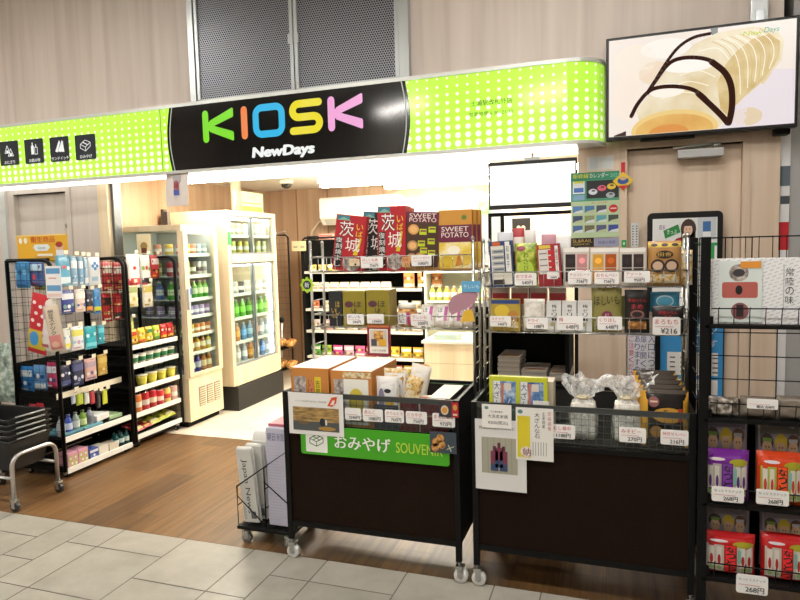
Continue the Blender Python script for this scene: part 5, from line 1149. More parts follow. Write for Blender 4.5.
# --------------------------------------------------- things on the front wall
YQ = YW-.002
def p_cal(q, f, w, h):
    f.rect(q, -w*.5, h*.88, w*.5, h, cm('#2f8a66'), 1); f.text(q, '新幹線', -w*.46, h*.91, -w*.14, h*.985, cm('#e3e33a'), 2); f.text(q, 'カレンダー', -w*.12, h*.91, w*.26, h*.985, cm('#eef2ee'), 2); f.text(q, '2021', w*.29, h*.91, w*.47, h*.965, cm('#7fc0a6'), 2)
    f.rect(q, -w*.5, h*.56, w*.5, h*.88, cm('#4d9878'), 1); f.rect(q, -w*.46, h*.68, -w*.22, h*.87, cm('#dfe8ee'), 2); f.rect(q, -w*.44, h*.7, -w*.24, h*.77, cm('#4773b8'), 3); f.rect(q, -w*.44, h*.84, -w*.24, h*.87, cm('#d8d83c'), 3)
    f.rect(q, -w*.18, h*.6, w*.46, h*.87, cm('#23282c'), 2)
    for u, v, c_ in ((-.05, .7, '#d2dbe2'), (.13, .75, '#d8607a'), (.32, .77, '#e0c23a'), (.3, .64, '#a9b3bb')): f.ell(q, w*u, h*v, w*.09, h*.045, cm(c_), 3); f.ell(q, w*(u+.01), h*(v+.015), w*.04, h*.012, cm('#2b3138'), 4)
    f.rect(q, -w*.46, h*.58, -w*.22, h*.66, cm('#7fa6c4'), 2)
    f.text(q, '見どころいっぱい', -w*.08, h*.52, w*.25, h*.55, RED, 2, fit=True)
    cs = ['#5a86bd', '#4a7fb0', '#4e5560', '#c9302c', '#3e516b', '#8d9a6a', '#5da3b3', '#3c4b42', '#4a6da0', '#6f6a52', '#565b80', '#3c4f9a']
    for j in range(3):
        for i in range(4):
            u = -.46+.24*i; v = .38-.15*j; c_ = cs[j*4+i]
            if (i, j) == (3, 0): f.ell(q, w*(u+.1), h*(v+.055), w*.09, h*.062, cm(c_), 2); f.rect(q, w*(u+.04), h*(v+.05), w*(u+.16), h*(v+.065), cm('#efd8d4'), 3); continue
            f.rect(q, w*u, h*v, w*(u+.2), h*(v+.11), cm(c_), 2); f.poly(q, [(w*u, h*v), (w*(u+.2), h*v), (w*(u+.2), h*(v+.05)), (w*(u+.06), h*(v+.03))], cm(('#cfd8d2', '#b9c4a0', '#d6dde4')[(i+j) % 3]), 3)
sheet((571, 172, 620.5, 237.5), YQ, 'calendar', 'green shinkansen train calendar on the wood wall right of the opening', 'calendar', p_cal, '#b9cfa6', .004)
sheet((571, 238, 594, 247), YQ, 'rail_card', 'black card with gold letters under the train calendar', 'card', lambda q, f, w, h: (f.text(q, 'SL&RAIL', -w*.42, h*.5, w*.42, h*.85, cm('#cfae62'), 1), f.text(q, 'CALENDAR 2021', -w*.42, h*.2, w*.3, h*.4, cm('#cfae62'), 1)), '#1c1b1a')
sheet((594.5, 238, 619, 246.5), YQ, 'rail_card', 'lavender card right of the black card under the train calendar', 'card', lambda q, f, w, h: f.text(q, '鉄道の風景', -w*.35, h*.3, w*.35, h*.7, cm('#4a4f7a'), 1, fit=True), '#9a9db8')
sheet((587, 156, 614, 170), YQ, 'clear_notice', 'pale translucent notice taped above the train calendar', 'notice', lambda q, f, w, h: (f.rect(q, -w*.4, h*.1, -w*.1, h*.9, cm('#c3ccd0'), 1), f.rect(q, 0, h*.2, w*.4, h*.8, cm('#c9d0d0'), 1)), '#d3d2cc')
def diamond():
    q = MB(); f = FR((0, 0, 0)); pts = [(0, -.062), (.062, 0), (0, .055), (-.062, 0)]
    q.add([f.p(u, v, 0) for u, v in pts]+[f.p(u, v, .006) for u, v in pts], [(3, 2, 1, 0), (4, 5, 6, 7), (0, 1, 5, 4), (1, 2, 6, 5), (2, 3, 7, 6), (3, 0, 4, 7)], cm('#e3c52c')); q.box(-.012, .012, -.004, 0, .04, .115, RED); o = q.build('diamond_tag')
    q = MB(); f = FR((0, -.006, 0)); f.poly(q, [(-.03, -.03), (0, -.06), (.03, -.03)], RED, 1); f.ell(q, 0, 0, .034, .022, cm('#35589a'), 1); f.ell(q, 0, .015, .02, .012, cm('#c9a684'), 2); q.build('printed_face', o); return o
p0 = at(623, 181, Y=YQ); make('dia', diamond, (p0.x, YW-.014, p0.z), 0, 'yellow diamond tag on a red strap beside the train calendar', 'tag')
sheet((631, 223, 638.5, 247), YW-.014, 'punched_strip', 'white punched hanging strip on the door edge right of the calendar', 'hanging strip', lambda q, f, w, h: [f.ell(q, (u-.5)*w*.5, h*(.1+.11*i), w*.12, h*.025, cm('#4a4d50'), 1) for i in range(8) for u in (0, 1)], '#cfd3d3')
sheet((621.5, 240, 626.5, 247), YW-.014, 'green_sticker', 'tiny green sticker below the diamond tag', 'sticker', lambda q, f, w, h: f.rect(q, -w*.2, h*.3, w*.2, h*.7, cm('#bfe0c4'), 1), '#2f9a55')
# framed poster board on the door
x0_, x1_, a_, b_ = RY(647, 212, 722, 312, 4.2)
t = thing('poster_board', 'black round cornered board with a travel poster of a woman by the right door', 'poster board', ((x0_+x1_)/2, 4.2, 0))
q = MB(); pts = rrect(x0_, a_, x1_, b_, .03); n = len(pts)
q.add([(u, 4.185, v) for u, v in pts]+[(u, 4.215, v) for u, v in pts], [tuple(range(n)), tuple(range(2*n-1, n-1, -1))]+[(i, i+n, (i+1) % n+n, (i+1) % n) for i in range(n)], M('#161718', .3)); q.build('frame', t)
for x in (x0_+.05, x1_-.08): MB().box(x, x+.03, 4.19, 4.21, 0, a_, BLK).build('leg', t)
q = MB(); f = FR(((x0_+x1_)/2, 4.185, a_)); w, h = x1_-x0_-.06, b_-a_; hb = h*.94
f.rect(q, -w/2, h*.06, w/2, hb, cm('#dfe3e2'), 1); f.rect(q, -w*.5, h*.06, w*.5, h*.68, cm('#e3e6e6'), 2); f.rect(q, w*.33, h*.1, w*.46, h*.66, cm('#2f9a4c'), 3); f.rect(q, -w*.5, h*.66, w*.5, h*.69, cm('#3a9a58'), 3)
f.poly(q, [(-w*.3, h*.74), (w*.0-w*.06, h*.8), (-w*.1, h*.88), (-w*.33, h*.82)], cm('#2a8a48'), 4); f.text(q, 'きっぷ', -w*.27, h*.785, -w*.12, h*.83, cm('#eef4ee'), 5)
f.text(q, '週末', -w*.4, h*.83, -w*.3, h*.88, cm('#8a5a9a'), 4); f.rect(q, w*.2, h*.72, w*.48, hb, cm('#c4ccd0'), 3); f.rect(q, w*.28, h*.8, w*.4, h*.9, cm('#3e6ea8'), 4); f.rect(q, w*.28, h*.75, w*.4, h*.8, cm('#e8eaec'), 4)
f.ell(q, w*.06, h*.83, w*.12, h*.1, cm('#43302a'), 4); f.rect(q, -w*.05, h*.66, w*.17, h*.8, cm('#43302a'), 4); f.ell(q, w*.055, h*.82, w*.068, h*.062, cm('#e0bda6'), 5); f.rect(q, -w*.02, h*.86, w*.13, h*.885, cm('#43302a'), 6); f.rect(q, w*.03, h*.795, w*.08, h*.8, cm('#b0584e'), 6)
for u in (.03, .08): f.ell(q, w*u, h*.83, w*.008, h*.006, INK, 6)
f.poly(q, [(-w*.25, h*.67), (-w*.12, h*.74), (w*.0, h*.76), (w*.14, h*.75), (w*.2, h*.67)], cm('#a3262c'), 4); f.poly(q, [(w*.0, h*.67), (w*.05, h*.75), (w*.1, h*.67)], cm('#e0bda6'), 6)
for i in range(8): f.rect(q, -w*.4, h*(.14+.06*i), w*.25, h*(.15+.06*i), cm('#a3a6a6'), 3)
q.build('poster', t)
sheet((627.5, 333, 657, 402), YQ-.0, 'door_notice', 'white notice with vertical red and blue writing on the wood door', 'notice', lambda q, f, w, h: (f.text(q, '入口につき', w*.2, h*.4, w*.42, h*.97, cm('#3a3f7a'), 1, vert=True), f.text(q, '扉が開くことが', -w*.06, h*.15, w*.14, h*.97, cm('#3a3f7a'), 1, vert=True), f.text(q, 'ありますので', -w*.26, h*.3, -w*.08, h*.97, cm('#3a3f7a'), 1, vert=True), f.text(q, 'ご注意ください。', -w*.46, h*.15, -w*.28, h*.97, cm('#c2303a'), 1, vert=True)), '#dcdce2')
def pblue(q, f, w, h):
    f.text(q, 'クーポン', -w*.3, h*.46, w*.4, h*.56, cm('#e6eef4'), 1); f.text(q, '使えます', -w*.1, h*.38, w*.4, h*.44, cm('#e6eef4'), 1); f.rect(q, -w*.34, h*.17, w*.42, h*.34, PAPER, 1); f.rect(q, -w*.34, h*.03, w*.42, h*.14, PAPER, 1)
    for i in range(4):
        for j in range(5): f.rect(q, w*(-.3+.16*j), h*(.19+.035*i), w*(-.22+.16*j), h*(.2+.035*i), cm('#5a5e66'), 2)
    f.text(q, '対象商品', -w*.25, h*.06, w*.3, h*.11, INK, 2); f.text(q, 'お得に', -w*.3, h*.8, w*.3, h*.92, cm('#e6eef4'), 1)
sheet((657, 262, 724, 398), YQ-.012, 'coupon_poster', 'large sky blue poster low on the wood door behind the right rack post', 'poster', pblue, '#3b93cf')
# ---------------------------------------------------------- hanging display
x0_, x1_, a_, b_ = RY(488.5, 163, 578, 208, 4.3); x1_ = at(578, 180, Y=4.3).x; zb_, zt_ = a_, b_
t = thing('hanging_screen', 'bright white hanging screen with black frame under the right half of the sign', 'screen', ((x0_+x1_)/2, 4.31, zb_))
q = MB(); q.box(x0_, x1_-.006, 4.3, 4.33, zb_-.0, zt_+.02, M('#1a1a1b', .4), .002); q.build('casing', t)
q = MB(); q.box(x0_+.01, x1_-.016, 4.296, 4.3, zb_+.028, zt_-.004, M('#f8f7f2', .5, 0, 1.15)); q.build('lit_panel', t)
xm = (x0_+x1_)/2; q = MB(); q.box(xm-.05, xm+.05, 4.3, 4.34, zt_+.02, zt_+.04, FRM); q.tube([(xm, 4.32, zt_+.04), (xm, 4.32, CH)], .008, FRM, 8); q.build('hanger', t)
q = MB(); q.box(-.83, xo1-.002, 4.36, 4.38, 1.70, 1.725, BLK); q.box(-.83, -.81, 4.36, 4.38, 0, 1.70, BLK); q.box(-.745, -.72, 4.36, 4.38, .8, 1.70, BLK); q.box(xo1-.03, xo1-.005, 4.36, 4.38, 0, 1.7, BLK)
o = q.build('partition_frame'); tag(o, 'black metal partition frame standing below the hanging screen', 'partition frame')
# magazine shelf behind the right cart
mx0, mx1, my0, my1 = -.72, xo1-.0, 3.35, 3.75; zm = at(530, 380, Y=my0+.02).z
t = thing('magazine_shelf', 'dark open magazine shelf behind the right souvenir cart', 'shelf', ((mx0+mx1)/2, (my0+my1)/2, 0))
q = MB()
for x in (mx0, mx1-.02): q.box(x, x+.02, my0, my1, 0, 1.17, BLKM)
q.box(mx0+.02, mx1-.02, my1-.02, my1, 0, 1.17, BLKM); q.box(mx0+.02, mx1-.02, my0, my1-.02, 1.15, 1.17, BLKM); q.build('carcass', t)
q = MB(); q.box(mx0+.02, mx1-.02, my0, my1-.02, zm-.02, zm, BLKM); q.build('shelf_board', t); q = MB(); q.box(mx0+.02, mx1-.02, my0+.03, my0+.05, 0, zm-.02, BLKM); q.build('front_panel', t)
for i, (a, c_, y, n_) in enumerate(((497.5, 520, 357, 14), (521, 547, 371, 6), (548.5, 571, 374, 5))):
    x0_, x1_ = at(a, 375, Y=my0+.03).x, at(c_, 375, Y=my0+.03).x; h = at((a+c_)/2, y, Y=my0+.03).z-zm
    make(('mag', i), mk_stack('magazine_stack', x1_-x0_-.004, .25, h, ['#b7b0a4', '#a9a49a', '#c4beb2'], ['#7d4a3c', '#c9b08a', '#9a6a8a', '#c2a23c'], n_), ((x0_+x1_)/2, my0+.03+.13, zm), 0, ['tall', 'low', 'low'][i]+' stack of magazines on the dark shelf behind the right cart, '+ordw(i, 3), 'magazine stack', 'magazine stacks')
# -------------------------------------------------------------- left racks
def left_rack(y0, y1, ztop, x0, x1, shelves, label, back_z0=.1, deep=None):
    """side-lit rack whose open front looks towards +X; rounded tube end frames with wire grids"""
    t = thing('product_rack', label, 'product rack', ((x0+x1)/2, (y0+y1)/2, 0)); r = .013
    for y in (y0, y1):
        arc = [(x1-.07+.07*math.sin(a), y, ztop-.07+.07*math.cos(a)) for a in [PI/2*k/6 for k in range(7)]]
        q = MB(); q.tube([(x0, y, .05), (x0, y, ztop)]+arc+[(x1, y, .05)], r, BLK, 8); q.build('end_frame', t)
        q = MB(); grid(q, (x0+.01, y, .1), (x1-x0-.02, 0, 0), (0, 0, ztop-.12), 7, 24, BLK, .0014); q.build('end_grid', t)
    q = MB(); grid(q, (x0, y0+.01, .1), (0, y1-y0-.02, 0), (0, 0, ztop-.12), int((y1-y0)/.09), 15, BLK, .0014); q.tube([(x0, y0, ztop), (x0, y1, ztop)], r, BLK, 8); q.build('back_grid', t)
    for z in shelves:
        q = MB(); q.box(x0+.01, x1-.012, y0+.014, y1-.014, z-.012, z-.001, BLKM); s_ = q.build('shelf', t)
        MB().box(x1-.012, x1+.004, y0+.014, y1-.014, z-.03, z+.006, M('#ecebe4', .4)).build('price_rail', s_)
    q = MB(); q.box(x0, x1-.02, y0+.01, y1-.01, .04, .075, BLK); q.build('base', t)
    q = MB(); q.box(x0-.004, x0, y0+.01, y1-.01, .08, .78, BLKM); q.build('added_dark_backing', t)  # black sheet added to give the darkness behind the lower shelves
    for x in (x0+.03, x1-.04):
        for y in (y0+.04, y1-.04): q = MB(); caster(q, x, y, .05, BLKM, .02); q.build('caster', t)
    return t
LX0, LX1 = -3.89, -3.5
z1s = at(100, 458, X=LX1).z+.012; z2s = at(97, 429, X=LX1).z+.012
L1 = left_rack(3.165, 3.8, 1.48, LX0, LX1, [z1s, z2s], 'black rack of masks and toiletries nearest the shopping baskets')
zr = [at(155, y, X=LX1).z+.012 for y in (430.5, 409, 384, 361.5, 343)]
L2 = left_rack(3.83, 4.385, 1.475, LX0, LX1, zr, 'black rack of crisps and instant noodles beside the glass drink case')
def hang_px(px, X, label, cat, name, col, printer=None, d=.02, group=None, mat=None, hook=True, rack=None, **k):
    y0, y1, a, b_ = RX(*px, X); w, h = y1-y0, b_-a
    o = make((name, px), mk_bag(name, w, h, d, col, printer, mat=mat, **k), (X-d/2, (y0+y1)/2, a), PI/2, label, cat, group)
    if hook and rack is not None:
        q = MB(); ym = (y0+y1)/2; q.tube([(LX0+.005, ym, b_-.01), (X+.02, ym, b_-.01), (X+.03, ym, b_+.005)], .002, CHROME, 5); hk = q.build('hook', rack)
        MB().box(X+.028, X+.03, ym-.018, ym+.018, b_+.005, b_+.032, LCR).build('price_label', hk)
    return o
XH = -3.62
def dd(cols, s, words=None): return lambda q, f, w, h: deco(q, f, w, h*.96, cols, s, words)
rowsA = [((57, 255, 71, 286), '#5aa3c4', ['#d3e3ee', '#3d7fae', '#c9404a', '#e2edf2'], 'teal blue mask pack with rounded white top'),
 ((71.5, 256, 78, 286), '#8fb4cf', ['#e6edf2', '#5a8fb8', '#d9e4ea'], 'pale blue mask pack, narrow, right of the teal pack'),
 ((79, 256.5, 84, 286), '#7fa8c8', ['#dfe8ee', '#4a7fae', '#d9e4ea'], 'blue striped mask pack, middle one'),
 ((84.5, 257, 88.5, 286), '#9dbcd4', ['#e8eef2', '#5f8fb4', '#d9e4ea'], 'pale blue mask pack beside the flower marked one'),
 ((89, 257, 101, 285), '#dde3e8', None, 'white mask pack with a blue flower mark'),
 ]
for i, (px, c_, cols, lab) in enumerate(rowsA):
    pr = dd(cols, 30+i) if cols else (lambda q, f, w, h: ([f.ell(q, w*.0+.02*math.cos(a), h*.68+.02*math.sin(a), .013, .013, cm('#3f86c9'), 1) for a in (0, PI/2, PI, 3*PI/2)], f.ell(q, 0, h*.68, .008, .008, PAPER, 2), f.rect(q, -w*.3, h*.15, w*.2, h*.3, cm('#9fc0d8'), 1)))
    hang_px(px, XH, lab+', top row of the toiletries rack', 'mask pack', 'mask_pack', c_, pr, rack=L1)
rows = [
 ((62, 290, 75, 313), '#2f3f8f', ['#d9e0ea', '#6f9a8f', '#e8ebf0'], 'navy and white pack', 'second row'),
 ((76, 289, 86, 312), '#d9cfc8', ['#e9e6e2', '#5a6fae', '#d9a08f'], 'white pack with a pink print', 'second row'),
 ((86.5, 290, 93.5, 313), '#2a2e44', ['#d98a3a', '#c9ced9', '#3a3f5a'], 'dark pack with an orange mark', 'second row'),
 ((94, 288, 101.5, 314), '#3f86c4', ['#cbd23a', '#7fb4d9', '#2f5f9a'], 'blue pack with yellow green top', 'second row'),
 ((63, 328, 71.5, 350), '#dfe4df', ['#e0dc5a', '#7fb9d2', '#e8ece8'], 'white pack with yellow top', 'third row'),
 ((72, 326, 84.5, 350), '#dde4ea', ['#d9d86a', '#9fc9de', '#c9a0b4'], 'large white pack with pale print', 'third row'),
 ((85.5, 326, 97.5, 349), '#2fb0c4', ['#6fd0de', '#bfe6ee', '#2a9ab4'], 'turquoise pack', 'third row'),
 ((98.5, 325, 105, 344), '#2fa6bf', ['#6fd0de', '#bfe6ee', '#2a9ab4'], 'narrow turquoise pack', 'third row'),
 ((60.5, 365, 71.5, 387), '#23284a', ['#4a5488', '#dfe2ea', '#7a84b0'], 'dark navy pack with white circle', 'fourth row'),
 ((72.5, 360, 84.5, 386), '#262c50', ['#4a5488', '#c9d0e0', '#8a90b4'], 'navy pack', 'fourth row'),
 ((85.5, 358, 97.5, 380), '#d8b0aa', ['#b9a4b4', '#e9d6cf', '#6b6a9a'], 'pink beige pack', 'fourth row'),
 ((98.5, 354, 108, 375), '#c9a850', ['#d9c06a', '#b8923a', '#e3d29a'], 'golden yellow pack', 'fourth row')]
for i, (px, c_, cols, lab, rw) in enumerate(rows): hang_px(px, XH+.01*(i % 2), lab+' hanging in the '+rw+' of the toiletries rack', 'toiletries pack', 'toiletries_pack', c_, dd(cols, 50+i), rack=L1)
for i, (px, c_, lab) in enumerate((((72, 391, 76, 404), '#b9c9d9', 'pale blue'), ((77, 391, 84, 405), '#b6c840', 'yellow green'), ((85, 391, 90, 404), '#dfe6df', 'white'), ((91, 391, 95.5, 404), '#c23a4a', 'red'), ((97, 391, 101, 408), '#2b2b33', 'black'), ((103, 389, 108, 404), '#c9cf3a', 'yellow'))):
    hang_px(px, XH+.05, lab+' small tube pack on the low cream rail of the toiletries rack', 'tube pack', 'tube_pack', c_, None, d=.015, rack=L1, group=None)
# cream price rails across the hooks
q = MB(); 
for y_ in (388,):
    a = at(62, 395, X=XH+.06); c_ = at(112, 385, X=XH+.06); q.box(XH+.055, XH+.06, 3.19, 3.78, a.z-.025, a.z+.015, LCR)
q.build('price_strip', L1)
def rowX(keyf, n, ya, yb, X, z, labf, cat, group, rot=PI/2, jitter=.0):
    for i in range(n):
        y = ya+(yb-ya)*(i+.5)/n; k, fn = keyf(i); make(k, fn, (X, y, z+.0005), rot, labf(i), cat, group)
botc = [('#b9bcc4', '#5f6472', '#c9ccd2'), ('#3a4fa0', '#23306f', '#b9c4e0'), ('#8fa39a', '#4f5f5a', '#c4cfc9'), ('#6f8f3a', '#3a4f2a', '#c9d9a0'), ('#8a8f9a', '#2b2b33', '#6a6f7a')]
for i in range(5):
    make(('spr', i), mk_bottle('spray_bottle', .026, .135, botc[i][0], botc[i][1], botc[i][2], 12), (LX1-.07, 3.215+.062*i, z2s+.0005), 0, ['silver', 'blue', 'grey green', 'green', 'dark grey'][i]+' spray bottle standing at the front of the upper shelf of the toiletries rack', 'bottle')
def flat(name, w, d, h, c1, pr=None): return mk_box(name, w, d, h, c1, None, top=pr, bev=.006)
for i, (y, w, d, h, c_, lab, st) in enumerate(((3.28, .16, .2, .02, '#4d8393', 'teal flat pack lying', 0), (3.45, .17, .22, .02, '#5a92a0', 'blue green flat pack lying', 0), (3.56, .14, .16, .045, '#dfe0dc', 'white folded pack lying', .15), (3.7, .12, .16, .03, '#a9c79a', 'pale green flat pack lying', -.1))):
    make(('flt', i), flat('flat_pack', w, d, h, c_), (LX1-.13, y, z2s+.0005 if i != 2 else z2s+.021), PI/2+st, lab+' on the upper white edged shelf, '+ORD[i], 'flat pack')
def pr_pink(q, f, w, h):
    for u, v in ((-.25, .6), (.25, .6), (-.1, .25), (.3, .2)): f.ell(q, w*u, h*v, w*.17, h*.2, cm('#a9b93a'), 1); f.ell(q, w*u, h*v, w*.09, h*.1, cm('#e9dfe0'), 2)
for i, (y, w, h, c_, lab, p_) in enumerate(((3.245, .085, .1, '#d39ab0', 'pink carton with green flowers, left', pr_pink), (3.335, .085, .1, '#d39ab0', 'pink carton with green flowers, right', pr_pink), (3.43, .08, .07, '#3a4f9a', 'blue and white soft pack', dd(['#d9dce8', '#5a6fb4', '#d9dce8'], 3)), (3.52, .09, .06, '#d9d3c4', 'cream soft pack', None), (3.62, .09, .05, '#c9bfae', 'beige soft pack', None))):
    make(('btm', i), mk_box('carton' if i < 2 else 'soft_pack', w, .1, h, c_, p_, bev=.004), (LX1-.065, y, z1s+.0005), PI/2, lab+' on the bottom shelf of the toiletries rack', 'carton' if i < 2 else 'soft pack')
for i in range(5):
    make('drk', mk_bottle('dark_teal_bottle', .021, .1, '#1f5a5c', '#123c40', '#cfe0dc', 12), (LX1-.04-.045*(i % 2), 3.665+.027*i, z1s+.0005), 0, 'small dark teal bottle with white label at the right end of the bottom shelf', 'bottle', 'dark teal bottles')
# bags on the near end grid (plane Y)
YE = 3.135
def end_px(px, lab, col, pr, d=.03, Y=YE, cat='snack bag', name='snack_bag', roll=0, mat=None):
    x0, x1, a, b_ = RY(*px, Y); o = make((name, px, Y), mk_bag(name, x1-x0, b_-a, d, col, pr, mat=mat), ((x0+x1)/2, Y-.0, a), 0, lab, cat, tilt=(0, roll))
    return o
def pr_reddot(q, f, w, h):
    f.rect(q, -w*.45, h*.4, w*.45, h*.95, cm('#c22a34'), 1)
    for u, v in ((-.25, .85), (.1, .8), (-.1, .68), (.25, .65), (-.25, .55), (.1, .5)): f.ell(q, w*u, h*v, w*.1, h*.03, cm('#efe2e0'), 2)
    f.rect(q, -w*.45, h*.08, w*.45, h*.4, cm('#c9b23a'), 1); f.ell(q, -w*.1, h*.25, w*.25, h*.12, cm('#3f8fc9'), 2)
def pr_long(q, f, w, h): f.rect(q, -w*.4, h*.05, w*.4, h*.35, cm('#d98a84'), 1); f.text(q, '納豆スナック', -w*.15, h*.35, w*.2, h*.92, INK, 2, vert=True); f.ell(q, 0, h*.15, w*.25, h*.07, cm('#e3b7a0'), 2)
end_px((25.5, 293, 44, 353), 'red spotted long snack bag hanging on the near end of the toiletries rack', '#c22a34', pr_reddot, roll=.2)
end_px((38.5, 297, 54, 351), 'white and pink long snack bag hanging between two others on the rack end', '#ded8d0', dd(['#c9a0a8', '#d98a94', '#e9dfe0', '#b8606c'], 41), Y=YE+.0, roll=.1)
end_px((50, 305, 65, 351), 'cream long snack bag with black writing, right one on the rack end', '#d8c8b2', pr_long, Y=YE-.03, roll=-.15)
sheet((46, 266, 61.5, 298), YE-.02, 'hanging_card', 'white card with blue bands hanging on the corner of the toiletries rack', 'card', lambda q, f, w, h: (f.rect(q, -w*.45, h*.76, w*.45, h*.93, cm('#5f9ac9'), 1), f.rect(q, -w*.45, h*.22, w*.45, h*.4, cm('#6aa0cc'), 1), f.rect(q, -w*.3, h*.6, w*.2, h*.64, cm('#d99a84'), 1), f.rect(q, -w*.45, h*.04, w*.45, h*.14, cm('#e6c9c0'), 1)), '#e8e8ea')
for i, (px, c_, lab) in enumerate((((16, 260, 30, 288), '#4f9ad0', 'bright blue tissue pack'), ((29, 260, 44, 286), '#5a72ac', 'blue and white patterned pack'), ((35, 275, 45, 290), '#8fb84a', 'green pack'))):
    end_px(px, lab+' high behind the near end grid of the toiletries rack', c_, dd(['#bcd9ec', '#2f5f9a', '#c94a5a'] if i else ['#3a7fc0', '#7fc0e6', '#2f6fae'], 70+i), Y=3.24+.03*i, d=.04, cat='tissue pack', name='tissue_pack')
for i, (px, c_, lab) in enumerate((((21, 366, 34, 391), '#2f7fc4', 'bright blue pack'), ((34.5, 365, 47, 390), '#5f92c4', 'blue and white pack'), ((48, 362, 58, 388), '#c4406f', 'pink and white pack'), ((30, 404, 37, 424), '#b3202c', 'red bottle shaped pack'), ((37.5, 403, 44, 424), '#b3202c', 'second red bottle shaped pack'))):
    end_px(px, lab+' seen low through the near end grid of the toiletries rack', c_, dd(['#d9e3ea', '#1f4f8a', '#e9eef2'], 80+i) if i < 3 else None, Y=3.215 if i < 3 else 3.2, d=.035, cat='soft pack', name='soft_pack')
# yellow hygiene goods sign
x0_, x1_, a_, b_ = RY(17.5, 234.5, 68, 258, 3.5)
q = MB(); q.box(x0_, x1_, 3.497, 3.5, a_-.02, b_, cm('#e2ad2e'), .001); o = q.build('yellow_sign'); tag(o, 'yellow sign with red Japanese lettering on top of the toiletries rack', 'sign')
f = FR(((x0_+x1_)/2, 3.497, a_)); w, h = x1_-x0_, b_-a_; q = MB()
f.text(q, '衛生商品', -w*.22, h*.66, w*.26, h*.92, cm('#c9402c'), 2); f.text(q, '衛生商品', -w*.218, h*.66, w*.262, h*.92, cm('#c9402c'), 3); f.poly(q, [(-w*.14, h*.58), (w*.12, h*.58), (w*.16, h*.45), (w*.1, h*.3), (-w*.12, h*.3), (-w*.18, h*.45)], cm('#dfe6e6'), 2); f.text(q, 'Goods', -w*.08, h*.38, w*.07, h*.5, cm('#4a8aa0'), 3)
for u in (-.42, -.32): f.ell(q, w*u, h*.76, w*.035, h*.13, cm('#f0ead9'), 2)
f.ell(q, w*.34, h*.45, w*.08, h*.2, cm('#e0b79a'), 2); f.ell(q, w*.34, h*.56, w*.07, h*.12, cm('#a33b2a'), 3); f.rect(q, w*.27, h*.1, w*.42, h*.32, cm('#e9e9ea'), 3); f.rect(q, -w*.48, h*.95, w*.48, h*.985, cm('#f0dc9a'), 1); f.rect(q, -w*.1, h*.08, w*.2, h*.18, cm('#f0ead9'), 2); q.build('printed_face', o)
# far rack: hanging bags
XH2 = -3.66
for i, (px, c_, cols, lab) in enumerate((((103, 261, 113, 291), '#b8323a', ['#d9d3c4', '#7a1f24', '#e8c48a'], 'red snack bag with brown print'), ((114, 262, 125, 290), '#b03036', ['#e3dfd4', '#7a1f24', '#e0b87a'], 'red snack bag with dark print'), ((103, 293, 113, 322), '#c0282e', ['#3a2020', '#e0b23a', '#efe3cf'], 'lower red snack bag'), ((114, 293, 123, 320), '#b3202a', ['#2a2a2a', '#d9a23a', '#efe3cf'], 'lower red snack bag beside the rack post'),
 ((128, 254, 141, 288), '#e4dedd', ['#c9404a', '#e9e2e2', '#b3202a'], 'white snack bag with large red writing'), ((141.5, 255, 151.5, 287), '#dfe0db', ['#3a3a3f', '#7fa04a', '#c94a4a'], 'white snack bag with a picture of a child'), ((152, 255, 160, 278), '#c2303a', ['#efe2e0', '#1f1f22', '#e0c43a'], 'small red snack bag'),
 ((128, 283, 139, 307), '#d9d3b4', ['#9aa86a', '#e9e6cf', '#c9b23a'], 'cream and green snack bag'), ((143.5, 282, 154, 307), '#dcd6c9', ['#c9b85a', '#e9e3d9', '#a3924a'], 'pale yellow snack bag'), ((128, 318, 135, 345), '#9aa24a', ['#c9cf7a', '#5f6a2a', '#d9d9a0'], 'olive snack bag low'))):
    hang_px(px, -3.82 if i < 4 else XH2, lab+' hanging on the crisps rack', 'snack bag', 'snack_bag', c_, dd(cols, 90+i), rack=L2, d=.03)
ya, yb = 3.86, 4.37
def chips(cols, s, w=.055, h=.13, d=.04): return lambda i: (('chp', s, i), mk_bag('crisps_packet', w, h, d, cols[i % len(cols)][0], dd(cols[i % len(cols)][1], s+i)))
cA = [('#e0b42c', ['#c23a2a', '#f0e3b0', '#7a2a1a']), ('#e2c23a', ['#c9402c', '#f2ead0', '#a3821a']), ('#dfc03a', ['#3a7a3a', '#f2ead0', '#a3821a']), ('#a3bd3a', ['#3f7f2f', '#f0f0d0', '#c9402c']), ('#c22f2c', ['#e0a83a', '#f0e0d0', '#7a1a1a']), ('#b8282a', ['#e0b84a', '#f0e0d0', '#7a1a1a'])]
rowX(chips(cA, 100, .076, .125, .04), 6, ya, yb, LX1-.04, zr[4], lambda i: ['yellow and red', 'yellow', 'golden yellow', 'yellow green', 'red', 'dark red'][i]+' crisps packet, %s on the top shelf of the crisps rack' % ordw(i, 6), 'crisps', 'crisps on the top shelf')
rowX(lambda i: ('cup1', mk_cup('noodle_cup', .036, .072, '#dcd6c4', '#e6e2d4', '#2f7a4a')), 6, ya, yb, LX1-.045, zr[3], lambda i: 'green and white noodle cup on the second shelf of the crisps rack, '+ordw(i, 6), 'noodle cup', 'green noodle cups')
rowX(lambda i: ('cup2', mk_cup('noodle_cup', .044, .082, '#c4bb3a', '#dfdcc4', '#d3cb4e')), 4, ya+.06, yb, LX1-.045, zr[2], lambda i: 'yellow noodle cup on the third shelf of the crisps rack, '+ordw(i, 4), 'noodle cup', 'yellow noodle cups')
cB = [('#d0783a', '#e9d9c0'), ('#b3242c', '#d9cfc4'), ('#b3242c', '#e2d2b4'), ('#c9303a', '#e9c9c0'), ('#d9c46a', '#c23a3a'), ('#d4b0a8', '#e9e3d9')]
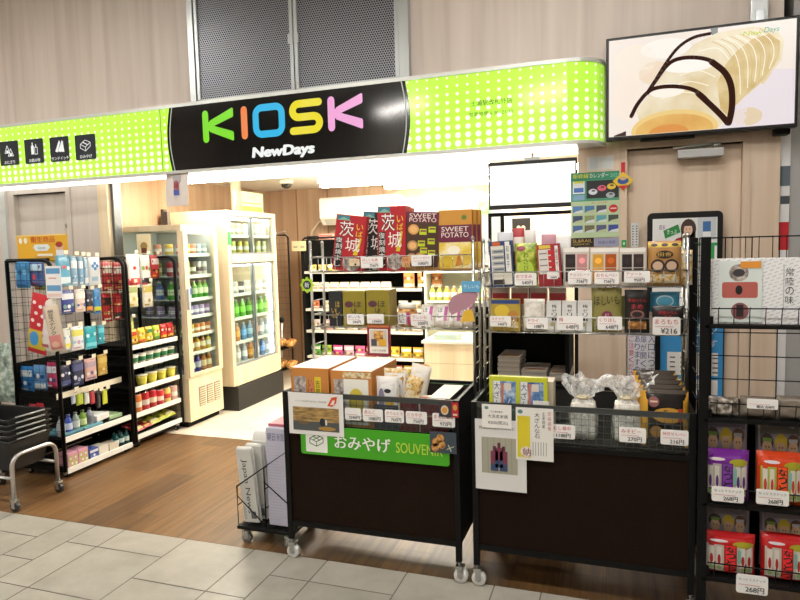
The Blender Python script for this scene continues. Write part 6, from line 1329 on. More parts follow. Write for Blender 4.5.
rowX(lambda i: (('can', i), mk_can('crisps_tube', .036, .14 if i < 3 else .12, cB[i][0], cB[i][1], '#e6e2d9')), 6, ya, yb, LX1-.04, zr[1], lambda i: ['orange', 'red', 'red and cream', 'bright red', 'yellow', 'pale pink'][i]+' crisps tube, %s on the fourth shelf of the crisps rack' % ordw(i, 6), 'crisps tube', 'crisps tubes')
cols5 = [('#b3262a', 'red'), ('#a8222a', 'dark red'), ('#b3b93a', 'yellow green'), ('#a9b83a', 'olive green'), ('#c4cc3a', 'bright yellow green')]
for i, (c_, n_) in enumerate(cols5):
    make(('fb', i), mk_bag('snack_bag', .12, .15, .035, c_, dd(['#e9e3c9', shade(c_, .6), '#d9d060'], 120+i)), (LX1-.03, ya+.06+.092*i, zr[0]+.022+.006*i), PI/2, n_+' flat snack bag on the bottom shelf of the crisps rack, '+ordw(i, 5), 'snack bag', 'flat bags on the bottom shelf', tilt=(-1.3, 0))
# second rack mesh beside the frame edge with a clear bag
q = MB(); q.box(-4.02, -3.985, 3.04, 3.08, .05, 1.47, BLK, .003); grid(q, (-4.75, 3.06, .1), (.75, 0, 0), (0, 0, 1.35), 14, 26, BLK, .002); q.box(-4.78, -4.75, 3.04, 3.08, .05, 1.47, BLK); q.box(-4.78, -3.985, 3.05, 3.4, .04, .08, BLK); q.box(-4.78, -3.985, 3.1, 3.12, .08, 1.2, BLKM)
tag(q.build('dark_rack'), 'dark wire rack standing at the left edge beside the toiletries rack', 'rack')
end_px((-8, 343, 13, 402), 'clear bag with pale green contents hanging at the left edge', '#b9c4bc', None, Y=3.0, d=.05, cat='clear bag', name='clear_bag', mat=mat_photo('pale_green_contents', [(.3, '#4a4f4a'), (.5, '#9fb3a6'), (.7, '#d9ded9')], 30))
# ---------------------------------------------------------- basket trolley
TX, TY0, TY1 = -3.36, 2.665, 2.975
t = thing('basket_trolley', 'silver tubular trolley on casters carrying black shopping baskets', 'basket trolley', (-3.6, 2.83, 0)); SV = mat_steel('silver_tube', '#c4c6c7', .35)
zt_ = at(38, 447, X=TX).z
for X_ in (TX, TX-.5):
    q = MB(); r = .07; pts = [(X_, TY0, .07), (X_, TY0, zt_-r)]+[(X_, TY0+r-r*math.cos(a), zt_-r+r*math.sin(a)) for a in [PI/2*k/6 for k in range(1, 7)]]+[(X_, TY1-r+r*math.sin(a), zt_-r+r*math.cos(a)) for a in [PI/2*k/6 for k in range(7)]]+[(X_, TY1, .07)]
    q.tube(pts, .0125, SV, 10); q.build('hoop', t)
    for y in (TY0, TY1): q = MB(); caster(q, X_, y, .08, M('#2b2b2c', .5), .03); q.build('caster', t)
for y in (TY0, TY1): MB().tube([(TX, y, .2), (TX-.5, y, .2)], .009, SV, 8).build('cross_bar', t)
for k in range(5):
    def bsk():
        q = MB(); w, d, h = .44, .29, .19; m = M('#0e0e0f', .45); th = .006; tp = .035
        b0 = [(-w/2+tp, -d/2+tp), (w/2-tp, -d/2+tp), (w/2-tp, d/2-tp), (-w/2+tp, d/2-tp)]; b1 = [(-w/2, -d/2), (w/2, -d/2), (w/2, d/2), (-w/2, d/2)]
        ins = lambda p, e: [(x-math.copysign(e, x), y-math.copysign(e, y)) for x, y in p]
        vs = [(x, y, 0) for x, y in b0]+[(x, y, h) for x, y in b1]+[(x, y, th) for x, y in ins(b0, th)]+[(x, y, h) for x, y in ins(b1, th)]
        fs = [(3, 2, 1, 0), (8, 9, 10, 11)]+[(i, (i+1) % 4, 4+(i+1) % 4, 4+i) for i in range(4)]+[(8+i, 12+i, 12+(i+1) % 4, 8+(i+1) % 4) for i in range(4)]+[(4+i, 4+(i+1) % 4, 12+(i+1) % 4, 12+i) for i in range(4)]
        q.add(vs, fs, m); o = q.build('shopping_basket')
        q = MB(); e = .008; q.tube([(x*1.02, y*1.02, h-.004) for x, y in b1], e, M('#1b1c1d', .25), 6, closed=True); q.build('rim', o)
        q = MB(); q.tube([(-.12, -d/2-.012, h+.006), (.12, -d/2-.012, h+.006)], .005, M('#9fa3a4', .3, .3), 6); q.tube([(w/2+.012, -.1, h+.006), (w/2+.012, .1, h+.006)], .005, M('#9fa3a4', .3, .3), 6); q.build('handle', o); return o
    make('bskt', bsk, (-3.6, 2.82, .225+.033*k), 0, 'black shopping basket nested in the trolley stack, '+['bottom one', 'second from the bottom', 'middle one', 'second from the top', 'top one'][k], 'shopping basket', 'nested shopping baskets')
# ------------------------------------------------------------ drink cases
GR = M('#8e9294', .4, .4); LEDM = M('#fdfcf4', .5, 0, 16, name='case_lamp')
def shelfcase(t, x0, x1, y0, y1, zs, frontx):
    for z in zs:
        q = MB(); q.box(x0, frontx-.05, y0, y1, z-.008, z, M('#dfe3e2', .4)); s_ = q.build('shelf', t)
        MB().box(frontx-.05, frontx-.046, y0, y1, z-.022, z+.008, M('#e9ebe6', .4)).build('price_rail', s_)
fy0, fy1, fxf, fxb = 4.415, 4.9, -3.43, -4.1
zc0 = at(200, 375, X=fxf).z; ztop = 1.745
t = thing('drink_case', 'cream glass drink case with glass side, single door and vent grille, nearest the crisps rack', 'drink case', ((fxf+fxb)/2, (fy0+fy1)/2, 0))
q = MB(); q.box(fxb, fxf-.01, fy0+.0, fy1, .05, zc0, CREAM, .006); q.build('cabinet', t)
q = MB(); q.box(fxb+.02, fxf-.05, fy0+.02, fy1-.02, 0, .05, BLKM); q.build('plinth', t)
q = MB(); q.box(fxb, fxf-.01, fy0, fy1, ztop-.05, ztop, CREAM, .004); q.build('header', t)
q = MB()
q.box(fxb, fxb+.02, fy0+.02, fy1, zc0, ztop-.05, M('#dfe2df', .4)); q.box(fxb+.02, fxf-.06, fy1-.02, fy1, zc0, ztop-.05, M('#cfd3d2', .4)); q.build('inner_wall', t)
q = MB(); q.box(fxf-.05, fxf-.01, fy0, fy0+.035, zc0, ztop-.05, CREAM); q.box(fxb, fxb+.03, fy0, fy0+.03, zc0, ztop-.05, CREAM); q.box(fxf-.05, fxf-.01, fy1-.035, fy1, zc0, ztop-.05, CREAM); q.build('corner_frame', t)
q = MB(); q.box(fxb+.03, fxf-.05, fy0+.008, fy0+.012, zc0, ztop-.05, GLASS); q.build('side_glass', t)
q = MB(); q.box(fxf-.008, fxf-.004, fy0+.06, fy1-.06, zc0+.03, ztop-.08, GLASS); dd_ = q.build('glass_door', t)
q = MB()
for a, c_ in ((fy0+.004, fy0+.06), (fy1-.06, fy1-.004)): q.box(fxf-.012, fxf+.006, a, c_, zc0+.003, ztop-.053, CREAM, .002)
for a, c_ in ((zc0+.003, zc0+.03), (ztop-.08, ztop-.053)): q.box(fxf-.012, fxf+.006, fy0+.06, fy1-.06, a, c_, CREAM)
q.build('door_frame', dd_)
hz = at(183, 300, X=fxf).z; MB().box(fxf+.006, fxf+.03, fy0+.012, fy0+.032, hz-.09, hz+.09, M('#c9ccce', .4), .004).build('door_handle', dd_)
q = MB()
for k in range(3):
    a = fy0+.13+.11*k; q.box(fxf-.0105, fxf-.007, a, a+.09, .16, .33, M('#8a8275', .6))
    for j in range(8): q.box(fxf-.007, fxf-.003, a+.004, a+.086, .168+.02*j, .176+.02*j, CREAM)
q.build('vent_grille', t)
q = MB(); q.box(fxf-.09, fxf-.06, fy0+.06, fy1-.06, ztop-.075, ztop-.055, LEDM); q.build('case_lamp', t)
ym = (fy0+fy1)/2; zsh = [zc0+.012]+[at(200, y, X=fxf-.05).z for y in (351, 333, 315, 298, 275, 254)]
shelfcase(t, fxb+.02, fxf, fy0+.03, fy1-.03, zsh, fxf)
row_spec = [ # (kind, colours) from the bottom shelf upwards
 ('bottle', [('#c9ccd6', '#7a5ab0'), ('#5a3f9a', '#dcdce4'), ('#4a3f8a', '#c9c9dc'), ('#a3622c', '#e3c9a0'), ('#b8742c', '#e9d9b4')], .135),
 ('bottle', [('#d98a3a', '#f0e3cf'), ('#b3572c', '#efe3c9'), ('#c9a03a', '#f2ead0'), ('#a3642c', '#e6d9b4'), ('#c4b43a', '#f0f0e0')], .12),
 ('cup', [('#a9b94a', '#e9e9dc'), ('#c9b84a', '#efe9d9'), ('#c9742c', '#f0e3cf'), ('#d0843a', '#f2e9d9'), ('#b8642c', '#efe0cf')], .085),
 ('cup', [('#7a6a9a', '#e0dcec'), ('#8a7aa9', '#ece9f2'), ('#9a8ab9', '#e9e6f0'), ('#b0a0c4', '#efecf4'), ('#8a6a9a', '#e0dcec')], .09),
 ('bottle', [('#3a5fae', '#e3e9f2'), ('#c9d0da', '#3a5fae'), ('#4a9a3a', '#cfe0b4'), ('#5fb03a', '#e3efc9'), ('#4fa83a', '#d9ecc0')], .135),
 ('can', [('#b8323a', '#e9d9d9'), ('#a3a94a', '#e0e0b4'), ('#5a4a3a', '#e3dccf'), ('#c9c9c4', '#3a3a3f'), ('#dfe0da', '#8a8a8f')], .12),
 ('cup', [('#c98a84', '#efe3df'), ('#d9b44a', '#f0ead4'), ('#d98a6a', '#f2e3d9'), ('#a3b0b4', '#e9ecec'), ('#8a9a9f', '#dfe3e3')], .09)]
SHN = ['bottom', 'second', 'third', 'fourth', 'fifth', 'sixth', 'top']
def hn(h):
    r, g, b_ = (int(h[i:i+2], 16) for i in (1, 3, 5)); mx, mn = max(r, g, b_), min(r, g, b_)
    if mx-mn < 28: return 'white' if mx > 200 else ('grey' if mx > 110 else 'black')
    if r == mx: return 'yellow' if g > r*.8 else ('orange' if g > r*.5 else 'red') if b_ < g*1.05 else ('pink' if g > 110 else 'red')
    if g == mx: return 'yellow green' if r > g*.8 else 'green'
    return 'purple' if r > g*1.05 else 'blue'
def drink(kind, c1, c2, h):
    if kind == 'bottle': return ('dk', kind, c1, c2, h), mk_bottle('drink_bottle', .03, h*1.15, c1, '#e6e6e2', c2, 12, parts=False)
    if kind == 'can': return ('dk', kind, c1, c2, h), mk_can('drink_can', .028, h, c1, c2)
    return ('dk', kind, c1, c2, h), mk_can('drink_cup', .034, h, c1, c2, '#efefe9')
for s_, (kind, cs, h) in enumerate(row_spec):
    for i in range(5):
        y = fy0+.085+.079*i; k, fn = drink(kind, *cs[i], h)
        make(k, fn, (fxf-.095, y, zsh[s_]+.0005), R.uniform(0, 6), '%s %s, %s on the %s shelf of the single door drink case' % (hn(cs[i][0]), {'bottle': 'bottle', 'can': 'can', 'cup': 'cup drink'}[kind], ordw(i, 5), SHN[s_]), 'drink', 'drinks in the single door case')
    if s_ >= 2:
        for i in range(3):
            k, fn = drink(kind, *cs[(i+s_) % 5], h)
            make(k, fn, (fxf-.2-.12*i, fy0+.075, zsh[s_]+.0005), R.uniform(0, 6), '%s %s behind the side glass on the %s shelf, %s from the door' % (hn(cs[(i+s_) % 5][0]), {'bottle': 'bottle', 'can': 'can', 'cup': 'cup drink'}[kind], SHN[s_], ['first', 'second', 'third'][i]), 'drink', 'drinks behind the side glass')
x0_, x1_, a_, b_ = RY(137, 234, 151, 253, fy0-.004)
sheet((137, 234, 151, 254), fy0-.003, 'cream_card', 'cream card on the side glass of the single door drink case', 'card', lambda q, f, w, h: (f.ell(q, 0, h*.4, w*.25, h*.2, cm('#a38a4a'), 1), f.rect(q, -w*.2, h*.05, w*.2, h*.3, cm('#6a3a2a'), 2)), '#e6d9b0')
# large case
gy0, gy1, gxf, gxb = 4.98, 5.86, -3.37, -4.1
t = thing('drink_case', 'large brightly lit cream drink case with sliding glass doors above and below, black base', 'drink case', ((gxf+gxb)/2, (gy0+gy1)/2, 0))
q = MB(); q.box(gxb, gxf, gy0, gy0+.05, .24, 1.89, CREAM, .003); q.box(gxb, gxf, gy1-.05, gy1, .24, 1.89, CREAM, .003); q.build('side_panels', t)
MB().box(gxb, gxf+.02, gy0+.03, gy1-.0, 0, .23, M('#1c1c1c', .5), .004).build('plinth', t)
MB().box(gxb, gxf, gy0+.05, gy1-.05, .235, .42, CREAM, .003).build('lower_panel', t)
q = MB(); q.box(gxb, gxf, gy0+.05, gy1-.05, 1.845, 1.89, CREAM); q.box(gxb, gxf+.006, gy0+.05, gy1-.05, 1.40, 1.475, CREAM, .003); q.build('cross_panel', t)
q = MB(); q.box(gxb, gxb+.02, gy0+.05, gy1-.05, .42, 1.845, M('#f4f6f4', .5)); q.build('inner_wall', t)
for nm, za, zb_ in (('upper_sliding_door', 1.475, 1.845), ('lower_sliding_door', .42, 1.40)):
    ymid = (gy0+gy1)/2
    for j, (a, c_) in enumerate(((gy0+.05, ymid+.015), (ymid-.015, gy1-.05))):
        xx = gxf-.012-.018*j; q = MB(); q.box(xx-.004, xx, a+.02, c_-.02, za+.02, zb_-.02, GLASS); dr = q.build(nm, t)
        q = MB()
        for u, v in ((a, a+.02), (c_-.02, c_)): q.box(xx-.01, xx+.006, u, v, za, zb_, GR)
        for u, v in ((za, za+.02), (zb_-.02, zb_)): q.box(xx-.01, xx+.006, a+.02, c_-.02, u, v, GR)
        q.build('door_frame', dr)
q = MB()
for z in (1.83, 1.385): q.box(gxf-.1, gxf-.06, gy0+.06, gy1-.06, z-.02, z, M('#fdfefc', .5, 0, 18))
q.box(gxf-.08, gxf-.05, gy1-.08, gy1-.055, .44, 1.36, M('#fdfefc', .5, 0, 18)); q.build('case_lamp', t)
zs2 = [.432, .64, .87, 1.1, 1.487, 1.66]
shelfcase(t, gxb+.02, gxf, gy0+.055, gy1-.055, zs2, gxf)
rs2 = [('bottle', ['#c9722c', '#d9d4c9', '#b8c0cf', '#d08a3a', '#c4ccd6', '#5a7fb4', '#c9ccd2'], .15), ('bottle', ['#a3522c', '#c98a4a', '#5a8fc4', '#8ab0d2', '#b4642c', '#b4bcc9', '#c4ccd4'], .15), ('bottle', ['#5fae2c', '#62b430', '#6aba3a', '#5aa82c', '#7ab84a', '#6ab03a', '#9ac46a'], .15), ('can', ['#4a4a4e', '#b4b0a9', '#3f3a3a', '#c9c4bc', '#8a8480', '#d4d0c9', '#a9a4a0'], .115), ('can', ['#b4b44a', '#a3ac5a', '#c4b84a', '#cfc46a', '#9aa05a', '#d4cf8a', '#b4b890'], .12), ('can', ['#c9cdbf', '#a9b08a', '#c4b89a', '#dfe0d9', '#b4b49a', '#d4d4c4', '#e0e0d9'], .115)]
SH2 = ['bottom', 'second', 'third', 'fourth', 'fifth', 'top']
for s_, (kind, cs, h) in enumerate(rs2):
    for i in range(7):
        y = gy0+.11+.112*i; k, fn = drink(kind, cs[i], shade(cs[i], 1.35) if kind != 'can' else '#e6e6de', h)
        make(k, fn, (gxf-.095, y, zs2[s_]+.0005), R.uniform(0, 6), '%s drink %s, %s on the %s shelf of the large bright case' % (hn(cs[i]), kind, ordw(i, 7), SH2[s_]), 'drink', 'drinks in the large bright case')
x0_, x1_, a_, b_ = RX(234, 192, 263, 211, gxf-.1)
sheet_ = MB(); sheet_.box(gxf-.105, gxf-.1, x0_, x1_, 1.895, b_, cm('#d3e8b4'), .001); o = sheet_.build('green_topper'); tag(o, 'pale green sign standing on top of the large bright drink case', 'sign')
q = MB(); f = FR((gxf-.1, x0_, 1.895), (0, 1, 0), (0, 0, 1), (1, 0, 0)); w, h = x1_-x0_, b_-1.895
f.rect(q, w*.04, h*.06, w*.96, h*.3, cm('#8fc94a'), 1); f.text(q, 'おいしい牛乳', w*.1, h*.62, w*.8, h*.85, cm('#7fae5a'), 1, fit=True); f.rect(q, w*.06, h*.42, w*.9, h*.5, cm('#9fd06a'), 1); q.build('printed_face', o)
q = MB(); yy = at(217.5, 237, X=-3.36).y; z_ = at(217, 245, X=-3.36).z; q.box(-3.368, -3.364, gy0-.0, gy0+.045, z_, z_+.12, cm('#2f8f3f')); o = q.build('green_sticker'); tag(o, 'small dark green sticker on the left frame of the large bright case', 'sticker')
q = MB(); q.lathe([(.05, 0), (.05, .4)], M('#a3937a', .7), 16, (-3.5, 5.35, 1.93)); o = q.build('round_duct'); o.location.z = CH-.4; tag(o, 'short pale round duct under the ceiling behind the large drink case', 'duct')
make('sl1', None, (-1.7, 6.45, CH), 0, 'added shop light brightening the back wall nearest the air conditioner', 'ceiling light')  # extra lamp added to brighten the ceiling and back wall
# camera dome, poster under sign
def dome():
    q = MB(); q.lathe([(.075, 0), (.075, -.03), (.07, -.04)], M('#ddd8cc', .5), 20); o = q.build('security_camera'); MB().lathe([(.06, -.04), (.05, -.07), (.02, -.088), (.002, -.09)], M('#3a3836', .15), 18).build('dark_dome', o); return o
p0 = at(287, 188, Z=CH-.03); make('dome', dome, (-3.3, 6.0, CH), 0, 'white dome security camera on the shop ceiling above the large drink case', 'security camera')
x0_, x1_, a_, b_ = RY(163, 177, 187, 206, YS-.02)
q = MB(); n = 8; w = x1_-x0_; zc_ = z0-.0
vs = [(x0_+.0+w*u+.012*v*v, YS+.02-.03*math.sin(v*1.5)+.01*math.cos(u*3), zc_-(zc_-a_)*v) for v in [j/n for j in range(n+1)] for u in [i/n for i in range(n+1)]]
q.add(vs, [(j*(n+1)+i, (j+1)*(n+1)+i, (j+1)*(n+1)+i+1, j*(n+1)+i+1) for j in range(n) for i in range(n)], M('#dfd6d0', .6), True); o = q.build('curled_notice'); tag(o, 'slightly curled white notice with a red and blue figure hanging from the sign edge', 'notice')
q = MB(); f = FR((0, YS+.008, 0)); xm = (x0_+x1_)/2; f.rect(q, xm-.03, a_+.07, xm+.04, zc_-.02, cm('#b9b4b9'), 8); [f.ell(q, xm+.005+.014*k, (a_+zc_)/2+.03-.01*abs(k), .007, .04, cm('#a3424f'), 26) for k in (-1, 0, 1)]; f.rect(q, xm-.02, a_+.08, xm+.03, a_+.12, cm('#4a5fae'), 30); q.build('printed_picture', o)
q = MB(); p0 = at(153, 218, Y=4.31); q.box(p0.x-.035, p0.x+.03, 4.45, 4.49, 1.746, 1.86, M('#5a4a3a', .6)); q.box(p0.x-.035, p0.x-.005, 4.45, 4.49, 1.86, 1.88, M('#5a4a3a', .6))
tag(q.build('brown_bracket'), 'small brown bracket standing on top of the single door drink case', 'bracket')
# ------------------------------------------------------------- back of shop
by = 6.45; SHW = M('#e3dfd2', .45)
gx0_, gx1_ = at(304, 300, Y=by).x, at(424, 300, Y=by).x
zs3 = [at(350, y, Y=by).z for y in (372, 357, 331, 309, 289, 271, 257)]
t = thing('wall_shelving', 'black wall shelving full of snacks at the back of the shop', 'shelving', ((gx0_+gx1_)/2, by+.2, 0))
q = MB(); q.box(gx0_, gx1_, by+.36, by+.4, 0, 1.62, BLKM); q.build('back_panel', t)
for x in (gx0_, gx1_-.02): MB().box(x, x+.02, by, by+.36, 0, 1.62, BLKM).build('side_panel', t)
q = MB(); q.tube([(gx0_, by-.01, .05), (gx0_, by-.01, 1.6), (gx0_+.04, by-.01, 1.64), (gx0_+.5, by-.01, 1.64)], .011, BLK, 8); q.build('frame_tube', t)
for z in zs3[:-1]:
    q = MB(); q.box(gx0_+.02, gx1_-.02, by, by+.36, z-.012, z, M('#c9c4b8', .5)); s_ = q.build('shelf', t); MB().box(gx0_+.02, gx1_-.02, by-.004, by, z-.026, z+.004, SHW).build('price_rail', s_)
MB().box(gx0_, gx1_, by+.0, by+.36, .0, .1, BLKM).build('plinth', t)
rng = random.Random(21)
def brow(z, x0, x1, n, specs, labf, cat, group, y=by+.07):
    for i in range(n):
        k, fn = specs(i); make(k, fn, (x0+(x1-x0)*(i+.5)/n, y, z+.0005), 0, labf(i), cat, group)
cs = ['#d9607f', '#c9b83a', '#e0d9d4', '#d94a84', '#7fae4a', '#e3a0b4', '#5a5f8a', '#d9c03a', '#c93a5f', '#efe6df']
def bspec(w, h, pal, nm='snack_bag', d=.04, seed=0):
    return lambda i: (('bb', nm, w, h, pal[i % len(pal)], seed), mk_bag(nm, w, h, d, pal[i % len(pal)], dd(['#efe9df', shade(pal[i % len(pal)], .6), '#d9c46a'], seed+i % 3)))
W3 = gx1_-gx0_-.06
brow(zs3[0], gx0_+.03, gx1_-.03, 11, bspec(.11, .085, ['#d8b02a', '#e0b82c', '#d4a828', '#c9602c', '#d9b83a'], 'snack_carton', seed=200), lambda i: '%s snack pack on the lowest visible shelf of the back shelving, %s' % (hn(['#d8b02a', '#e0b82c', '#d4a828', '#c9602c', '#d9b83a'][i % 5]), 'tenth from left' if i == 9 and False else ordw(i, 11) if i < 10 or i == 10 else ''), 'snack pack', 'packs low on the back shelving')
brow(zs3[1], gx0_+.03, gx1_-.03, 10, bspec(.12, .12, ['#5a9a3f', '#8fb03a', '#d0468a', '#c9a0b4', '#d9608f', '#c9303f', '#6a5a8a', '#d8b02a', '#e0b82c', '#d4a828'], seed=210), lambda i: '%s bag, %s on the second lowest shelf of the back shelving' % (hn(['#5a9a3f', '#8fb03a', '#d0468a', '#c9a0b4', '#d9608f', '#c9303f', '#6a5a8a', '#d8b02a', '#e0b82c', '#d4a828'][i]), ordw(i, 10)), 'snack bag', 'bags on the back shelving')
brow(zs3[2], gx0_+.03, gx1_-.03, 9, bspec(.12, .12, ['#d9c8c4', '#e0b4b9', '#c9cf9a', '#e6dcd4', '#d9b0b4', '#c0c8a0', '#e3d9d0', '#c4b49a', '#d9d0c4'], seed=220), lambda i: 'pale sweets bag on the middle shelf of the back shelving, '+ordw(i, 9), 'sweets bag', 'pale bags on the back shelving')
brow(zs3[3], gx0_+.03, gx1_-.03, 9, bspec(.11, .09, ['#d0704a', '#e3ddd0', '#c9b49a', '#d9d0c0', '#b49a7a', '#e0d8cc', '#c9603f', '#d9cfc0', '#c4b090'], seed=230), lambda i: 'small snack pouch on the shelf behind the olive gift boxes, '+ordw(i, 9), 'snack pouch', 'pouches behind the olive gift boxes')
def sand():
    q = MB(); q.add([(-.055, -.04, 0), (.055, -.04, 0), (.055, .05, 0), (-.055, .05, 0), (-.055, .0, .075), (.055, .0, .075)], [(3, 2, 1, 0), (0, 1, 5, 4), (2, 3, 4, 5), (0, 4, 3), (1, 2, 5)], M('#e8dcc4', .6)); o = q.build('wrapped_sandwich')
    q = MB(); f = FR((0, -.042, 0)); q.box(-.05, .05, -.042, -.039, .002, .02, cm('#d98a7a')); q.build('printed_label', o); return o
brow(zs3[4], gx0_+.05, gx0_+.05+1.0, 8, lambda i: ('snd', sand), lambda i: 'wrapped white bread sandwich on the shelf below the red souvenir boxes, '+ordw(i, 8), 'sandwich', 'sandwiches on the back shelf')
for i in range(3):
    px_item('bag', (403+14*i, 271, 414+14*i, 285), by+.0, zs3[4], .04, 'orange and cream snack bag right of the sandwiches on the back shelf, '+ordw(i, 3), 'snack bag', 'snack_bag', '#d08a4a', dd(['#efe3cf', '#a3522c', '#f0e0c0'], 33), 'orange bags right of the sandwiches')
brow(zs3[5], gx0_+.03, gx0_+.75, 6, bspec(.1, .075, ['#d4b85a', '#d9c06a', '#e3cf8a'], 'small_pack', seed=240), lambda i: 'small yellow pack on the upper back shelf left of red boxes, '+ordw(i, 6), 'snack pack', 'yellow packs on the upper back shelf')
brow(zs3[5]+.0, gx0_+.8, gx1_-.05, 5, bspec(.1, .09, ['#c9b49a', '#b8644a', '#d9c9a4'], 'small_pack', seed=250), lambda i: 'small brown pack on the upper back shelf behind the souvenir boxes, '+ordw(i, 5), 'snack pack', 'brown packs on the upper back shelf')
px_item('box', (319, 234, 333, 254), by+.05, 1.62, .04, 'pink and white poster box on top of the back shelving', 'box', 'poster_box', '#d9a49a', dd(['#c9604f', '#efe0d9', '#b8443a'], 8))
px_item('box', (307, 236, 317, 254), by+.1, 1.62, .06, 'black box on top of the back shelving, left of the pink poster box', 'box', 'black_box', '#1c1b1b')
sheet((292, 241, 306, 251), by-.03, 'cream_card', 'two cream price cards side by side at the left of the back shelving', 'price card', lambda q, f, w, h: (f.rect(q, -w*.4, h*.3, -w*.1, h*.5, cm('#a39a84'), 1), f.rect(q, -w*.01, 0, w*.01, h, cm('#b8ac8a'), 1), f.rect(q, w*.1, h*.3, w*.4, h*.5, cm('#a39a84'), 1)), '#ddd2a4')
# bread stand, left of the shelving
t = thing('bread_stand', 'black wire grid stand with breads at its foot, between large drink case and back shelving', 'stand', (-3.5, 6.35, 0)); sxa, sxb = at(277, 300, Y=6.3).x-.1, at(290.5, 300, Y=6.3).x; zt_ = at(287, 235, Y=6.3).z
q = MB(); q.tube([(sxa, 6.3, .05), (sxa, 6.3, zt_), (sxb-.03, 6.3, zt_), (sxb, 6.3, zt_-.03), (sxb, 6.3, .05)], .011, BLK, 8); q.build('frame', t)
q = MB(); grid(q, (sxa, 6.3, .3), (sxb-sxa, 0, 0), (0, 0, zt_-.33), 5, 20, M('#5a5148', .6), .002); q.build('grid', t)
for z in (.18, .42): q = MB(); q.box(sxa, sxb, 6.02, 6.3, z-.012, z, BLKM); q.box(sxa, sxb, 6.015, 6.02, z-.02, z+.02, BLKM); q.build('shelf', t)
for j, z in enumerate((.18, .42)):
    for i in range(3): make(('brd', j), mk_bag('bread_roll', .1, .12, .07, ['#a3662c', '#c98f4a'][j], None, mat=mat_ph['food']), (sxa+.08+.12*i, 6.13, z+.03), 0, 'wrapped bread on the %s shelf of the wire grid stand, %s' % (['bottom', 'upper'][j], ordw(i, 3)), 'bread', 'breads on the grid stand', tilt=(-1.2, 0))
q = MB(); p0 = at(277, 234, Y=6.28); q.lathe([(.03, 0), (.045, -.05), (.03, -.07)], M('#e6e6e4', .4), 12, (p0.x-.02, 6.28, p0.z), axis='X'); q.tube([(p0.x-.02, 6.28, p0.z), (p0.x+.09, 6.29, p0.z+.03), (p0.x+.11, 6.3, zt_)], .006, CHROME, 6); tag(q.build('clip_lamp'), 'small white clip lamp on top of the wire grid stand', 'clip lamp')
q = MB(); p0 = at(281, 340, Y=6.2); q.tube([(p0.x, 6.2, p0.z-.2), (p0.x+.02, 6.2, p0.z+.2)], .012, M('#c4c8cc', .4), 8); q.lathe([(.02, 0), (.03, .03), (.018, .06)], BLK, 10, (p0.x+.02, 6.2, p0.z+.2)); tag(q.build('grabber_handle'), 'pale handle hanging in front of the wire grid stand', 'handle')
# air conditioner
x0_, x1_, a_, b_ = RY(321, 196, 398, 222, 6.78); t = thing('air_conditioner', 'white air conditioner high on the back wall above the red souvenir boxes', 'air conditioner', ((x0_+x1_)/2, 6.9, a_-.03))
q = MB(); pr_ = [(6.998, a_-.0), (6.82, a_-.02), (6.74, a_+.06), (6.74, b_-.02), (6.77, b_), (6.998, b_)]; n = len(pr_)
q.add([(x0_, y, z) for y, z in pr_]+[(x1_, y, z) for y, z in pr_], [tuple(range(n)), tuple(range(2*n-1, n-1, -1))]+[(i, i+n, (i+1) % n+n, (i+1) % n) for i in range(n)], M('#efece2', .4)); q.build('casing', t)
q = MB(); q.add([(x0_+.05, 6.815, a_-.016), (x1_-.05, 6.815, a_-.016), (x1_-.05, 6.75, a_+.044), (x0_+.05, 6.75, a_+.044)], [(0, 1, 2, 3)], M('#c9c6ba', .5)); q.build('air_outlet', t)
q = MB(); q.tube([(x0_-.0, 6.96, a_+.05), (x0_-.12, 6.97, a_+.03), (x0_-.22, 6.97, a_-.08), (x0_-.26, 6.97, a_-.25)], .014, M('#d9c9a9', .6), 8); q.build('pipe', t)
# bright wall cabinet and sales counter on the right
x0_, x1_, a_, b_ = RY(400, 196, 492, 270, 6.6); 
t = thing('wall_cabinet', 'white wall cabinet glowing behind the sweet potato boxes', 'cabinet', ((x0_+x1_)/2, 6.8, a_))
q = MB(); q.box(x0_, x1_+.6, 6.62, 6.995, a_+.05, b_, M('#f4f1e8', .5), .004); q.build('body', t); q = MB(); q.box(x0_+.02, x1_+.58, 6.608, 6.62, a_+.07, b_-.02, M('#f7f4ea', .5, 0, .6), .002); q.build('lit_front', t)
sheet((478.5, 201, 489, 214), 6.59, 'green_card', 'green and white card at the upper right of the white wall cabinet', 'card', lambda q, f, w, h: (f.poly(q, [(-w*.3, h*.4), (w*.0, h*.2), (w*.4, h*.7), (w*.3, h*.8), (0, h*.4), (-w*.2, h*.55)], cm('#e6f0df'), 1),), '#5aae4a')
cy = 5.3; cx0 = at(424, 345, Y=cy).x; cx1 = -.45; ct = at(455, 344, Y=cy).z; cb = at(455, 383, Y=cy).z
t = thing('sales_counter', 'cream sales counter with green base stripe behind the left cart', 'counter', ((cx0+cx1)/2, cy+.3, 0))
q = MB(); q.box(cx0, cx1, cy, cy+.55, cb, ct, CREAM, .004); q.build('front', t); q = MB(); q.box(cx0+.0, cx1, cy+.01, cy+.54, .07, cb-.0, M('#1f6b33', .5)); q.build('green_stripe', t)
q = MB(); zm_ = at(455, 364, Y=cy).z; q.box(cx0, cx1, cy-.001, cy+.001, zm_-.002, zm_+.002, M('#a3967a', .6)); xx = at(453, 360, Y=cy).x; q.box(xx, xx+.003, cy-.001, cy+.001, cb, ct, M('#b9aa8a', .6)); q.build('panel_joint', t)
q = MB(); f = FR((0, cy+.01, 0)); x0_ = at(432, 389, Y=cy).x; zg = at(450, 391, Y=cy).z; f.text(q, 'アイスクリーム', x0_, zg-.04, x0_+.4, zg+.04, M('#dfe9df', .5), 2, fit=True); q.build('printed_text', t)
q = MB(); q.box(cx0-.02, cx1, cy-.02, cy+.57, ct, ct+.025, M('#dcdcd4', .3), .003); q.build('countertop', t)
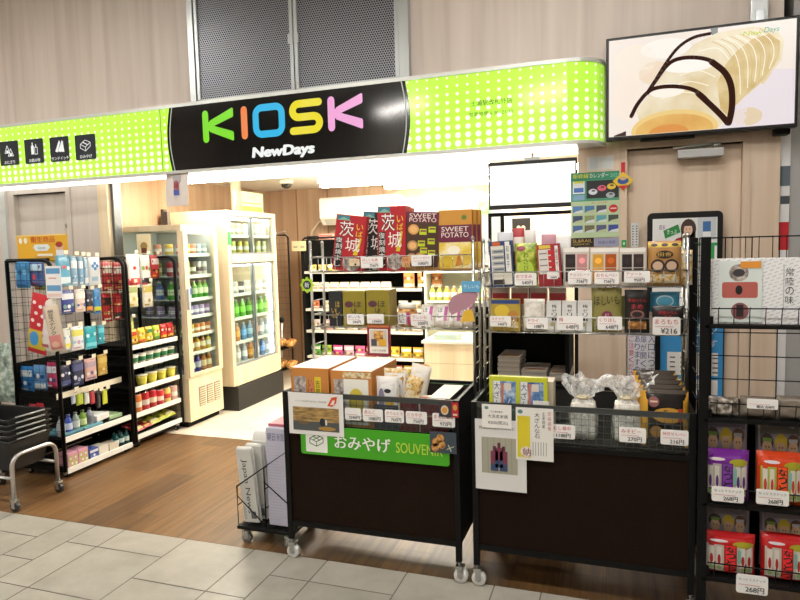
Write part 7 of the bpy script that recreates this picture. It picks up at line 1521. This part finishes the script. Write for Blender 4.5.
q = MB(); q.box(cx0+.02, cx1-.05, cy+.02, cy+.026, ct+.025, ct+.14, GLASS); q.box(cx0+.02, cx1-.05, cy+.02, cy+.3, ct+.14, ct+.146, GLASS); q.build('glass_guard', t)
MB().box(cx0+.08, cx0+.3, cy+.05, cy+.2, ct+.025, ct+.075, M('#e3e0d6', .5)).build('cash_tray', t)
# drinks shelf above the counter
yb_ = 6.3; x0_, x1_ = at(424, 280, Y=yb_).x, at(500, 280, Y=yb_).x; t = thing('drink_shelf', 'pale shelf of small bottles behind the sales counter', 'shelf', ((x0_+x1_)/2, yb_+.15, 0)); zz_ = [at(450, y, Y=yb_).z for y in (325, 301, 271)]
q = MB(); q.box(x0_, x1_, yb_+.26, yb_+.3, 0, zz_[2]+.02, M('#c9cdb9', .5)); q.box(x0_, x0_+.02, yb_, yb_+.26, 0, zz_[2]+.02, M('#dfe0d4', .5)); q.build('back_panel', t)
for z in zz_: q = MB(); q.box(x0_+.02, x1_, yb_, yb_+.26, z-.02, z, M('#e9e8dc', .5)); q.build('shelf', t)
MB().box(x0_+.02, x1_, yb_+.04, yb_+.06, 0, zz_[0]-.02, M('#cfc6ac', .5)).build('front_board', t)
for j in range(2):
    for i in range(9):
        c_ = [['#d9b04a', '#c9984a', '#e0ccac', '#d4a86a', '#d9c9a4'], ['#b4bc4a', '#9ab04a', '#d9b04a', '#d98f4a', '#c9c46a']][j][i % 5]
        make(('sd', c_), mk_bottle('small_bottle', .034, .15, c_, '#e9e4d4', '#efe9da', 10, parts=False), (x0_+.07+.078*i, yb_+.07, zz_[j]+.0005), 0, 'small %s bottle behind the counter on the %s shelf, %s' % (hn(c_), ['lower', 'upper'][j], ordw(i, 9)), 'bottle', 'small bottles behind the counter')
# black board on the wall seen under the hanging screen
x0_, x1_, a_, b_ = RY(512, 218, 530, 236, 5.6); q = MB(); q.box(x0_, x1_, 5.6, 5.66, a_-.6, b_, M('#2b2a29', .5), .003); q.box(x0_+.02, x1_-.02, 5.61, 5.65, ct+.025, a_-.6, BLKM); o = q.build('register_screen'); tag(o, 'dark upright screen with a small pale mark behind the right wire rack', 'screen')
q = MB(); f = FR((0, 5.6, 0)); xm = (x0_+x1_)/2; f.ell(q, xm-.02, b_-.09, .02, .025, cm('#d9d4c4'), 1); f.ell(q, xm+.02, b_-.09, .02, .025, cm('#d9d4c4'), 1); f.rect(q, xm-.01, b_-.15, xm+.01, b_-.09, cm('#d9d4c4'), 1); q.build('pale_mark', o)
b = MB(); b.box(-1.0, .55, 5.95, 6.0, 0, CH, M('#e2d6c2', .6)); struct('wall_back', b)
# --------------------------------------------------------------- world light
wd = bpy.data.worlds.new('world'); bpy.context.scene.world = wd; wd.use_nodes = True
wd.node_tree.nodes['Background'].inputs[0].default_value = (.9, .95, 1, 1); wd.node_tree.nodes['Background'].inputs[1].default_value = .35
vs_ = bpy.context.scene.view_settings; vs_.view_transform = 'Standard'; vs_.look = 'None'; vs_.exposure = 0; vs_.gamma = 1; vs_.use_curve_mapping = False
